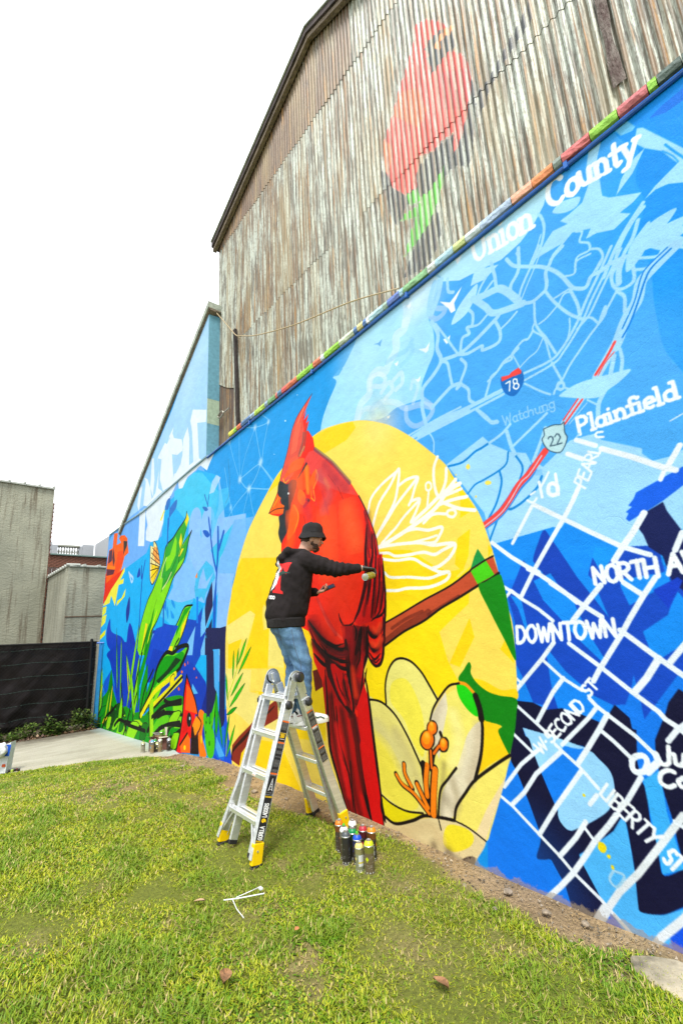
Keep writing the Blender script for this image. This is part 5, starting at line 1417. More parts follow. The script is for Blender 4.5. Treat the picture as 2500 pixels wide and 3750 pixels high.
# ================================================================== CORRUGATED BUILDING
GX=3.30
def roof(y): return 10.29-.43*abs(y-4.09)
barn=thing('corrugated_building','tall gabled building clad in rusty corrugated sheets with a faded red bird','building',(GX,4,4.5))
C2=Canvas(.8,5.2,4.6,10.4,90); C2.img[:]=1; paint(C2,ART2)
M2=Canvas(.8,5.2,4.6,10.4,90); paint(M2,'\n'.join(' '.join([l.split()[0],'ffffff']+l.split()[2:]) for l in ART2.split('\n') if l.strip()))
C2.img=C2.img**1.1*.8
IMG2=mkimage('faded_bird_print',C2,alpha=M2.img[...,0])
PITCH=.0677
def corr_mat(name,pale=(.47,.52,.45),rust=(.14,.068,.014),amt=.5,painted=True,seed=0.):
    m,n,b=newmat(name); b.inputs['Roughness'].default_value=.55; b.inputs['Metallic'].default_value=.15
    tc=N(n,'ShaderNodeTexCoord')
    def nz(sc,st,det=5.,off=0.):
        mp=N(n,'ShaderNodeMapping'); mp.inputs['Scale'].default_value=st; mp.inputs['Location'].default_value=(off+seed,off,off*.3+seed)
        x=N(n,'ShaderNodeTexNoise',Scale=sc,Detail=det,Roughness=.62); n.links.new(tc.outputs['Object'],mp.inputs[0]); n.links.new(mp.outputs[0],x.inputs['Vector']); return x.outputs['Fac']
    def rng(s,a,b_,c=0.,d=1.):
        r=N(n,'ShaderNodeMapRange'); 
        for k,q in zip(('From Min','From Max','To Min','To Max'),(a,b_,c,d)): r.inputs[k].default_value=q
        n.links.new(s,r.inputs['Value']); return r.outputs[0]
    def op(o,a,b_):
        r=N(n,'ShaderNodeMath',operation=o)
        for i,q in enumerate((a,b_)):
            if isinstance(q,float): r.inputs[i].default_value=q
            else: n.links.new(q,r.inputs[i])
        return r.outputs[0]
    def mix(f,a,b_):
        r=N(n,'ShaderNodeMix',data_type='RGBA'); n.links.new(f,r.inputs[0])
        for i,q in ((6,a),(7,b_)):
            if isinstance(q,tuple): r.inputs[i].default_value=(*q,1)
            else: n.links.new(q,r.inputs[i])
        return r.outputs[2]
    streak=nz(1.,(14.,14.,.55)); fine=nz(1.,(45.,45.,1.6),off=7.); big=nz(.55,(1.,1.,.6),off=3.); grain=nz(45.,(1.,1.,.5),off=1.)
    f1=rng(op('ADD',op('ADD',op('MULTIPLY',streak,.8),op('MULTIPLY',big,.8)),op('MULTIPLY',fine,.75)),1.335-amt*.34,1.43-amt*.30)
    f2=rng(nz(1.,(22.,22.,.8),off=12.),.56,.62)
    c=mix(rng(fine,.35,.65),tuple(.74*k for k in pale),pale)
    c=mix(op('MULTIPLY',rng(nz(1.,(26.,26.,1.6),off=20.),.47,.55),.9),c,(.11,.105,.08))
    sp0=N(n,'ShaderNodeSeparateXYZ'); n.links.new(tc.outputs['Object'],sp0.inputs[0])
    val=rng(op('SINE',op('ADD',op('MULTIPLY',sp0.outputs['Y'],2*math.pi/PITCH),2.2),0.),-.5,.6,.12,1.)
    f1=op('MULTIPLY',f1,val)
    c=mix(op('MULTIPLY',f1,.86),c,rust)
    c=mix(op('MULTIPLY',op('MULTIPLY',f2,f1),.7),c,(.34,.17,.035))
    c=mix(op('MULTIPLY',rng(grain,.50,.64),.5),c,(.10,.07,.04))
    c=mix(op('MULTIPLY',rng(nz(1.,(60.,60.,3.),off=31.),.57,.63),.7),c,(.045,.038,.03))
    c=mix(op('MULTIPLY',rng(nz(.8,(5.,5.,.35),off=40.),.50,.62),.35),c,(.34,.27,.13))
    if painted:
        tc2,cb=img_coord(n,C2,'Y','Z')
        it=N(n,'ShaderNodeTexImage',image=IMG2,extension='CLIP'); n.links.new(cb.outputs[0],it.inputs['Vector'])
        sp=N(n,'ShaderNodeSeparateXYZ'); n.links.new(tc.outputs['Object'],sp.inputs[0])
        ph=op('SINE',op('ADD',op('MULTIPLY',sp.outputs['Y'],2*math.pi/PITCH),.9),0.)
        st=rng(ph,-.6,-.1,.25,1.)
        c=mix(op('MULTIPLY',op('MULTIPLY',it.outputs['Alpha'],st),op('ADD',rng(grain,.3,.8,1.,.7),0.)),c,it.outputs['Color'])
    n.links.new(c,b.inputs['Base Color'])
    bp=N(n,'ShaderNodeBump',Strength=.5,Distance=.004); n.links.new(op('ADD',grain,op('MULTIPLY',fine,.6)),bp.inputs['Height']); n.links.new(bp.outputs['Normal'],b.inputs['Normal'])
    return m
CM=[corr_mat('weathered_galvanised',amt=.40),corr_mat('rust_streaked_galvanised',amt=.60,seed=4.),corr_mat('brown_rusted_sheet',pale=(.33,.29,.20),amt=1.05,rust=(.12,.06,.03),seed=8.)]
DRK=corr_mat('tarred_rust_sheet',pale=(.10,.07,.055),rust=(.055,.03,.02),amt=1.,painted=False,seed=2.)
def sheet(y0,y1,zlo,zhi,dx,m,tilt=0.):
    ns=max(4,int((y1-y0)/PITCH*7)); v=[];f=[]
    zl=[zlo,zlo+.02]+[]
    for i in range(ns+1):
        y=y0+(y1-y0)*i/ns; x=GX+dx-.0120*math.cos(2*math.pi*y/PITCH)
        zt=min(zhi,roof(y)+.0); zb=min(zlo+.012*math.sin(y*9+zlo)+tilt*(y-y0),zt)
        zm=(zb+zt)/2; bow=.004*math.sin(y*3.1+zlo)
        v+=[(x-.001,y,zb),(x+bow*.4,y,zm),(x+.001,y,zt)]
    for i in range(ns):
        a=i*3; f+=[(a,a+3,a+4,a+1),(a+1,a+4,a+5,a+2)]
    return mesh('corrugated_sheet',v,f,m,barn,smooth=True)
rows=[(4.45,6.52,0.),(6.47,8.86,-.003),(8.82,10.4,-.006)]
W_=PITCH*10
for r,(zl,zh,dx) in enumerate(rows):
    y=-.72
    k=0
    while y<7.2:
        y1=min(y+W_,7.235)
        if roof((y+y1)/2)>zl+.05:
            mi=CM[[0,1,0,1,1,0,1,0,1][(k*5+r*3)%9]] if r<2 else CM[[2,1,1,2,1,0][k%6]]
            if r==0 and y1>6.8: 
                sheet(y,y1,5.62,zh,dx-.004,CM[1],tilt=.55); sheet(y,y1,4.45,5.95,dx+.012,DRK)
            elif r==2 and y>3.9: sheet(y,y1,zl,zh,dx,CM[2])
            elif r==1 and y>6.3: sheet(y,y1,zl,zh,dx,CM[1])
            elif r==1 and 5.9<y<6.4: sheet(y,y1,zl,zh,dx,CM[1])
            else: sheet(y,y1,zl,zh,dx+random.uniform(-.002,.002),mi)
        y=y1-.012 if y1<7.2 else 9; k+=1
# backing and side walls, roof planes
backm=mat('dark_backing',(.05,.045,.04),.9)
prism('gable_wall',[(-.70,4.4),(7.22,4.4),(7.22,roof(7.22)-.02),(4.09,roof(4.09)-.02),(-.70,roof(-.7)-.02)],GX+.03,GX+.16,backm,barn)
for q_ in ((7.1,7.22),(-.7,-.58)):
    b=MB(); b.box((GX+.16,q_[0],-.4),(12,q_[1],roof(q_[0])-.1)); b.build('side_wall',DRK,barn)
for s,(ya,yb) in enumerate(((-1.0,4.09),(4.09,7.34))):
    pr=[(ya,roof(ya)+.03),(yb,roof(yb)+.03),(yb,roof(yb)+.14),(ya,roof(ya)+.14)]
    prism('barge_board',pr,GX-.13,GX-.10,darkw,barn)
    prism('timber_batten',[(ya,roof(ya)-.05),(yb,roof(yb)-.05),(yb,roof(yb)+.05),(ya,roof(ya)+.05)],GX-.098,GX-.03,woodm,barn)
    prism('drip_edge',[(ya,roof(ya)+.142),(yb,roof(yb)+.142),(yb,roof(yb)+.165),(ya,roof(ya)+.165)],GX-.15,GX+.1,greenm,barn)
    prism('roof',[(ya,roof(ya)+.0),(yb,roof(yb)+.0),(yb,roof(yb)+.138),(ya,roof(ya)+.138)],GX-.02,12,backm,barn)
b=MB(); b.tube([(GX+.06,7.29,7.42),(GX+.055,7.285,8.1),(GX+.05,7.275,8.93)],.033,10); b.build('downspout',mat('pale_pipe',(.42,.46,.40),.5),barn,smooth=True)
postm=mat('tarred_post',(.035,.025,.022),.85,var=.5,scale=10,bump=.8,bscale=20,stretch=(4,4,1),dist=.02)
b=MB(); b.beam((GX-.04,6.50,6.68),(GX-.04,6.36,4.75),.07,.05,(0,1,0)); b.build('timber_post',postm,barn,bevel=.008)
b=MB(); vv=[]; zs_=np.linspace(5.38,7.9,40)
for z in zs_: 
    w=.045+.03*fbm(z*2.3,1,1,3,4.); c=.60+.02*fbm(z,5,1,2,1.); vv+=[(GX-.016,c-w,z),(GX-.024,c,z),(GX-.016,c+w*.8,z)]
b.add(vv,[(i*3+k,i*3+k+3,i*3+k+4,i*3+k+1) for i in range(39) for k in (0,1)]); b.build('tarred_strip',mat('cracked_tar',(.06,.035,.03),.8,var=.7,scale=9,bump=.9,bscale=25,stretch=(3,3,1),dist=.02,col2=(.20,.17,.15)),barn)
steel=mat('worn_steel',(.35,.33,.28),.45,metal=.8)
b=MB(); ring=[(GX-.06+.0*i,6.98+.10*math.cos(a),5.28+.05*math.sin(a)) for i,a in enumerate(np.linspace(0,2*math.pi,15))]; b.tube(ring,.012,6); b.tube([(GX-.05,6.88,5.28),(GX-.03,6.72,5.31)],.012,6); b.build('wall_bracket',steel,barn,smooth=True)
ropem=mat('tan_cord',(.42,.33,.20),.8)
rp=[(7.21,7.45),(6.64,6.80),(6.34,6.46),(6.15,6.345),(5.62,6.07),(4.59,5.67),(3.48,5.33),(2.73,5.03)]
b=MB(); P=catmull(np.array(rp),n=5); b.tube([(GX-.10,y,z) for y,z in P],.008,6)
o=b.build('slack_cord',ropem,None,smooth=True); tag(o,'thin tan cord sagging across the rusty corrugated sheets down to the coping','cord')
# ================================================================== BUILDINGS ACROSS THE BACK
def stucco(name,c,c2,bs=14.,rough=.85):
    m,n,b=newmat(name); b.inputs['Roughness'].default_value=rough
    tc=N(n,'ShaderNodeTexCoord'); mp=N(n,'ShaderNodeMapping'); mp.inputs['Scale'].default_value=(1,1,2.2); n.links.new(tc.outputs['Object'],mp.inputs[0])
    a=N(n,'ShaderNodeTexNoise',Scale=bs,Detail=4.,Roughness=.6,Distortion=.8); n.links.new(mp.outputs[0],a.inputs['Vector'])
    g=N(n,'ShaderNodeTexNoise',Scale=.9,Detail=5.); n.links.new(tc.outputs['Object'],g.inputs['Vector'])
    mp2=N(n,'ShaderNodeMapping'); mp2.inputs['Scale'].default_value=(5,5,.35); n.links.new(tc.outputs['Object'],mp2.inputs[0])
    s=N(n,'ShaderNodeTexNoise',Scale=1.,Detail=5.,Roughness=.7); n.links.new(mp2.outputs[0],s.inputs['Vector'])
    r=N(n,'ShaderNodeValToRGB'); r.color_ramp.elements[0].position=.3; r.color_ramp.elements[1].position=.7; r.color_ramp.elements[0].color=(*c2,1); r.color_ramp.elements[1].color=(*c,1)
    n.links.new(g.outputs['Fac'],r.inputs[0])
    r2=N(n,'ShaderNodeMapRange'); r2.inputs['From Min'].default_value=.51; r2.inputs['From Max'].default_value=.66; r2.inputs['To Max'].default_value=.85; n.links.new(s.outputs['Fac'],r2.inputs['Value'])
    mx_=N(n,'ShaderNodeMix',data_type='RGBA'); n.links.new(r2.outputs[0],mx_.inputs[0]); n.links.new(r.outputs[0],mx_.inputs[6]); mx_.inputs[7].default_value=(.10,.075,.045,1)
    n.links.new(mx_.outputs[2],b.inputs['Base Color'])
    bp=N(n,'ShaderNodeBump',Strength=.5,Distance=.04); n.links.new(a.outputs['Fac'],bp.inputs['Height']); n.links.new(bp.outputs['Normal'],b.inputs['Normal'])
    return m
ST=stucco('grey_green_stucco',(.33,.33,.25),(.21,.215,.165),8.); ST2=stucco('pale_grey_stucco',(.35,.35,.275),(.22,.225,.175),9.)
FD=V((math.cos(R_(8.1)),math.sin(R_(8.1)),0)); FN=V((-FD.y,FD.x,0))
def wallpanel(b,p0,p1,z0,z1,th,mi=0):
    p0,p1=V(p0),V(p1); d=(p1-p0).normalized(); nn=V((-d.y,d.x,0))*th
    b.add([(*(q.xy),z) for z in (z0,z1) for q in (p0,p1,p1+nn,p0+nn)],[(0,1,5,4),(1,2,6,5),(2,3,7,6),(3,0,4,7),(3,2,1,0),(4,5,6,7)],mi)
brickm=mat('red_brick',(.20,.085,.055),.85,var=.35,scale=12,bump=.4); mortar=mat('mortar',(.42,.36,.28),.9)
coppm=mat('weathered_capstone',(.40,.42,.38),.75,bump=.4,bscale=20)
t1=thing('tall_stucco_building','tall grey green stucco building at the left with a brick edge','building',(2.4,18.5,0))
pR=V((2.38,18.5,0)); pL=pR-FD*7
b=MB(); wallpanel(b,pL,pR,-1,6.62,6); b.build('stucco_wall',ST,t1)
for k in range(16):      # coping tiles
    q0=pL+FD*(7*k/16)+FD*.01-FN*.07; q1=pL+FD*(7*(k+1)/16)-FN*.07
    b=MB(); wallpanel(b,q0,q1,6.622,6.69,.3); b.build('coping_tile',coppm,t1,bevel=.01)
    b=MB(); b.tube([q1+FN*-.01-FD*.035+V((0,0,6.71)),q1+FN*.30-FD*.035+V((0,0,6.71))],.035,8); b.build('tile_collar',coppm,t1)
for k in range(68):      # brick side seen edge-on
    q=pR+FD*.002; z=1.2+k*.073
    b=MB(); l=.05 if k%2 else .035
    wallpanel(b,q+FN*.02,q+FN*.02+FD*l,z,z+.062,.2); b.build('brick',brickm,t1)
stainm=mat('rust_brown_stain',(.12,.08,.05),.9)
t2=thing('low_stucco_building','lower pale stucco building with a tiled parapet beside the mural','building',(2.45,15,0))
q0=V((2.45,15.0,0)); q1=q0+FD*3.2; q2=V((2.45,19.3,0))
TH=3.52
b=MB(); wallpanel(b,q0,q1,-1,TH,.25); b.build('front_wall',ST2,t2)
b=MB(); wallpanel(b,q2,q0+V((0,.26,0)),-1,TH-.001,.25); b.build('side_wall',ST2,t2)
b=MB(); wallpanel(b,q0-FN*.012,q1-FN*.012,2.12,2.15,.01); b.build('string_line',stainm,t2)
def tiles(a,c,z,n,par,w=.33,off=-.05):
    d=(c-a); 
    for k in range(n):
        s=a+d*(k/n)+d.normalized()*.008; e=a+d*((k+1)/n); nn=V((-d.y,d.x,0)).normalized()
        b=MB(); wallpanel(b,s+nn*off,e+nn*off,z+.003,z+.06,w); b.build('coping_tile',coppm,par,bevel=.012)
        b=MB(); b.tube([e+nn*(off-.015)+V((0,0,z+.06)),e+nn*(off+w)+V((0,0,z+.06))],.04,8); b.build('tile_collar',coppm,par)
tiles(q0,q1,TH,8,t2); tiles(q2,q0,TH,12,t2)
# brick building with shutter
t3=thing('brick_building','red brick building with a green metal cap behind the low stucco block','building',(4,26,0))
b0=V((1.2,25.7,0)); b1=b0+FD*6
b=MB(); wallpanel(b,b0+FN*.03,b1+FN*.03,4.78,5.36,.3); b.build('mortar_wall',mortar,t3)
brick_me=None
for r in range(8):
    for k in range(27):
        l=.225; s=(1.5+k*.235+(.117 if r%2 else 0)); z=4.79+r*.0715
        if s>5.4: continue
        if r<1 and 2.0<s<4.2: pass
        p=b0+FD*s
        if brick_me is None:
            bb=MB(); wallpanel(bb,V((0,0,0)),FD*l,0,.062,.05); o=bb.build('brick',brickm,t3); brick_me=o.data
        else: o=link('brick',brick_me,None,t3)
        o.location=p+V((0,0,z))-FN*random.uniform(0,.004)
b=MB(); wallpanel(b,b0-FN*.08,b1-FN*.08,5.375,5.45,.45); b.build('metal_cap',mat('green_copper',(.17,.25,.23),.6),t3,bevel=.01)
shm=mat('brown_shutter',(.10,.065,.055),.7)
for k in range(14):
    p=b0+FD*(1.95+k*.21)-FN*.02; b=MB(); wallpanel(b,p,p+FD*.2,2.6,4.76,.04); b.build('shutter_board',shm,t3,bevel=.01)
b=MB(); wallpanel(b,b0+FD*1.75-FN*.04,b0+FD*1.92-FN*.04,2.6,4.76,.08); b.build('door_jamb',coppm,t3)
# balustrade terrace
whm=mat('white_masonry',(.33,.35,.37),.8,var=.06,bump=.3,bscale=12)
t4=thing('white_terrace','white parapet with a row of turned balusters above the brick building','parapet',(4.6,30,5.5))
def bx(nm,x0,x1,z0,z1,y0=30.,y1=30.35,m=whm):
    b=MB(); b.box((x0,y0,z0),(x1,y1,z1)); return b.build(nm,m,t4,bevel=.01)
bx('pier',3.2,3.99,5.2,6.66); bx('pier',3.99,4.27,5.2,6.52,29.96); bx('pier',5.36,5.52,5.2,6.5); bx('pier',5.52,6.1,5.2,6.60,29.96)
bal_m=mat('stone_baluster',(.30,.31,.26),.8)
bx('rail',4.27,5.36,6.43,6.53,29.97,m=bal_m); bx('plinth',4.27,5.36,5.3,5.98,29.97)
bm_=None
for k in range(8):
    if bm_ is None:
        b=MB(); b.lathe([(.055,0),(.055,.03),(.03,.05),(.062,.14),(.055,.2),(.028,.3),(.03,.38),(.05,.4),(.05,.445)],12); o=b.build('baluster',bal_m,t4,smooth=True); bm_=o.data
    else: o=link('baluster',bm_,None,t4)
    o.location=(4.36+k*.132,30.15,5.985); 
    if k==0: o.matrix_parent_inverse=Matrix.Translation(t4.location).inverted()
b=MB(); b.add([(6.1,29.7,5.0),(6.1,20.5,5.0),(6.1,20.5,6.62),(6.1,24,6.61),(6.1,29.7,6.6)]+[(6.4,29.7,5.0),(6.4,20.5,5.0),(6.4,20.5,6.62),(6.4,24,6.61),(6.4,29.7,6.6)],[(0,1,2,3,4),(9,8,7,6,5),(0,5,6,1),(1,6,7,2),(2,7,8,3),(3,8,9,4),(4,9,5,0)]); b.build('side_parapet',whm,t4)
# ================================================================== FENCE
fence=thing('screened_fence','chain link fence hung with a black privacy screen across the back','fence',(2.8,13.2,-.6))
fa=V((2.93,13.28,0)); fdv=V((-.992,.10,0)); FT=1.47
blk=mat('black_fence_paint',(.008,.007,.007),.7,spec=.2); 
def fp(s,z,off=0.): return fa+fdv*s+V((-fdv.y,fdv.x,0))*off+V((0,0,z))
for s in (0.12,2.5,4.9,7.3):
    b=MB(); b.tube([fp(s,gz(13.3)-.2,.03),fp(s,FT+.02,.03)],.034,10); b.lathe([(.038,0),(.034,.03),(.012,.05)],10,Matrix.Translation(fp(s,FT+.02))); b.build('post',blk,fence,smooth=True)
b=MB(); b.tube([fp(.0,FT-.02),fp(7.4,FT+.16)],.022,8); b.build('top_rail',blk,fence,smooth=True)
b=MB(); b.tube([fp(.0,FT-.045),V((WX-.002,13.2,FT-.05))],.02,8); b.build('painted_rail_end',blue,fence,smooth=True)
b=MB(); b.box((2.98,13.23,-.75),(3.05,13.27,FT-.06)); b.build('end_post',mat('painted_end_post',lin1('2a9ce4',.6),.6),fence)
# screen with folds
NS,NZ=150,44; v=[];f=[]; CL={}
for i in range(NS+1):
    s=7.3*i/NS
    for j in range(NZ+1):
        t=j/NZ; sag=.035*math.sin(s*2.6)**2
        z0=-.42+.10*fbm(s,0,.8,3,4.)-.14*s/7; z=z0+(FT+.17*s/7.4-sag*t-z0)*t
        fold=.16*(math.sin(s*2.3+t*2.2)*.5+fbm(s*1.3+t*1.6,t*.8,1.,3,2.)+.55*abs(fbm(s*2.5-t*4.2,t*2.5+s,.9,3,8.)))*(1-.6*t)
        v.append(fp(s,z,-.05-abs(fold)))
        CL[(i,j)]=v[-1]
for i in range(NS):
    for j in range(NZ): a=i*(NZ+1)+j; f.append((a,a+1,a+NZ+2,a+NZ+1))
scr=mat('black_screen_cloth',(.010,.0065,.0065),.5,var=.25,scale=3,bump=.25,bscale=200,spec=.2)
mesh('privacy_screen',v,f,scr,fence,smooth=True)
b=MB()
for j in (6,13,20,27,34,41):
    b.tube([V(CL[(i,j)])-V((0,.008,0)) for i in range(0,NS+1,3)],.004,4,cap=False)
b.build('screen_stitching',mat('pale_green_thread',(.07,.12,.10),.8),fence)
b=MB(); nW=int(7.3/.085)
for sgn in (1,-1):
    for k in range(-26,nW+26):
        s0=k*.085; z0,z1=-.62,FT-.03; a,c=s0,s0+sgn*(z1-z0)
        za,zc=z0,z1
        lo,hi=min(a,c),max(a,c)
        if hi<=0 or lo>=7.3: continue
        def clip(s): return min(max(s,0),7.3)
        A,C=clip(a),clip(c); zA=z0+(A-a)/(c-a)*(z1-z0); zC=z0+(C-a)/(c-a)*(z1-z0)
        if abs(A-C)<.02: continue
        b.tube([fp(A,zA,-.012*sgn),fp(C,zC,-.012*sgn)],.0035,3,cap=False)
b.build('chain_link',blk,fence,kind='stuff')

# ================================================================== GROUND
def attr_mat(name,rough=.9,bump=.6,bscale=70.,sss=0.,spec=.25,mul=None):
    m,n,b=newmat(name); b.inputs['Roughness'].default_value=rough; b.inputs['Specular IOR Level'].default_value=spec
    at=N(n,'ShaderNodeAttribute',attribute_name='tint'); tc=N(n,'ShaderNodeTexCoord'); nz=N(n,'ShaderNodeTexNoise',Scale=bscale,Detail=6.,Roughness=.7)
    n.links.new(tc.outputs['Object'],nz.inputs['Vector'])
    mr=N(n,'ShaderNodeMapRange'); mr.inputs['From Min'].default_value=.3; mr.inputs['From Max'].default_value=.7; mr.inputs['To Min'].default_value=.55; mr.inputs['To Max'].default_value=1.3; n.links.new(nz.outputs['Fac'],mr.inputs['Value'])
    sc=N(n,'ShaderNodeVectorMath',operation='SCALE'); n.links.new(at.outputs['Color'],sc.inputs[0]); n.links.new(mr.outputs[0],sc.inputs['Scale']); n.links.new(sc.outputs[0],b.inputs['Base Color'])
    if bump:
        bp=N(n,'ShaderNodeBump',Strength=bump,Distance=.02); n.links.new(nz.outputs['Fac'],bp.inputs['Height']); n.links.new(bp.outputs['Normal'],b.inputs['Normal'])
    return m
def set_tint(me,cols):
    a=me.color_attributes.new('tint','FLOAT_COLOR','POINT'); c=np.ones((len(me.vertices),4),np.float32); c[:,:3]=cols; a.data.foreach_set('color',c.ravel())
SL=[(3.3,7.86),(3.05,7.95),(2.55,8.3),(2.05,8.85),(1.5,9.12),(.85,9.36),(-.5,9.75),(-4,10.6),(-9,11.5)]   # lawn / slab edge
def slab_edge(x): return float(np.interp(x,[p[0] for p in SL][::-1],[p[1] for p in SL][::-1]))
xs=np.unique(np.concatenate([np.arange(-3,3.3,.06),np.arange(-60,-3,1.5),np.array([3.3])])); ys=np.unique(np.concatenate([np.arange(.4,11.5,.06),np.arange(-40,.4,1.5),np.arange(11.5,14,.3),np.arange(14,90,4)]))
v=[];tint=[]
for y in ys:
    for x in xs:
        near=-3<=x and .4<=y<11.5
        bb=bare(x,y) if near else .2
        se=slab_edge(max(x,-9))
        z=gz(y)
        if near: z+=.014*fbm(x,y,3.,3,1.)+.03*(fbm(x,y,.5,2,7.))*(min(1,max(0,(2.6-x)/1.))) - .012*bb
        if y>se-.03: z=min(z,gz(y))-.09*min(1,(y-se+.03)/.12)
        v.append((x,y,z)); g=np.array([.135,.155,.02]); s=np.array([.31,.22,.12])*(1+.35*fbm(x,y,5.,3,2.) if near else 1)
        tint.append(g*(1-bb)+s*bb if y<=se else np.array([.10,.08,.05]))
nx=len(xs); f=[(j*nx+i,j*nx+i+1,(j+1)*nx+i+1,(j+1)*nx+i) for j in range(len(ys)-1) for i in range(nx-1)]
lawn=mesh('ground',v,f,attr_mat('soil_and_thatch',bump=1.,bscale=45.),kind='structure',smooth=True); set_tint(lawn.data,np.array(tint))
# far land on the other side of the wall
b=MB(); b.add([(3.3,-40,-.9),(60,-40,-.9),(60,90,-.9),(3.3,90,-.9)],[(0,1,2,3)]); b.build('far_ground',mat('far_soil',(.12,.11,.08),.95),kind='structure')
# concrete slab
def slab_mat():
    m,n,b=newmat('old_concrete'); b.inputs['Roughness'].default_value=.88
    tc=N(n,'ShaderNodeTexCoord')
    def nz(s,d=6.,sc=(1,1,1)):
        mp=N(n,'ShaderNodeMapping'); mp.inputs['Scale'].default_value=sc; q=N(n,'ShaderNodeTexNoise',Scale=s,Detail=d,Roughness=.7); n.links.new(tc.outputs['Object'],mp.inputs[0]); n.links.new(mp.outputs[0],q.inputs['Vector']); return q.outputs['Fac']
    r=N(n,'ShaderNodeValToRGB'); r.color_ramp.elements[0].position=.3; r.color_ramp.elements[1].position=.7; r.color_ramp.elements[0].color=(.25,.23,.16,1); r.color_ramp.elements[1].color=(.44,.41,.32,1); n.links.new(nz(1.1,sc=(.6,1.8,1)),r.inputs[0])
    g=nz(55.,4.); r2=N(n,'ShaderNodeMapRange'); r2.inputs['From Min'].default_value=.35; r2.inputs['From Max'].default_value=.65; r2.inputs['To Min'].default_value=.8; r2.inputs['To Max'].default_value=1.1; n.links.new(g,r2.inputs['Value'])
    sc=N(n,'ShaderNodeVectorMath',operation='SCALE'); n.links.new(r.outputs[0],sc.inputs[0]); n.links.new(r2.outputs[0],sc.inputs['Scale'])
    # shade along the fence foot, painted into the slab colour
    sp=N(n,'ShaderNodeSeparateXYZ'); n.links.new(tc.outputs['Object'],sp.inputs[0])
    ad=N(n,'ShaderNodeMath',operation='MULTIPLY_ADD'); ad.inputs[1].default_value=.22; n.links.new(sp.outputs['X'],ad.inputs[0]); n.links.new(sp.outputs['Y'],ad.inputs[2])
    ad0=N(n,'ShaderNodeMath',operation='MULTIPLY_ADD'); ad0.inputs[1].default_value=1.6; n.links.new(nz(2.2),ad0.inputs[0]); n.links.new(ad.outputs[0],ad0.inputs[2])
    st=N(n,'ShaderNodeMapRange'); st.inputs['From Min'].default_value=13.2; st.inputs['From Max'].default_value=13.9; st.inputs['To Max'].default_value=.85; n.links.new(ad0.outputs[0],st.inputs['Value'])
    mg=N(n,'ShaderNodeMix',data_type='RGBA'); n.links.new(st.outputs[0],mg.inputs[0]); n.links.new(sc.outputs[0],mg.inputs[6]); mg.inputs[7].default_value=(.085,.07,.045,1)
    # overspray tint near the mural
    ov=N(n,'ShaderNodeMapRange'); ov.inputs['From Min'].default_value=2.75; ov.inputs['From Max'].default_value=3.05; ov.inputs['To Max'].default_value=.55; n.links.new(sp.outputs['X'],ov.inputs['Value'])
    mo=N(n,'ShaderNodeMix',data_type='RGBA'); n.links.new(ov.outputs[0],mo.inputs[0]); n.links.new(mg.outputs[2],mo.inputs[6]); mo.inputs[7].default_value=(.30,.42,.44,1)
    n.links.new(mo.outputs[2],b.inputs['Base Color']); bp=N(n,'ShaderNodeBump',Strength=.6,Distance=.01); n.links.new(g,bp.inputs['Height']); n.links.new(bp.outputs['Normal'],b.inputs['Normal'])
    return m
v=[];f=[]
ex=np.linspace(-9,3.076,70); ny=22
for i,x in enumerate(ex):
    e=slab_edge(x)+.035*fbm(x,0,2.2,3,6.)
    far=13.0-.10*(x-2.9)+.08*fbm(x,3,1.4,3,2.)+.05
    for j in range(ny+1):
        y=e+(far-e)*j/ny; v.append((x,y,gz(y)+.012-(.05 if j==0 else 0)+.006*fbm(x,y,.8,2,3.)))
for i in range(len(ex)-1):
    for j in range(ny): a=i*(ny+1)+j; f.append((a,a+ny+1,a+ny+2,a+1))
o=mesh('concrete_slab',v,f,slab_mat(),kind='structure',smooth=True)
v=[(2.78,1.25),(2.86,1.29),(2.93,1.22),(2.99,1.12),(3.0,.2),(2.66,.2),(2.69,.6),(2.72,.95),(2.74,1.12)]
o=prism_z=None
b=MB(); n_=len(v); b.add([(x,y,-.05) for x,y in v]+[(x,y,.012) for x,y in v],[tuple(range(n_-1,-1,-1)),tuple(range(n_,2*n_))]+[(i,(i+1)%n_,n_+(i+1)%n_,n_+i) for i in range(n_)])
b.build('concrete_footing',mat('dirty_concrete',(.36,.31,.21),.9,var=.4,scale=6,bump=.6,bscale=40),kind='structure',bevel=.01)
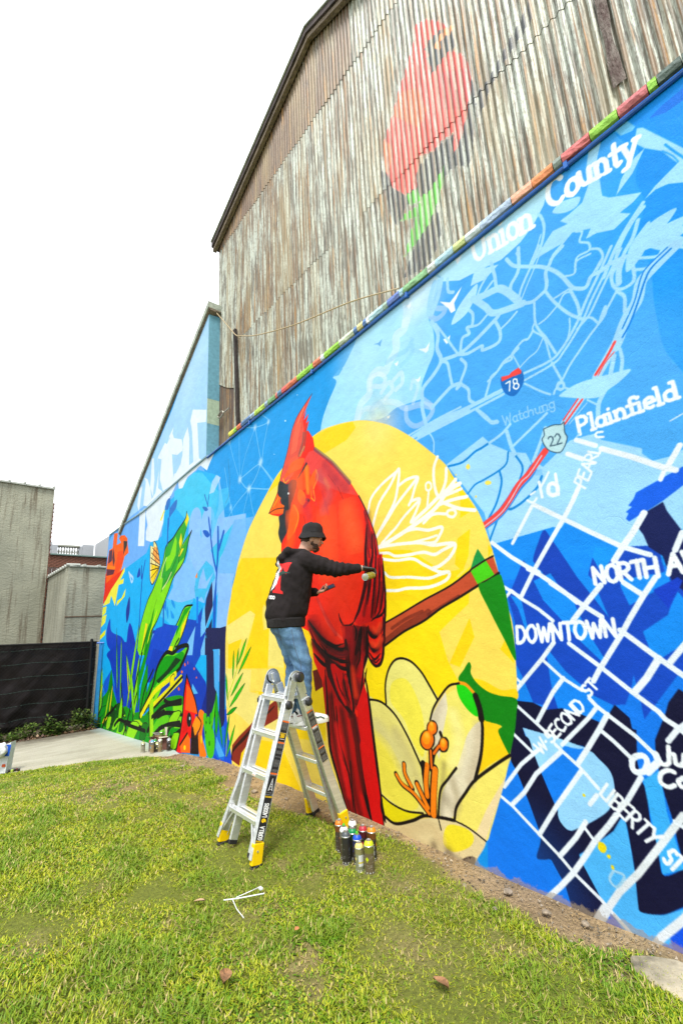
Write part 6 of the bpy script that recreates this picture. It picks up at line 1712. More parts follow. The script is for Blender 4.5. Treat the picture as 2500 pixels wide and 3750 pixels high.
# ---------------- grass blades, clover leaves, straw : one mass
def blades(name,n,xr,yr,hmin,hmax,wd,keep,colf,lean=.6,flat=False,m=None,dens_y=None):
    X=RNG.uniform(*xr,n); Y=RNG.uniform(*yr,n) if dens_y is None else dens_y(n)
    K=[];
    for i in range(n):
        x,y=X[i],Y[i]
        if y>slab_edge(x)-.02 or x>3.05: continue
        bb=bare(x,y)
        if keep(bb,x,y)>RNG.random(): K.append((x,y,bb))
    K=np.array(K); n=len(K); x,y,bb=K.T
    z=np.interp(y,YS,ZS)-.006
    a=RNG.uniform(0,2*np.pi,n); h=RNG.uniform(hmin,hmax,n)*(1-.45*bb); w=RNG.uniform(.7,1.3,n)*wd*(1+.13*np.maximum(y-2,0))
    tu=np.array([fbm(xx,yy,2.6,2,31.) for xx,yy in zip(x,y)]); h=h*(1+.8*tu)
    dx,dy=np.cos(a),np.sin(a); L=RNG.uniform(.1,lean*2,n)*h
    up=h*(.25 if flat else 1.)
    P=np.zeros((n,5,3),np.float32)
    sx,sy=-dy*w/2,dx*w/2
    P[:,0]=np.stack([x-sx,y-sy,z],1); P[:,1]=np.stack([x+sx,y+sy,z],1)
    k=1.25 if flat else .85
    mx_,my_=x+dx*L*.4,y+dy*L*.4
    P[:,2]=np.stack([mx_+sx*k,my_+sy*k,z+up*.62],1); P[:,3]=np.stack([mx_-sx*k,my_-sy*k,z+up*.62],1)
    P[:,4]=np.stack([x+dx*L,y+dy*L,z+up],1)
    me=bpy.data.meshes.new(name); me.vertices.add(n*5); me.vertices.foreach_set('co',P.ravel())
    idx=np.arange(n)[:,None]*5; lp=np.concatenate([idx+[0,1,2,3],idx+[3,2,4]],1).ravel()
    me.loops.add(n*7); me.loops.foreach_set('vertex_index',lp.astype(np.int32))
    st=(np.arange(n)[:,None]*7+[0,4]).ravel(); tt=np.tile([4,3],n)
    me.polygons.add(n*2); me.polygons.foreach_set('loop_start',st.astype(np.int32)); me.polygons.foreach_set('loop_total',tt.astype(np.int32))
    me.update(); me.validate()
    c=colf(n,bb,tu); c=np.repeat(c,5,axis=0); set_tint(me,c)
    me.shade_smooth()
    return link(name,me,m,kind='stuff')
gm,gn,gb=newmat('grass_leaf'); gb.inputs['Roughness'].default_value=.5; gb.inputs['Specular IOR Level'].default_value=.3
at=N(gn,'ShaderNodeAttribute',attribute_name='tint'); gn.links.new(at.outputs['Color'],gb.inputs['Base Color'])
tr=N(gn,'ShaderNodeBsdfTranslucent'); gn.links.new(at.outputs['Color'],tr.inputs['Color']); ms=N(gn,'ShaderNodeMixShader'); ms.inputs[0].default_value=.3
gn.links.new(gb.outputs[0],ms.inputs[1]); gn.links.new(tr.outputs[0],ms.inputs[2]); gn.links.new(ms.outputs[0],gn.nodes['Material Output'].inputs['Surface'])
def gcol(n,bb,tu):
    t=RNG.random(n)[:,None]; q=RNG.random(n)[:,None]
    c=np.array([.14,.26,.008])*(1-t)+np.array([.52,.52,.03])*t
    yel=np.clip(tu*1.2+.1,0,.6)[:,None]; c=c*(1-yel)+np.array([.10,.23,.015])*yel
    c=np.where(q<.10+.40*bb[:,None],np.array([.50,.40,.16])*(.7+.6*t),c); return c*1.0
def dens(n): 
    u=RNG.random(n); return 1.0+ (9.6-1.0)*u**1.35
blades('lawn_grass',460000,(-3.2,3.05),None,.008,.027,.0058,lambda bb,x,y:(1-bb)**1.6*1.05,gcol,lean=1.1,m=gm,dens_y=dens)
blades('clover_leaves',150000,(-2.6,3.0),None,.014,.028,.011,lambda bb,x,y:(1-bb)**2*max(0,min(1,.45+fbm(x,y,1.7,2,44.)*1.6)),lambda n,bb,tu:np.array([.10,.21,.012])*(.5+1.2*RNG.random(n)[:,None]),lean=1.2,flat=True,m=gm,dens_y=dens)
blades('straw_litter',70000,(-2.6,3.06),None,.004,.02,.0035,lambda bb,x,y:.06+.8*bb,lambda n,bb,tu:np.array([.46,.33,.16])*(.4+.9*RNG.random(n)[:,None]),lean=2.6,flat=True,m=gm,dens_y=dens)
# soil crumbs and pebbles along the wall foot (too many to count)
pb=MB()
for i in range(1500):
    y=RNG.uniform(.8,7.8); x=3.06-abs(RNG.normal(0,.28))
    if bare(x,y)<.35: continue
    r=RNG.uniform(.004,.013); z=gz(y)
    q=[V((x,y,z))+V((RNG.normal(),RNG.normal(),abs(RNG.normal())*.7)).normalized()*r for _ in range(5)]
    pb.add(q+[V((x,y,z-.004))],[(0,1,2),(0,2,3),(0,3,4),(0,4,1),(1,2,5),(2,3,5),(3,4,5),(4,1,5)])
pb.build('soil_crumbs',mat('crumb',(.34,.28,.2),.95,var=.5,scale=3),kind='stuff')
# stones one can pick out
stm=mat('pale_stone',(.30,.24,.17),.9,var=.3,scale=30,bump=.5)
for i,(x,y,r) in enumerate([(2.93,2.02,.026),(2.80,2.26,.016),(2.9,1.75,.022),(2.72,1.98,.015),(2.96,1.55,.02),(2.86,3.95,.022),(2.72,4.9,.028),(2.55,5.2,.022),(2.83,4.45,.02),(2.6,6.6,.03)]):
    bm=bmesh.new(); bmesh.ops.create_icosphere(bm,subdivisions=2,radius=r)
    for vv in bm.verts: vv.co=V((vv.co.x*1.3,vv.co.y,vv.co.z*.6))*(1+.35*noise.noise(vv.co*40+V((i,0,0))))
    me=bpy.data.meshes.new('stone'); bm.to_mesh(me); bm.free(); o=link('stone',me,stm); o.location=(x,y,gz(y)+r*.2); o.rotation_euler=(0,0,i)
    tag(o,['largest pale stone in the soil strip below the street map','small stone just beyond the largest pale one, nearer the lily','pale stone close to the wall, below the dark street map letters','small flat stone on the lawn side of the soil strip','stone nearest the concrete footing at the right edge','small stone by the wall just right of the red tail','stone in the soil behind the far ladder legs','stone left of the far ladder legs, toward the lawn','stone tight against the yellow wall behind the ladder','stone in the brown patch below the small red bird'][i],'stone','stones along the foot of the mural')
# fallen leaves
lfm=mat('dry_brown_leaf',(.30,.15,.07),.7,var=.4,scale=40)
def leaf(x,y,s,rot,lab,ml=lfm):
    v=[];f=[]; n=7
    for i in range(n):
        t=i/(n-1); w=math.sin(math.pi*min(1,t*1.02))**.8*.28*s+.001
        for k in (-1,0,1): v.append((t*s-.5*s,k*w,.012*s/.1*abs(k)+.02*math.sin(t*3)*s/.1*.4))
    for i in range(n-1):
        for k in (0,1): a=i*3+k; f.append((a,a+3,a+4,a+1))
    o=mesh('fallen_leaf',v,f,ml,smooth=True); o.location=(x,y,gz(y)+.03); o.rotation_euler=(.2,.1,rot)
    tag(o,lab,'leaf'); return o
leaf(1.25,2.56,.11,1.0,'large curled brown leaf on the grass at lower left of the white plastic strip')
leaf(1.99,1.80,.10,1.5,'brown leaf lying in the grass near the bottom edge, below the lily')
leaf(1.42,3.28,.07,2.4,'small tan leaf in the grass in front of the ladder feet',mat('tan_leaf',(.42,.28,.16),.8))
leaf(1.72,2.62,.04,.4,'tiny orange leaf in the grass between the two brown leaves',mat('orange_leaf',(.5,.2,.08),.8))
# white plastic strip
b=MB(); wp=mat('white_plastic',(.72,.74,.76),.4)
def P2(px,py,z=.035): r=V((0,0,0)); return V((px,py,z))
b.tube([(1.535,3.17,.04),(1.60,3.115,.045),(1.76,3.05,.04)],.0035,6); b.tube([(1.60,3.13,.045),(1.70,3.10,.06),(1.775,3.12,.05)],.0022,6); b.tube([(1.575,3.13,.045),(1.555,3.03,.035),(1.55,2.93,.03)],.0025,6); b.box((1.762,3.105,.035),(1.782,3.135,.045))
o=b.build('plastic_strip',wp,smooth=False); tag(o,'thin white plastic strip, broken and bent, lying on the lawn','litter')
# weeds below the fence
def weed(name,x0,x1,y0,y1,h,n,lab,cols):
    vv=[];ff=[];cc=[]
    for i in range(n):
        x=RNG.uniform(x0,x1); y=RNG.uniform(y0,y1); t=RNG.random(); z=gz(y)+h*t*(.4+.6*(.5+.5*math.sin(x*7+y*3)));
        a=RNG.uniform(0,6.28); e=RNG.uniform(-.4,.9); L=RNG.uniform(.03,.085); d=V((math.cos(a)*math.cos(e),math.sin(a)*math.cos(e),math.sin(e))); s=d.cross(V((0,0,1))).normalized()*L*.36
        p=V((x,y,z)); k=len(vv); vv+=[p,p+d*L*.45+s,p+d*L,p+d*L*.45-s]; ff.append((k,k+1,k+2,k+3)); c=cols[int(RNG.integers(len(cols)))]; cc+=[np.array(c)*RNG.uniform(.6,1.3)]*4
    o=mesh(name,vv,ff,gm,kind='stuff'); set_tint(o.data,np.array(cc)); return o
GR=[(.07,.14,.02),(.12,.19,.03),(.04,.08,.015),(.10,.12,.03)]
for i in range(9):
    x=3.0-i*.62; weed('weed_clump',x-.5,x+.05,13.02-.1*(x-2.9),13.5-.1*(x-2.9),.34 if i%3 else .5,900,'',GR)
weed('tall_weed',1.95,2.25,13.0,13.25,.62,420,'',GR)
weed('leaf_litter',-2.5,3.0,12.95,13.6,.06,2600,'',[(.22,.12,.07),(.30,.20,.12),(.12,.07,.05)])
# ================================================================== LADDER
alu=mat('brushed_aluminium',(.72,.74,.74),.34,metal=.75,var=.10,scale=5,stretch=(1,1,12),bump=.05)
alu2=mat('bright_aluminium',(.80,.82,.83),.28,metal=.7,var=.06,scale=8)
yel=mat('yellow_plastic',lin1('ffd400',.75),.4,var=.05); rub=mat('black_rubber',(.015,.015,.015),.6); blkp=mat('black_plastic',(.018,.018,.02),.32,coat=.3)
zinc=mat('zinc_plate',(.55,.58,.57),.36,metal=.8,var=.15,scale=25)
def label_mat(name,cv):
    im=mkimage(name,cv); m,n,b=newmat(name); b.inputs['Roughness'].default_value=.4; uv=N(n,'ShaderNodeUVMap'); it=N(n,'ShaderNodeTexImage',image=im); n.links.new(uv.outputs[0],it.inputs['Vector']); n.links.new(it.outputs[0],b.inputs['Base Color']); return m
def uvquad(name,q,m,parent):              # q: bl br tr tl
    me=bpy.data.meshes.new(name); me.from_pydata([tuple(p) for p in q],[],[(0,1,2,3)]); uv=me.uv_layers.new(name='UVMap')
    for i,c in enumerate([(0,0),(1,0),(1,1),(0,1)]): uv.data[i].uv=c
    return link(name,me,m,parent)
BL,WH,YE,OR=(.012,.011,.012),(.75,.75,.75),tuple(lin1('ffd000',.85)),tuple(lin1('f07020',.8))
def rect(cv,a,b_,c,d,col): cv.poly([(a,b_),(c,b_),(c,d),(a,d)],np.array(col,np.float32))
def brand_label():
    cv=Canvas(0,.062,0,.50,1400); cv.img[:]=BL
    for y in (.008,.018,.474,.484): rect(cv,0,y,.062,y+.005,YE)
    text_paint(cv,'GORILLA',.0465,.032,.033,WH,.0075,sx=.83,vert=True)
    cv.poly([(.014,.215),(.03,.205),(.036,.222),(.05,.212),(.048,.238),(.036,.252),(.022,.25),(.012,.238)],np.array(YE,np.float32)); cv.poly([(.02,.225),(.03,.228),(.028,.238)],np.array(BL,np.float32))
    text_paint(cv,'LADDERS',.0465,.268,.033,WH,.0075,sx=.83,vert=True)
    return cv
def info_label(top=True,seed=1):
    r=np.random.default_rng(seed); cv=Canvas(0,.062,0,.62,1100); cv.img[:]=BL
    y=.01
    while y<.60:
        if r.random()<.06: y+=.02; continue
        x=.006
        while x<.055: w=r.uniform(.004,.012); rect(cv,x,y,min(x+w,.056),y+.0016,(.32,.32,.31)); x+=w+.003
        y+=.0046
    for y0 in (.16,.42,.605): rect(cv,0,y0,.062,y0+.014,OR)
    if top:
        rect(cv,.0,.44,.062,.51,BL); rect(cv,.0,.507,.062,.511,YE)
        text_paint(cv,'300',.008,.472,.028,YE,.006,sx=.7); rect(cv,.006,.456,.056,.460,WH); rect(cv,0,.02,.062,.15,BL)
        cv.poly([(.012,.03),(.019,.03),(.034,.13),(.031,.13)],np.array(WH,np.float32)); cv.poly([(.052,.03),(.046,.03),(.031,.13),(.034,.13)],np.array(WH,np.float32))
        for k in range(4): rect(cv,.018+.003*k,.04+.02*k,.047-.003*k,.043+.02*k,WH)
    else:
        for k in range(4): rect(cv,.008+.012*k,.40,.015+.012*k,.425,WH)
    return cv
LB1=label_mat('brand_label_print',brand_label()); LB2=label_mat('info_label_print',info_label()); LB3=label_mat('far_info_label_print',info_label(False,5))
lad=thing('folding_ladder','aluminium folding ladder opened as an A frame with yellow feet on the lawn','ladder',(2.33,3.7,0))
HX,HZ=2.335,1.265; HYn,HYf=3.49,3.87
def line(p,q,t): return V(p)+(V(q)-V(p))*t
def side_frame(xf,yn,yf,sgn,zf=0.):
    # outer rails (flared), inner rails, rungs
    for k,(yb,yt,yi,name) in enumerate(((yn,HYn-.012,HYn+.035,'near'),(yf,HYf+.012,HYf-.035,'far'))):
        foot=V((xf,yb,.055)); top=V((HX+sgn*.075,yt,1.10))
        mid=line(foot,top,.38); mid.y=yt+(yb-yt)*.15
        b=MB(); b.beam(mid,top,.028,.078,(0,1,0)); b.beam(foot,mid+(mid-foot).normalized()*.01,.028,.078,(0,1,0))
        ax=(top-foot).normalized(); pr=ax.cross(V((0,1,0))).normalized()
        for s_ in (-1,1):        # raised flanges of the channel
            b.beam(mid+pr*.036*s_,top+pr*.036*s_,.036,.007,(0,1,0)); b.beam(foot+pr*.036*s_,mid+pr*.036*s_,.036,.007,(0,1,0))
        b.build('outer_rail',alu,lad,bevel=.0015)
        # inner rail
        fi=V((xf-sgn*.03,yi+(yb-yt)*.0,.07)); ti=V((HX+sgn*.045,yi,1.20))
        b=MB(); b.beam(fi,ti,.024,.066,(0,1,0)); b.build('inner_rail',alu,lad,bevel=.0015)
        b=MB(); b.beam(fi-(ti-fi).normalized()*.03,fi,.028,.07,(0,1,0)); b.build('inner_foot',rub,lad,bevel=.003)
        # yellow boot
        b=MB(); b.beam(V((xf-sgn*.012,yb,.022)),line(foot,top,.10),.038,.088,(0,1,0)); boot=b.build('foot_boot',yel,lad,bevel=.005)
        b=MB(); b.beam(V((xf-sgn*.016,yb,-.006)),V((xf-sgn*.010,yb,.024)),.042,.092,(0,1,0)); o=b.build('rubber_pad',rub,None,bevel=.006); o.parent=boot; 
        ys_=-1 if name=='near' else 1
        b=MB(); q=line(foot,top,.055); b.tube([q+V((0,ys_*.015,0)),q+V((0,ys_*.024,0))],.007,8); o=b.build('bolt',zinc,None); o.parent=boot
        # rail sticker on the near rail only
        if name=='near':
            d=(top-mid).normalized(); pr2=V((1,0,0)) - d*d.x; pr2.normalize(); off=V((0,-.0335/2-.0025,0))
            def q4(t0,t1,w=.031):
                A=line(foot,top,t0); B=line(foot,top,t1); A.y=B.y=0
                def yy(t): 
                    return (yb+(mid.y-yb)*t/.38) if t<.38 else mid.y+(yt-mid.y)*(t-.38)/.62
                A.y=yy(t0); B.y=yy(t1)
                return [A-pr2*w+off,A+pr2*w+off,B+pr2*w+off,B-pr2*w+off]
            if sgn<0:
                q=q4(.10,.378,.033); uvquad('brand_sticker',q,LB1,lad)
                q=q4(.382,.86); uvquad('warning_sticker',q,LB2,lad)
            else:
                q=q4(.50,.90); uvquad('warning_sticker',q,LB3,lad)
    # rungs
    for r,z in enumerate((.27,.55,.83,1.10)):
        t=(z-.055)/(1.10-.055); x=xf+(HX+sgn*.075-xf)*t
        fl=1-min(1,t/.38)
        ya=HYn-.012+(yn-(HYn-.012))*(.15 if t>.38 else .15+.85*fl)*(1-t)*1.3+.014; yb_=HYf+.012+(yf-(HYf+.012))*(.15 if t>.38 else .15+.85*fl)*(1-t)*1.3-.014
        b=MB(); b.box((x-.022+sgn*.016,ya,z-.016),(x+.022+sgn*.016,yb_,z+.014)); b.box((x-.026+sgn*.016,ya+.002,z+.0142),(x-.012+sgn*.016,yb_-.002,z+.019)); b.box((x+.012+sgn*.016,ya+.002,z+.0142),(x+.026+sgn*.016,yb_-.002,z+.019))
        rg=b.build('rung',alu2,lad,bevel=.003)
        for yy in (ya+.01,yb_-.01):
            b=MB(); b.beam((x+sgn*.016,yy,z-.028),(x+sgn*.016,yy,z+.026),.012,.056,(0,1,0)); o=b.build('rung_bracket',alu,None,bevel=.002); o.parent=rg
        xi=x-sgn*.042
        b=MB(); b.box((xi-.018,HYn+.04,z-.004),(xi+.018,HYf-.04,z+.024)); b.build('inner_rung',alu2,lad,bevel=.003)
    # braces under the lowest rung
    for yb,yt,yc in ((yn,HYn,.12),(yf,HYf,-.12)):
        b=MB(); p=V((xf-sgn*.0,yb+(.02 if yc>0 else -.02),.12)); q=V((xf+(HX+sgn*.075-xf)*.19+sgn*.02,yb+yc*.95,.255)); b.tube([p,q],.009,6); b.build('brace',alu,lad,smooth=True)
side_frame(1.905,3.445,3.985,-1)
side_frame(2.775,3.43,3.93,1)
for k,(y,sg) in enumerate(((HYn,-1),(HYf,1))):
    hg=None
    b=MB(); Mx=Matrix.Translation((HX,y,HZ))@Matrix.Rotation(R_(90),4,'X')
    b.lathe([(.064,-.007),(.066,-.006),(.066,.006),(.064,.007)],28,Mx); b.beam((HX-.030,y,HZ+.01),(HX-.070,y,1.13),.014,.075,(0,1,0)); b.beam((HX+.030,y,HZ+.01),(HX+.070,y,1.13),.013,.075,(0,1,0))
    hg=b.build('hinge',zinc,lad,bevel=0)
    b=MB(); b.lathe([(.048,-.010),(.050,-.009),(.050,.009),(.048,.010)],24,Mx); o=b.build('hinge_disc',alu,None); o.parent=hg
    for s_ in (-1,1):
        b=MB(); b.beam((HX+s_*.026,y+.010*sg,HZ-.01),(HX+s_*.075,y+.010*sg,1.06),.010,.062,(0,1,0)); o=b.build('hinge_arm',zinc,None,bevel=.002); o.parent=hg
        for q in ((.3,.012),(.3,-.012),(.62,.014),(.62,-.014),(.85,0.)):
            c=line((HX+s_*.026,y,HZ-.01),(HX+s_*.075,y,1.06),q[0]); b=MB(); b.tube([c+V((q[1],-.002,0)),c+V((q[1],-.012,0))],.004,6); o=b.build('rivet',alu2,None); o.parent=hg
    if k==0:
        b=MB(); b.lathe([(.034,.008),(.042,.014),(.043,.036),(.034,.046),(.028,.048)],20,Mx@Matrix.Translation((.022,.012,0))); b.build('hinge_knob',blkp,lad,smooth=True)
    else:
        b=MB(); b.beam((HX-.004,y-.018,HZ+.03),(HX+.012,y-.018,HZ-.05),.012,.030,(0,1,0)); o=b.build('lock_lever',alu2,None,bevel=.004); o.parent=hg
for s_,y,sg in ((-1,HYn-.03,-1),(1,HYn-.03,-1),(-1,HYf+.03,1),(1,HYf+.03,1)):
    b=MB(); Mx=Matrix.Translation((HX+s_*.10,y,1.07))@Matrix.Rotation(R_(90*(1 if sg<0 else -1)),4,'X')
    b.lathe([(.020,-.012),(.028,.0),(.038,.006),(.035,.022),(.022,.030),(.010,.032)],7,Mx); b.build('rail_lock_knob',blkp,lad,smooth=False,bevel=.003)
sm=label_mat('small_sticker_print',(lambda cv:(rect(cv,0,0,.05,.03,(.6,.62,.6)),rect(cv,.004,.004,.046,.012,OR),cv)[-1])(Canvas(0,.05,0,.03,1000)))
uvquad('orange_sticker',[(1.955,3.515,.99-.40),(1.955,3.565,.59),(1.962,3.565,.605),(1.962,3.515,.605)],sm,lad)
# ================================================================== SPRAY CANS
def can_label(base,dark,seed,word=None,white=False):
    r=np.random.default_rng(seed); cv=Canvas(0,.20,0,.16,900); cv.img[:]=dark
    rect(cv,0,.125,.2,.16,tuple(.45*a+.2*b for a,b in zip(dark,base)))
    for k in range(34):
        x=r.uniform(0,.19); y=r.uniform(.02,.12); rect(cv,x,y,x+r.uniform(.005,.02),y+.0016,tuple(min(.5,.25+a) for a in dark))
    for k in range(3):
        x=.02+.065*k; cv.poly([(x,.09),(x+.012,.105),(x+.024,.09),(x+.012,.07)],np.array(base,np.float32))
    for y in (.05,.063,.078): rect(cv,0,y,.2,y+.0012,tuple(.5*a for a in dark))
    if white: rect(cv,.06,.04,.10,.12,(.6,.62,.6)); rect(cv,.06,.06,.10,.072,(.6,.5,.1)); rect(cv,.15,.04,.19,.12,(.6,.62,.6))
    if word:
        for x0 in (.05,.11,.17): text_paint(cv,word,x0+.02,.035,.016,(.6,.6,.58),.003,sx=1.,vert=True)
    for x in np.arange(.01,.2,.02): cv.poly([(x,.012),(x+.005,.018),(x+.010,.012),(x+.005,.006)],np.array((.55,.55,.52),np.float32))
    return cv
silver=mat('tin_rim',(.62,.63,.62),.3,metal=.9,var=.05)
def can(x,y,z,col,dark,lab,seed,h=.185,r=.033,nozzle=None,word=None,white=False,group='spray cans standing on the grass below the lily',rot=None,M0=None):
    t=thing('spray_can',lab,'spray can',(x,y,z),group)
    M=M0 if M0 is not None else Matrix.Translation((x,y,z))@Matrix.Rotation(rot if rot is not None else seed*1.3,4,'Z')
    n=28; hb=h*.80
    me=bpy.data.meshes.new('body'); v=[];f=[];uvs=[]
    for j in range(n+1):
        a=2*math.pi*j/n
        for zz in (.004,hb): v.append(M@V((r*math.cos(a),r*math.sin(a),zz)))
    f=[(2*j,2*j+2,2*j+3,2*j+1) for j in range(n)]
    me.from_pydata([tuple(q) for q in v],[],f); uv=me.uv_layers.new(name='UVMap')
    for j in range(n):
        for k,(a,b_) in enumerate(((j,0),(j+1,0),(j+1,1),(j,1))): uv.data[j*4+k].uv=(a/n,b_)
    me.shade_smooth(); lm=label_mat('can_label_print',can_label(col,dark,seed,word,white)); lm.node_tree.nodes['Principled BSDF'].inputs['Metallic'].default_value=.2; lm.node_tree.nodes['Principled BSDF'].inputs['Roughness'].default_value=.28
    link('body',me,lm,t)
    b=MB(); b.lathe([(r*.9,.0),(r*1.02,.001),(r*1.02,.006),(r,.0065)],n,M); b.build('bottom_rim',silver,t,smooth=True)
    b=MB(); b.lathe([(r*1.0,hb-.001),(r*1.035,hb+.001),(r*1.035,hb+.006),(r*.99,hb+.008)],n,M); b.build('top_rim',silver,t,smooth=True)
    cm=mat('can_shoulder_paint',col,.38,var=.08)
    b=MB(); b.lathe([(r*.99,hb+.0075),(r*.93,hb+.017),(r*.74,hb+.028),(r*.50,hb+.034)],n,M); b.build('shoulder',cm,t,smooth=True)
    b=MB(); b.lathe([(r*.52,hb+.0335),(r*.52,hb+.038),(r*.40,hb+.039),(r*.36,hb+.036)],16,M); b.lathe([(.0045,hb+.034),(.0045,hb+.044),(.003,hb+.046)],8,M); b.build('valve',silver,t,smooth=True)
    if nozzle: b=MB(); b.lathe([(.009,hb+.040),(.009,hb+.050),(.006,hb+.054)],10,M); b.build('nozzle',mat('nozzle_plastic',nozzle,.4),t,smooth=True)
    return t
DKc,GLD,BR=(.03,.026,.022),(.13,.10,.055),(.06,.045,.035)
L=lambda h,k=.75: tuple(lin1(h,k))
can(2.516,3.205,0,L('f08020'),BR,'brown spray can with orange shoulder, leftmost of the cluster by the ladder foot',1,h=.225)
can(2.47,3.09,0,L('f0f0ec'),(.08,.05,.04),'white topped spray can with a green nozzle, behind the black grey topped can',2,h=.225,nozzle=L('58d020'))
can(2.433,3.024,0,L('50565a'),DKc,'black spray can with dark grey shoulder at the front left of the cluster',3,h=.22)
can(2.585,3.125,0,L('f2f4f4'),(.12,.11,.10),'spray can with plain white shoulder behind the green topped can',4,h=.225)
can(2.515,3.045,0,L('109050'),DKc,'spray can with emerald green shoulder between the white and blue topped cans',5,h=.21)
can(2.483,2.955,0,L('0c50d0'),BR,'spray can with royal blue shoulder and green nozzle in the middle of the cluster',6,h=.20,nozzle=L('58d020'))
can(2.592,3.012,0,L('c03040'),DKc,'black spray can with dark red shoulder at the back right of the cluster',7,h=.215)
can(2.607,2.932,0,L('f09020'),DKc,'black spray can with orange shoulder and white upright lettering, rightmost of the cluster',8,h=.225,word='BLACK' if 'K' in FONT else None,rot=2.2)
can(2.436,2.882,0,L('f2e080'),(.20,.21,.13),'short olive spray can with cream shoulder and white label at the front of the cluster',9,h=.178,r=.031,white=True,rot=1.9)
can(2.462,2.806,0,L('d0e020'),GLD,'olive brown spray can with lime yellow shoulder, nearest to the camera',10,h=.215,r=.035)
gx='spray cans standing on the slab by the cardboard box'
def sc(x,y,col,dark,lab,seed,h=.19,**k): can(x,y,gz(y)+.012,L(col),dark,lab,seed,h=h,group=gx,**k)
sc(2.70,8.60,'c8c890',(.28,.27,.20),'short pale spray can at the left of the cardboard box, with yellow green nozzle',21,h=.165,nozzle=L('a0d020'))
sc(2.80,8.52,'c85060',(.12,.09,.08),'grey spray can with pink red shoulder against the left of the cardboard box',22)
sc(2.775,8.38,'70b8e0',(.30,.22,.11),'gold spray can with light blue shoulder in front of the cardboard box',23,h=.205)
sc(2.83,8.42,'20a030',DKc,'dark spray can with green shoulder just behind the blue topped gold can',24,h=.205)
sc(2.855,8.37,'e8e8a0',DKc,'small dark spray can with pale nozzle between the two gold cans',25,h=.15)
sc(2.885,8.335,'eceae4',(.26,.20,.10),'gold spray can with white shoulder in front of the box, second from the right',26,h=.21,nozzle=L('c8c070'))
sc(3.00,8.25,'b8bcc8',DKc,'black spray can with silver shoulder and red lettering, rightmost by the box',27,h=.205)
# cardboard box
cbm=mat('cardboard',(.36,.23,.13),.85,var=.15,bump=.2); cbd=mat('cardboard_inside',(.17,.075,.055),.9); cbw=mat('pale_cardboard',(.60,.52,.42),.85)
bz=gz(8.5)+.012
box=thing('cardboard_box','open brown cardboard box with raised flaps on the slab against the mural','box',(2.93,8.52,bz))
def bp(s,t,z): return V((2.83,8.66,bz+z))+V((.55,-.72,0)).normalized()*s+V((.72,.55,0)).normalized()*t*.7
for nm,a,c,mm in (('front_panel',(0,0),(.34,0),cbd),('back_panel',(0,.2),(.34,.2),cbm),('left_panel',(0,0),(0,.2),cbm),('right_panel',(.34,0),(.34,.2),cbd)):
    b=MB(); p,q=bp(*a,0),bp(*c,0); b.beam(line(p,q,.5),line(p,q,.5)+V((0,0,.20)),(q-p).length-.006,.005,(q-p)); b.build(nm,mm,box)
b=MB(); 
for a,c,d in (((0,0),(.14,0),V((-.10,-.04,.03))),):
    p,q=bp(*a,.2),bp(*c,.2); b.add([p,q,q+d,p+d],[(0,1,2,3)])
b.build('left_flap',cbw,box)
p,q=bp(.17,0,.205),bp(.34,0,.215); b=MB(); b.add([p,q,q+V((-.03,-.06,.005)),p+V((-.03,-.06,-.005))],[(0,1,2,3)]); b.build('front_flap',cbw,box)
p,q=bp(.34,.0,.2),bp(.34,.18,.2); b=MB(); b.add([p,q,q+V((.05,-.03,.11)),p+V((.05,-.03,.11))],[(0,1,2,3)]); b.build('right_flap',mat('light_flap',(.62,.60,.55),.8),box)
p,q=bp(.19,.2,.2),bp(.24,.2,.2); b=MB(); b.add([p,q,q+V((0,0,.13)),p+V((-.01,0,.13))],[(0,1,2,3)]); b.build('back_flap',cbw,box)
b=MB(); p,q=bp(0,.2,.2),bp(.15,.2,.2); b.add([p,q,q+V((-.02,-.02,.06)),p+V((-.06,0,.05))],[(0,1,2,3)]); b.build('far_flap',mat('white_flap',(.62,.62,.58),.8),box)
can(*bp(.165,.1,.11),L('70d020'),(.16,.17,.06),'lime topped spray can poking up inside the cardboard box',31,group='spray cans inside the cardboard box')
# paper sack at the left edge
sk=thing('paint_carton','white and blue carton with an orange mark, at the left edge of the slab','carton',(.86,9.40,gz(9.4)))
z0=gz(9.4)+.014
b=MB(); b.add([(.70,9.50,z0),(.905,9.33,z0),(.99,9.44,z0),(.80,9.62,z0),(.70,9.50,z0+.30),(.945,9.33,z0+.43),(1.02,9.44,z0+.43),(.80,9.62,z0+.33)],[(0,1,5,4),(1,2,6,5),(2,3,7,6),(3,0,4,7),(0,3,2,1)]); b.build('carton_wall',mat('white_card',(.62,.64,.66),.6),sk)
b=MB(); b.add([(.880,9.345,z0+.24),(.930,9.304,z0+.24),(.948,9.310,z0+.40),(.87,9.375,z0+.40)],[(0,1,2,3)]); b.build('blue_panel',mat('blue_print',lin1('1058c8',.7),.5),sk)
b=MB(); b.add([(.855,9.36,z0+.09),(.895,9.327,z0+.09),(.90,9.327,z0+.13),(.86,9.36,z0+.13)],[(0,1,2,3)]); b.build('orange_mark',mat('orange_print',lin1('f06020',.7),.5),sk)
bm=bmesh.new(); bmesh.ops.create_icosphere(bm,subdivisions=4,radius=.12)
for vv in bm.verts: vv.co=vv.co*(1+.22*noise.noise(vv.co*16))*1.; vv.co.z*=.9
me=bpy.data.meshes.new('rag'); bm.to_mesh(me); bm.free(); me.shade_smooth(); o=link('rag',me,mat('white_cloth',(.66,.67,.68),.85,bump=.4,bscale=30)); o.location=(.80,9.36,z0+.33); tag(o,'crumpled white rag stuffed in the carton at the left edge','rag')
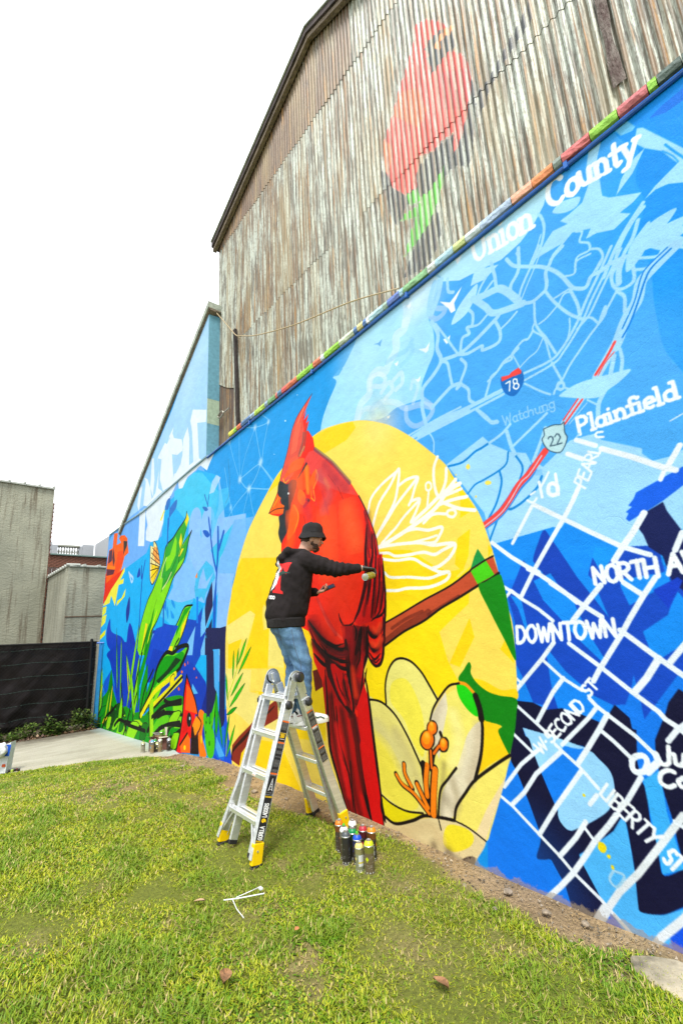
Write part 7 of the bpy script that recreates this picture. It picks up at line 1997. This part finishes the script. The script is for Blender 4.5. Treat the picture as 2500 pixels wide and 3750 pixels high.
for k,(x,y,c) in enumerate(((.955,9.33,DKc),(.99,9.30,L('c8e060')),(1.02,9.31,DKc),(1.05,9.33,(.12,.03,.03)),(1.07,9.26,DKc))):  # loose spray-can caps in a row on the slab
    b=MB(); b.lathe([(.018,0),(.019,.01),(.019,.03),(.012,.036)],12,Matrix.Translation((x,y,gz(y)+.012))); o=b.build('spray_cap',mat('cap_plastic',c,.4),smooth=True)
    tag(o,['first black spray cap, right beside the white carton','pale green cap in the row of spray caps beside the carton','black stub just right of the pale green one','dark red stub at the back of the row beside the carton','last black spray cap, farthest from the white carton'][k],'spray cap','loose spray caps on the slab')

# ================================================================== PERSON
def prims(parts):
    bm=bmesh.new()
    for p in parts:
        k=p[0]
        if k=='c':       # capsule p0 r0 p1 r1
            p0,r0,p1,r1=V(p[1]),p[2],V(p[3]),p[4]; n=14; ax=(p1-p0); L=max(ax.length,1e-5); ax/=L; u=ax.orthogonal().normalized(); w=ax.cross(u)
            prof=[(-1,0)]+[(-math.cos(a),math.sin(a)) for a in (.5,1.0)]
            rings=[]
            for (h,s) in [(-math.cos(a),math.sin(a)) for a in (.35,.8,1.25)]: rings.append((p0+ax*h*r0,s*r0))
            for t in (0,.5,1): rings.append((p0+ax*L*t,r0+(r1-r0)*t))
            for (h,s) in [(math.cos(a),math.sin(a)) for a in (1.25,.8,.35)]: rings.append((p1+ax*h*r1,s*r1))
            vs=[[bm.verts.new(c+(u*math.cos(2*math.pi*j/n)+w*math.sin(2*math.pi*j/n))*r) for j in range(n)] for c,r in rings]
            for a,b in zip(vs[:-1],vs[1:]):
                for j in range(n): bm.faces.new((a[j],a[(j+1)%n],b[(j+1)%n],b[j]))
            bm.faces.new(vs[0][::-1]); bm.faces.new(vs[-1])
        elif k=='l':     # loft of ellipses: list of (center, rx, ry, xdir, ydir)
            n=28; vs=[]
            for c,rx,ry,xd,yd in p[1]:
                vs.append([bm.verts.new(V(c)+xd*rx*math.copysign(abs(math.cos(a))**.85,math.cos(a))+yd*ry*math.copysign(abs(math.sin(a))**.85,math.sin(a))) for a in [2*math.pi*j/n for j in range(n)]])
            for a,b in zip(vs[:-1],vs[1:]):
                for j in range(n): bm.faces.new((a[j],a[(j+1)%n],b[(j+1)%n],b[j]))
            bm.faces.new(vs[0][::-1]); bm.faces.new(vs[-1])
        elif k=='e':     # ellipsoid centre, radii, 3x3 axes
            c,r,ax=V(p[1]),p[2],p[3]; o=bmesh.ops.create_icosphere(bm,subdivisions=3,radius=1.)
            for v in o['verts']: q=v.co.copy(); v.co=c+ax[0]*q.x*r[0]+ax[1]*q.y*r[1]+ax[2]*q.z*r[2]
    bmesh.ops.recalc_face_normals(bm,faces=bm.faces); return bm
def organic(name,parts,vox,m,parent,smooth_it=4,disp=None):
    bm=prims(parts); me=bpy.data.meshes.new(name+'_src'); bm.to_mesh(me); bm.free()
    o=bpy.data.objects.new('tmp',me); COL.objects.link(o)
    rm=o.modifiers.new('r','REMESH'); rm.mode='VOXEL'; rm.voxel_size=vox
    if smooth_it: s=o.modifiers.new('s','SMOOTH'); s.factor=.5; s.iterations=smooth_it
    dg=bpy.context.evaluated_depsgraph_get(); dg.update(); me2=bpy.data.meshes.new_from_object(o.evaluated_get(dg)); bpy.data.objects.remove(o)
    me2.name=name
    if disp:
        me2.update(); nrm=[v.normal.copy() for v in me2.vertices]
        for v,nn in zip(me2.vertices,nrm): v.co=v.co+nn*disp(v.co,nn)
    me2.shade_smooth(); me2.materials.clear(); return link(name,me2,m,parent)
fd=V((.93,-.36,0)).normalized(); sr=V((fd.y,-fd.x,0)); UP=V((0,0,1))     # facing, his right, up
PX,PY=2.40,3.72
def b_(f,r,z): return V((PX,PY,0))+fd*f+sr*r+V((0,0,z))
person=thing('person','bearded man in black hoodie, bucket hat and blue jeans spray painting from the ladder','person',tuple(b_(.05,.0,.87)))
skin=mat('skin',(.47,.26,.18),.5,var=.10,scale=14,bump=.1,bscale=120,spec=.35)
# joints
ankR=b_(.125,.075,.965); ankL=b_(.05,-.085,.965)
kneR=b_(.12,.085,1.36); kneL=b_(.09,-.09,1.35)
hipR=b_(.0,.095,1.76); hipL=b_(-.0,-.095,1.76)
pel=b_(-.01,0,1.80); che=b_(.10,0,2.18); nkb=b_(.175,0,2.37)
shR=b_(.15,.185,2.285); shL=b_(.15,-.185,2.285)
wrR=V((2.875,3.165,2.19)); elR=V((2.66,3.31,2.185))
elL=b_(.22,-.24,2.03); wrL=V((2.76,3.735,2.005))
hc=b_(.265,.015,2.515)                      # head centre
hf=(fd*.97+UP*-.24+sr*.22).normalized(); hr=hf.cross(UP).normalized(); hu=hr.cross(hf).normalized(); HA=(hf,hr,hu)
def hp(f,r,u): return hc+hf*f+hr*r+hu*u
def hand(wr,d,nrm,side,s=1.,curl=(.5,.7,.5),thumb=.5,r0=.0085,spread=.1):
    """parts of a hand: d wrist to knuckles, nrm palm normal, side towards the thumb"""
    d=d.normalized(); nrm=(nrm-d*nrm.dot(d)).normalized(); side=(side-d*side.dot(d)-nrm*side.dot(nrm)).normalized()
    out=[]; pl=.092*s
    out.append(('l',[(wr-d*.012,.026*s,.019*s,side,nrm),(wr+d*pl*.3,.033*s,.016*s,side,nrm),(wr+d*pl*.75,.041*s,.014*s,side,nrm),(wr+d*pl,.040*s,.011*s,side,nrm)]))
    out.append(('c',wr+d*.018*s+side*.018*s,.015*s,wr+d*.045*s+side*.030*s+nrm*.008*s,.012*s))
    for i,(off,L) in enumerate(((.030,.072),(.010,.080),(-.011,.075),(-.030,.060))):
        p=wr+d*(pl-.006-abs(off)*.12)+side*off*s; a=0; dd=d+side*spread*off*20*.3; dd.normalize()
        for j,(fr,c) in enumerate(zip((.45,.32,.23),curl)):
            a+=c; q=p+(dd*math.cos(a)+nrm*math.sin(a))*L*fr*s; rr=(r0-.0008*j)*s*(1 if i<3 else .88); out.append(('c',p,rr*1.05,q,rr)); p=q
    p=wr+d*.040*s+side*.030*s; t=(d*.62+side*.75*(1-thumb*.6)+nrm*thumb*.9).normalized(); q=p+t*.036*s; out.append(('c',p,.0115*s,q,.0100*s)); t2=(d*.85+side*.15+nrm*(thumb*.9)).normalized(); out.append(('c',q,.0100*s,q+t2*.028*s,.0085*s))
    return out
# left hand holds the phone
vr=V(Rm[:,0]); 
phL=(V((.77,-.63,.38))).normalized()
dL=(phL*.55+V((.2,.2,.35))).normalized()
nL=V((-.35,-.55,.75)).normalized()
hlp=hand(wrL,(fd*.75+sr*.5+UP*.18),V((-.2,-.1,.95)),-fd*.2+sr*-.9+UP*.2,curl=(.45,.75,.55),thumb=.75)
body=[('e',hc,(.098,.076,.112),HA),('e',hp(.012,0,-.055),(.072,.058,.062),HA),('e',hp(.040,0,-.088),(.036,.034,.026),HA),
  ('c',hp(.086,0,.010),.0085,hp(.106,0,-.020),.0125),('c',hp(.088,-.012,-.024),.009,hp(.088,.012,-.024),.009),('c',hp(.080,-.034,.020),.013,hp(.080,.034,.020),.013),
  ('c',hp(.082,-.016,-.050),.009,hp(.082,.016,-.050),.009),('c',hp(.066,-.040,-.022),.017,hp(.066,.040,-.022),.017),
  ('e',hp(-.005,.078,-.012),(.020,.008,.032),HA),('e',hp(-.005,-.078,-.012),(.020,.008,.032),HA),
  ('c',hp(-.045,0,-.07),.056,nkb,.060),('c',nkb,.07,che,.13),('c',che,.13,pel,.12),('c',nkb,.05,shR,.06),('c',nkb,.05,shL,.06),
  ('c',shR,.052,elR,.040),('c',elR,.040,wrR,.027),('c',shL,.052,elL,.040),('c',elL,.040,wrL,.027),
  ('c',hipR,.088,kneR,.055),('c',kneR,.055,ankR,.038),('c',hipL,.088,kneL,.055),('c',kneL,.055,ankL,.038),('c',ankR,.036,ankR+fd*.12-UP*.055,.026),('c',ankL,.036,ankL+fd*.12-UP*.055,.026)]+hlp
organic('body',body,.0052,skin,person,2)
# eyes, brows, lips, beard and hair
eyem=mat('eye',(.03,.02,.015),.15,spec=.6); hairm=mat('dark_brown_hair',(.10,.05,.03),.7,var=.5,scale=90,bump=.8,bscale=160,stretch=(1,1,.35))
for s_ in (-1,1):
    b=MB(); b.lathe([(.002,-.011),(.009,-.006),(.011,0),(.009,.006),(.002,.011)],12,Matrix.Translation(hp(.083,s_*.030,.004))); b.build('eye',eyem,person,smooth=True)
organic('eyebrows',[('c',hp(.092,s_*.014,.026),.005,hp(.078,s_*.047,.027),.004) for s_ in (-1,1)],.003,hairm,person,1)
organic('lips',[('c',hp(.094,-.014,-.052),.005,hp(.094,.014,-.052),.005)],.0025,mat('lips',(.33,.12,.10),.5),person,1)
def bz_(co,n): return .004*noise.noise(co*120)+.003*noise.noise(co*260)
organic('beard',[('c',hp(.056,s_*.044,-.064),.017,hp(.008,s_*.059,-.054),.015) for s_ in (-1,1)]+[('c',hp(.010,s_*.063,-.050),.013,hp(-.002,s_*.070,.005),.009) for s_ in (-1,1)]+
  [('c',hp(.066,s_*.022,-.078),.015,hp(.036,s_*.046,-.082),.018) for s_ in (-1,1)]+[('c',hp(.068,0,-.088),.023,hp(.052,0,-.106),.021),('c',hp(.094,-.018,-.040),.005,hp(.094,.018,-.040),.005)],.004,hairm,person,1,disp=bz_)
organic('hair',[('e',hp(-.022,0,.0),(.084,.081,.075),HA),('c',hp(-.078,0,-.03),.030,hp(-.060,0,-.062),.024)],.006,mat('short_hair',(.06,.035,.022),.8,var=.4,scale=70,bump=.6,bscale=150),person,1,disp=bz_)
# bucket hat
hatm=mat('black_cotton_twill',(.008,.007,.008),.85,var=.3,scale=30,bump=.35,bscale=220)
fr=[]
HC=hp(-.010,0,.052)
hu2=(hu*.97-hf*.16).normalized(); hf2=hr.cross(hu2)*-1; hf2=(hf-hu2*hf.dot(hu2)).normalized()
b=MB(); n=40; prof=[(.0,.112,0),(.038,.109,0),(.068,.096,0),(.085,.074,0),(.092,.050,0),(.097,.004,0),(.101,-.002,1),(.113,-.028,1),(.124,-.052,1),(.122,-.056,1),(.110,-.030,1),(.096,-.006,1)]
vv=[]
for r,z,br in prof:
    for j in range(n):
        a=2*math.pi*j/n; rr=r*(1+.035*math.sin(3*a+1)*(1 if br else .6)+.02*math.sin(7*a)); zz=z+(.008*math.sin(2*a+.6)+.005*math.sin(5*a) if br else .004*math.sin(4*a))
        vv.append(HC+hf2*rr*1.08*math.cos(a)+hr*rr*math.sin(a)+hu2*zz*.98)
ff=[(i*n+j,i*n+(j+1)%n,(i+1)*n+(j+1)%n,(i+1)*n+j) for i in range(1,len(prof)-1) for j in range(n)]+[(j,n+j,n+(j+1)%n) for j in range(n)]
b.add(vv,ff); hat=b.build('bucket_hat',hatm,person,smooth=True)
b=MB(); 
for j in range(n):
    a=2*math.pi*j/n; 
ring=[HC+hf2*.0955*1.08*math.cos(a)+hr*.0955*math.sin(a)+hu2*.004 for a in np.linspace(0,2*math.pi,41)]; b.tube(ring,.0022,5); o=b.build('hat_seam',hatm,None,smooth=True); o.parent=hat
# hoodie
def fold(co,n):
    q=V((co.dot(fd)*3.5,co.dot(sr)*3.5,co.z*2.2)); a=noise.noise(q*1.6); w=noise.noise(V((co.dot(fd)*7+co.z*10,co.dot(sr)*6-co.z*3,co.z*3)))
    d2=(co-elR).length; arm=math.exp(-(d2/.16)**2); return .016*(1-abs(a)*2.6)*.7+.013*w+.005*noise.noise(q*9)-.005+arm*.006*math.sin((co-elR).dot((wrR-shR).normalized())*110+3*noise.noise(co*9))
hood=bpy.data.materials
HCV=Canvas(-.16,.16,-.24,.22,700); HCV.img[:]=0
def hoodie_art():
    RD=np.array(lin([.80,.17,.17]),np.float32); W8=np.array([.72,.73,.74],np.float32); G=np.array([.03,.06,.05],np.float32)
    m=Canvas(-.16,.16,-.24,.22,700)
    def both(P,c): HCV.poly(P,c); m.poly(P,np.ones(3,np.float32))
    both([(-.09,.13),(.13,.15),(.10,.03),(.06,.085),(.04,.095),(.045,-.11),(.075,-.125),(.075,-.145),(-.05,-.145),(-.05,-.125),(-.015,-.11),(-.02,.10),(-.06,.08),(-.09,.03)],RD)
    both([(-.095,-.02),(-.13,.05),(-.10,.11),(-.07,.15),(-.06,.19),(-.04,.14),(-.03,.08),(-.01,.10),(.01,.05),(.0,.0),(-.01,-.06),(-.04,-.10),(-.09,-.135),(-.07,-.09),(-.06,-.04)],W8)
    for k in range(6): both([(-.13+.012*k,.06-.03*k*.4),(-.155+.012*k,.045-.02*k),(-.12+.012*k,.045-.02*k)],W8)
    both([(.0,.04),(.06,.06),(.14,.05),(.06,.03),(.01,.0)],G)
    for cvx in (HCV,):
        pass
    x=-.10
    for ch in 'rapo':
        adv,st=FONT.get(ch,FONT['o']) if ch in FONT else FONT['o']
        for path in st:
            P=[(x+a*.035,-.20+b_0*.045) for a,b_0 in path]; HCV.stroke(P,.008,W8); m.stroke(P,.008,np.ones(3,np.float32))
        x+=adv*.036
    return m
HM=hoodie_art(); HIM=mkimage('hoodie_back_print',HCV,alpha=HM.img[...,0])
def hoodie_mat():
    m,n,b=newmat('black_fleece'); b.inputs['Roughness'].default_value=.92; b.inputs['Specular IOR Level'].default_value=.2
    tc=N(n,'ShaderNodeTexCoord'); nz=N(n,'ShaderNodeTexNoise',Scale=9.,Detail=4.); n.links.new(tc.outputs['Object'],nz.inputs['Vector'])
    r=N(n,'ShaderNodeValToRGB'); r.color_ramp.elements[0].color=(.008,.006,.006,1); r.color_ramp.elements[1].color=(.022,.017,.018,1); n.links.new(nz.outputs['Fac'],r.inputs[0])
    org=b_(-.09,.115,2.14); ud=(sr*.84+fd*.54).normalized(); vd=(UP*.96+fd*.27).normalized()
    sub=N(n,'ShaderNodeVectorMath',operation='SUBTRACT'); n.links.new(tc.outputs['Object'],sub.inputs[0]); sub.inputs[1].default_value=org
    cb=N(n,'ShaderNodeCombineXYZ')
    for k,(ax,lo,hi) in enumerate(((ud,HCV.u0,HCV.u1),(vd,HCV.v0,HCV.v1))):
        dt=N(n,'ShaderNodeVectorMath',operation='DOT_PRODUCT'); n.links.new(sub.outputs[0],dt.inputs[0]); dt.inputs[1].default_value=ax
        mr=N(n,'ShaderNodeMapRange'); mr.clamp=False; mr.inputs['From Min'].default_value=lo*1.0; mr.inputs['From Max'].default_value=hi*1.0; n.links.new(dt.outputs['Value'],mr.inputs['Value']); n.links.new(mr.outputs[0],cb.inputs[k])
    it=N(n,'ShaderNodeTexImage',image=HIM,extension='CLIP'); n.links.new(cb.outputs[0],it.inputs['Vector'])
    df=N(n,'ShaderNodeVectorMath',operation='DOT_PRODUCT'); n.links.new(sub.outputs[0],df.inputs[0]); df.inputs[1].default_value=-fd      # only the back half carries print
    lt=N(n,'ShaderNodeMath',operation='GREATER_THAN'); lt.inputs[1].default_value=-.16; n.links.new(df.outputs['Value'],lt.inputs[0])
    mu=N(n,'ShaderNodeMath',operation='MULTIPLY'); n.links.new(it.outputs['Alpha'],mu.inputs[0]); n.links.new(lt.outputs[0],mu.inputs[1])
    mxx=N(n,'ShaderNodeMix',data_type='RGBA'); n.links.new(mu.outputs[0],mxx.inputs[0]); n.links.new(r.outputs[0],mxx.inputs[6]); n.links.new(it.outputs['Color'],mxx.inputs[7]); n.links.new(mxx.outputs[2],b.inputs['Base Color'])
    nb=N(n,'ShaderNodeTexNoise',Scale=28.,Detail=5.); n.links.new(tc.outputs['Object'],nb.inputs['Vector']); bp_=N(n,'ShaderNodeBump',Strength=.35,Distance=.01); n.links.new(nb.outputs['Fac'],bp_.inputs['Height']); n.links.new(bp_.outputs['Normal'],b.inputs['Normal'])
    return m
HMAT=hoodie_mat()
tl=(fd*.97-UP*.2).normalized()
rings=[(b_(-.005,0,1.70),.165,.195,fd,sr),(b_(-.005,0,1.735),.172,.205,fd,sr),(b_(-.005,0,1.775),.174,.206,fd,sr),(b_(.0,0,1.80),.188,.220,fd,sr),(b_(.015,0,1.90),.192,.230,fd,sr),(b_(.045,0,2.03),.184,.235,tl,sr),(b_(.08,0,2.16),.168,.240,tl,sr),(b_(.115,0,2.26),.148,.230,tl,sr),(b_(.15,0,2.325),.110,.185,tl,sr),(b_(.175,0,2.375),.080,.105,tl,sr)]
hp_=[('l',rings),('c',shR,.096,line(shR,elR,.5),.086),('c',line(shR,elR,.5),.086,elR,.076),('c',elR,.076,line(elR,wrR,.6),.058),('c',line(elR,wrR,.6),.054,line(elR,wrR,.80),.042),
     ('c',shL,.088,elL,.070),('c',elL,.070,line(elL,wrL,.9),.044),
     ('c',b_(.01,.06,2.375),.052,b_(.01,-.06,2.375),.052),('c',b_(-.035,.05,2.33),.050,b_(-.035,-.05,2.33),.050),('c',b_(-.055,.03,2.275),.035,b_(-.055,-.03,2.275),.035),('c',b_(.03,.07,2.375),.034,b_(.15,.095,2.37),.028),('c',b_(.03,-.07,2.375),.034,b_(.15,-.095,2.37),.028),('c',b_(.15,.095,2.37),.028,b_(.235,.055,2.335),.024),('c',b_(.15,-.095,2.37),.028,b_(.235,-.055,2.335),.024)]
hd=organic('hoodie',hp_,.0085,HMAT,person,5,disp=fold)
rib=mat('black_ribbing',(.009,.007,.007),.9,bump=.6,bscale=60,stretch=(6,6,.2))
b=MB(); n=44
for k in range(len([0,1])): pass
vv=[];
for zz,rx,ry in ((1.690,.158,.188),(1.70,.168,.200),(1.765,.173,.206),(1.778,.166,.198)):
    for j in range(n):
        a=2*math.pi*j/n; vv.append(b_(-.005,0,zz)+fd*rx*math.copysign(abs(math.cos(a))**.85,math.cos(a))*1.012+sr*ry*math.copysign(abs(math.sin(a))**.85,math.sin(a))*1.035)
b.add(vv,[(i*n+j,i*n+(j+1)%n,(i+1)*n+(j+1)%n,(i+1)*n+j) for i in range(3) for j in range(n)]); b.build('waistband',rib,person,smooth=True)
organic('sleeve_cuff',[('c',line(elR,wrR,.74),.043,line(elR,wrR,.86),.038)],.005,rib,person,1)
# jeans
def denim():
    m,n,b=newmat('blue_denim'); b.inputs['Roughness'].default_value=.85
    tc=N(n,'ShaderNodeTexCoord'); nz=N(n,'ShaderNodeTexNoise',Scale=6.,Detail=6.,Roughness=.65); n.links.new(tc.outputs['Object'],nz.inputs['Vector'])
    r=N(n,'ShaderNodeValToRGB'); e=r.color_ramp.elements; e[0].position=.32; e[1].position=.68; e[0].color=(.018,.055,.14,1); e[1].color=(.13,.26,.42,1); n.links.new(nz.outputs['Fac'],r.inputs[0])
    n2=N(n,'ShaderNodeTexNoise',Scale=160.,Detail=2.); n.links.new(tc.outputs['Object'],n2.inputs['Vector']); mr=N(n,'ShaderNodeMapRange'); mr.inputs['To Min'].default_value=.7; mr.inputs['To Max'].default_value=1.3; n.links.new(n2.outputs['Fac'],mr.inputs['Value'])
    sc_=N(n,'ShaderNodeVectorMath',operation='SCALE'); n.links.new(r.outputs[0],sc_.inputs[0]); n.links.new(mr.outputs[0],sc_.inputs['Scale']); n.links.new(sc_.outputs[0],b.inputs['Base Color'])
    nb=N(n,'ShaderNodeTexNoise',Scale=26.,Detail=5.); n.links.new(tc.outputs['Object'],nb.inputs['Vector']); bp_=N(n,'ShaderNodeBump',Strength=.5,Distance=.01); n.links.new(nb.outputs['Fac'],bp_.inputs['Height']); n.links.new(bp_.outputs['Normal'],b.inputs['Normal'])
    return m
dn=denim()
def jf(co,n):
    low=max(0,1.22-co.z)*2.2; kn=math.exp(-((co.z-1.38)/.09)**2)
    return (.010*(low+.25+kn*.6))*math.sin(co.z*78+co.dot(fd)*22+4*noise.noise(co*7))*.5+.006*noise.noise(co*12)
organic('jeans',[('l',[(b_(-.005,0,1.70),.135,.165,fd,sr),(b_(-.01,0,1.78),.128,.158,fd,sr)]),('e',b_(-.035,.075,1.70),(.105,.095,.10),(fd,sr,UP)),('e',b_(-.035,-.075,1.70),(.105,.095,.10),(fd,sr,UP)),
   ('c',b_(.0,.088,1.68),.112,line(hipR,kneR,.6),.098),('c',line(hipR,kneR,.6),.098,kneR+fd*.005,.088),('c',kneR,.086,ankR+V((0,0,.06)),.068),('c',ankR+V((0,0,.06)),.068,ankR+fd*.005+V((0,0,.012)),.060),
   ('c',b_(.0,-.088,1.68),.112,line(hipL,kneL,.6),.098),('c',line(hipL,kneL,.6),.098,kneL+fd*.005,.088),('c',kneL,.086,ankL+V((0,0,.06)),.068),('c',ankL+V((0,0,.06)),.068,ankL+fd*.005+V((0,0,.012)),.060)],.0075,dn,person,4,disp=jf)
# back pocket outline and side seam
jn=[o for o in COL.objects if o.name.startswith('jeans')][0]
bv=BVHTree.FromPolygons([v.co for v in jn.data.vertices],[tuple(p.vertices) for p in jn.data.polygons])
def on_surf(p,off=.0015):
    l,nn,i,d=bv.find_nearest(p); return l+nn*off
st=mat('tan_stitching',(.10,.12,.16),.8)
b=MB()
def seam(pts,r=.0016):
    P=[]; 
    for a,c in zip(pts[:-1],pts[1:]):
        for t in np.linspace(0,1,7)[:-1]: P.append(on_surf(V(a)+(V(c)-V(a))*t))
    P.append(on_surf(V(pts[-1]))); b.tube(P,r,5)
seam([b_(-.15,.035,1.68),b_(-.15,.04,1.575),b_(-.14,.085,1.55),b_(-.12,.14,1.575),b_(-.11,.15,1.68),b_(-.15,.035,1.68)],.0022)
seam([b_(.0,.21,1.68),b_(.03,.20,1.5),b_(.08,.19,1.36),b_(.09,.17,1.15),b_(.10,.16,1.0)],.002)
seam([b_(-.12,.0,1.70),b_(-.10,.005,1.60),b_(-.06,.01,1.56)],.002)
b.build('stitching',st,person,smooth=True)
# shoes
shw=mat('white_leather',(.72,.72,.70),.45,var=.06,bump=.1,bscale=60); shg=mat('dark_green_trim',(.03,.08,.05),.5); shr=mat('dark_red_trim',(.22,.02,.04),.5); shb=mat('black_sock',(.015,.015,.015),.9)
for ank,tw,nm in ((ankR,-.10,'right'),(ankL,.10,'left')):
    d=(fd+sr*tw).normalized(); s_=d.cross(UP).normalized(); a0=V((ank.x,ank.y,.865))-d*.01
    def sp_(f,r,z): return a0+d*f*1.14+s_*r*1.08+UP*z*1.05
    up_=[('l',[(sp_(-.075,0,.05),.02,.045,s_,UP),(sp_(-.068,0,.05),.034,.052,s_,UP),(sp_(-.03,0,.055),.040,.060,s_,UP),(sp_(.03,0,.052),.042,.056,s_,UP),(sp_(.09,0,.042),.046,.042,s_,UP),(sp_(.15,0,.034),.046,.032,s_,UP),(sp_(.19,0,.028),.036,.024,s_,UP),(sp_(.205,0,.024),.018,.016,s_,UP)]),('c',sp_(-.02,0,.10),.040,sp_(-.012,0,.085),.042)]
    sh=organic('shoe',up_,.006,shw,person,2)
    b=MB(); out=[];n=26
    for j in range(n):
        a=2*math.pi*j/n; f=.065+.145*math.cos(a); w=.047*math.sin(a)*(1.+.12*math.cos(a)); out.append((f,w))
    vv=[sp_(f,w,-.004) for f,w in out]+[sp_(f*1.02-.001,w*1.06,.008) for f,w in out]+[sp_(f*1.01,w*1.03,.026) for f,w in out]+[sp_(f,w*.9,.03) for f,w in out]
    b.add(vv,[(i*n+j,i*n+(j+1)%n,(i+1)*n+(j+1)%n,(i+1)*n+j) for i in range(3) for j in range(n)]+[tuple(range(n-1,-1,-1)),tuple(3*n+j for j in range(n))]); o=b.build('shoe_sole',shw if tw>0 else shw,None,smooth=True); o.parent=sh; o.matrix_parent_inverse=Matrix.Identity(4)
    b2=BVHTree.FromPolygons([v.co for v in sh.data.vertices],[tuple(p.vertices) for p in sh.data.polygons])
    def sf(p): l,nn,i,dd=b2.find_nearest(p); return l+nn*.0012
    for sg in (1,-1):
        b=MB(); b.tube([sf(sp_(-.06,sg*.05,.075)),sf(sp_(-.02,sg*.05,.075)),sf(sp_(.0,sg*.05,.045)),sf(sp_(.05,sg*.05,.05)),sf(sp_(.08,sg*.05,.035))],.004,6); o=b.build('shoe_stripe',shr,None,smooth=True); o.parent=sh
        b=MB(); b.tube([sf(sp_(.06,sg*.05,.07)),sf(sp_(.10,sg*.05,.045)),sf(sp_(.13,sg*.05,.05)),sf(sp_(.16,sg*.045,.03))],.005,6); o=b.build('shoe_trim',shg,None,smooth=True); o.parent=sh
    b=MB(); b.tube([sf(sp_(-.055,s2*.038,.088)) for s2 in (1,.3,-.3,-1)],.010,6); o=b.build('heel_collar',shb,None,smooth=True); o.parent=sh
    b=MB(); b.tube([(ank.x,ank.y,.95),(ank.x,ank.y,1.01)],.042,12); o=b.build('sock',shb,None,smooth=True); o.parent=sh
# gloved right hand closing on the can
canax=V((.93,.32,.18)).normalized()         # can axis, bottom to top
cb0=V((2.80,3.055,2.095)); 
gl=mat('black_nitrile_glove',(.014,.016,.015),.38,var=.3,bump=.35,bscale=70,coat=.15)
dR=V((.80,-.42,-.18)); nR=V((-.05,-.15,-1.)); 
organic('glove',hand(wrR+V((.01,-.005,.0)),dR,nR,canax,s=1.08,curl=(.75,.85,.6),thumb=.9,r0=.0098,spread=.05)+[('c',wrR+V((.0,.0,0)),.027,wrR+V((.02,-.01,-.002)),.026)],.0045,gl,person,1)
zx=canax; xx=zx.orthogonal().normalized(); yy=zx.cross(xx)
Mc=Matrix.Translation(cb0)@Matrix((( xx.x,yy.x,zx.x,0),(xx.y,yy.y,zx.y,0),(xx.z,yy.z,zx.z,0),(0,0,0,1)))
hc_=can(cb0.x,cb0.y,cb0.z,L('d8c020'),(.22,.20,.03),'yellow green spray can gripped in the black glove, pale blue base facing out',41,h=.165,r=.031,M0=Mc,group='spray can held by the painter')
b=MB(); b.lathe([(.001,.003),(.014,.002),(.027,.0005),(.0305,-.001),(.0312,.001)],24,Mc); b.build('concave_base',mat('pale_blue_tin',(.22,.40,.48),.35,metal=.2),hc_,smooth=True)
# phone
pc=V((2.845,3.655,2.045)); pn=V((-.25,-.42,.87)); pn=(pn-phL*pn.dot(phL)).normalized(); pw=phL.cross(pn).normalized()
ph=thing('mobile_phone','black mobile phone held tilted in his left hand','phone',tuple(pc))
def slab(name,c,l,w,t,m,par): 
    b=MB(); v=[c+phL*a*l/2+pw*e*w/2+pn*g*t/2 for g in (-1,1) for a,e in ((-1,-1),(1,-1),(1,1),(-1,1))]; b.add(v,[(3,2,1,0),(4,5,6,7),(0,1,5,4),(1,2,6,5),(2,3,7,6),(3,0,4,7)]); return b.build(name,m,par,bevel=.002)
slab('case',pc,.150,.074,.009,mat('maroon_black_case',(.03,.012,.015),.4),ph); slab('screen',pc+pn*.0052,.140,.066,.001,mat('dark_glass',(.01,.01,.012),.08,spec=.7),ph)
for o in COL.objects: pass
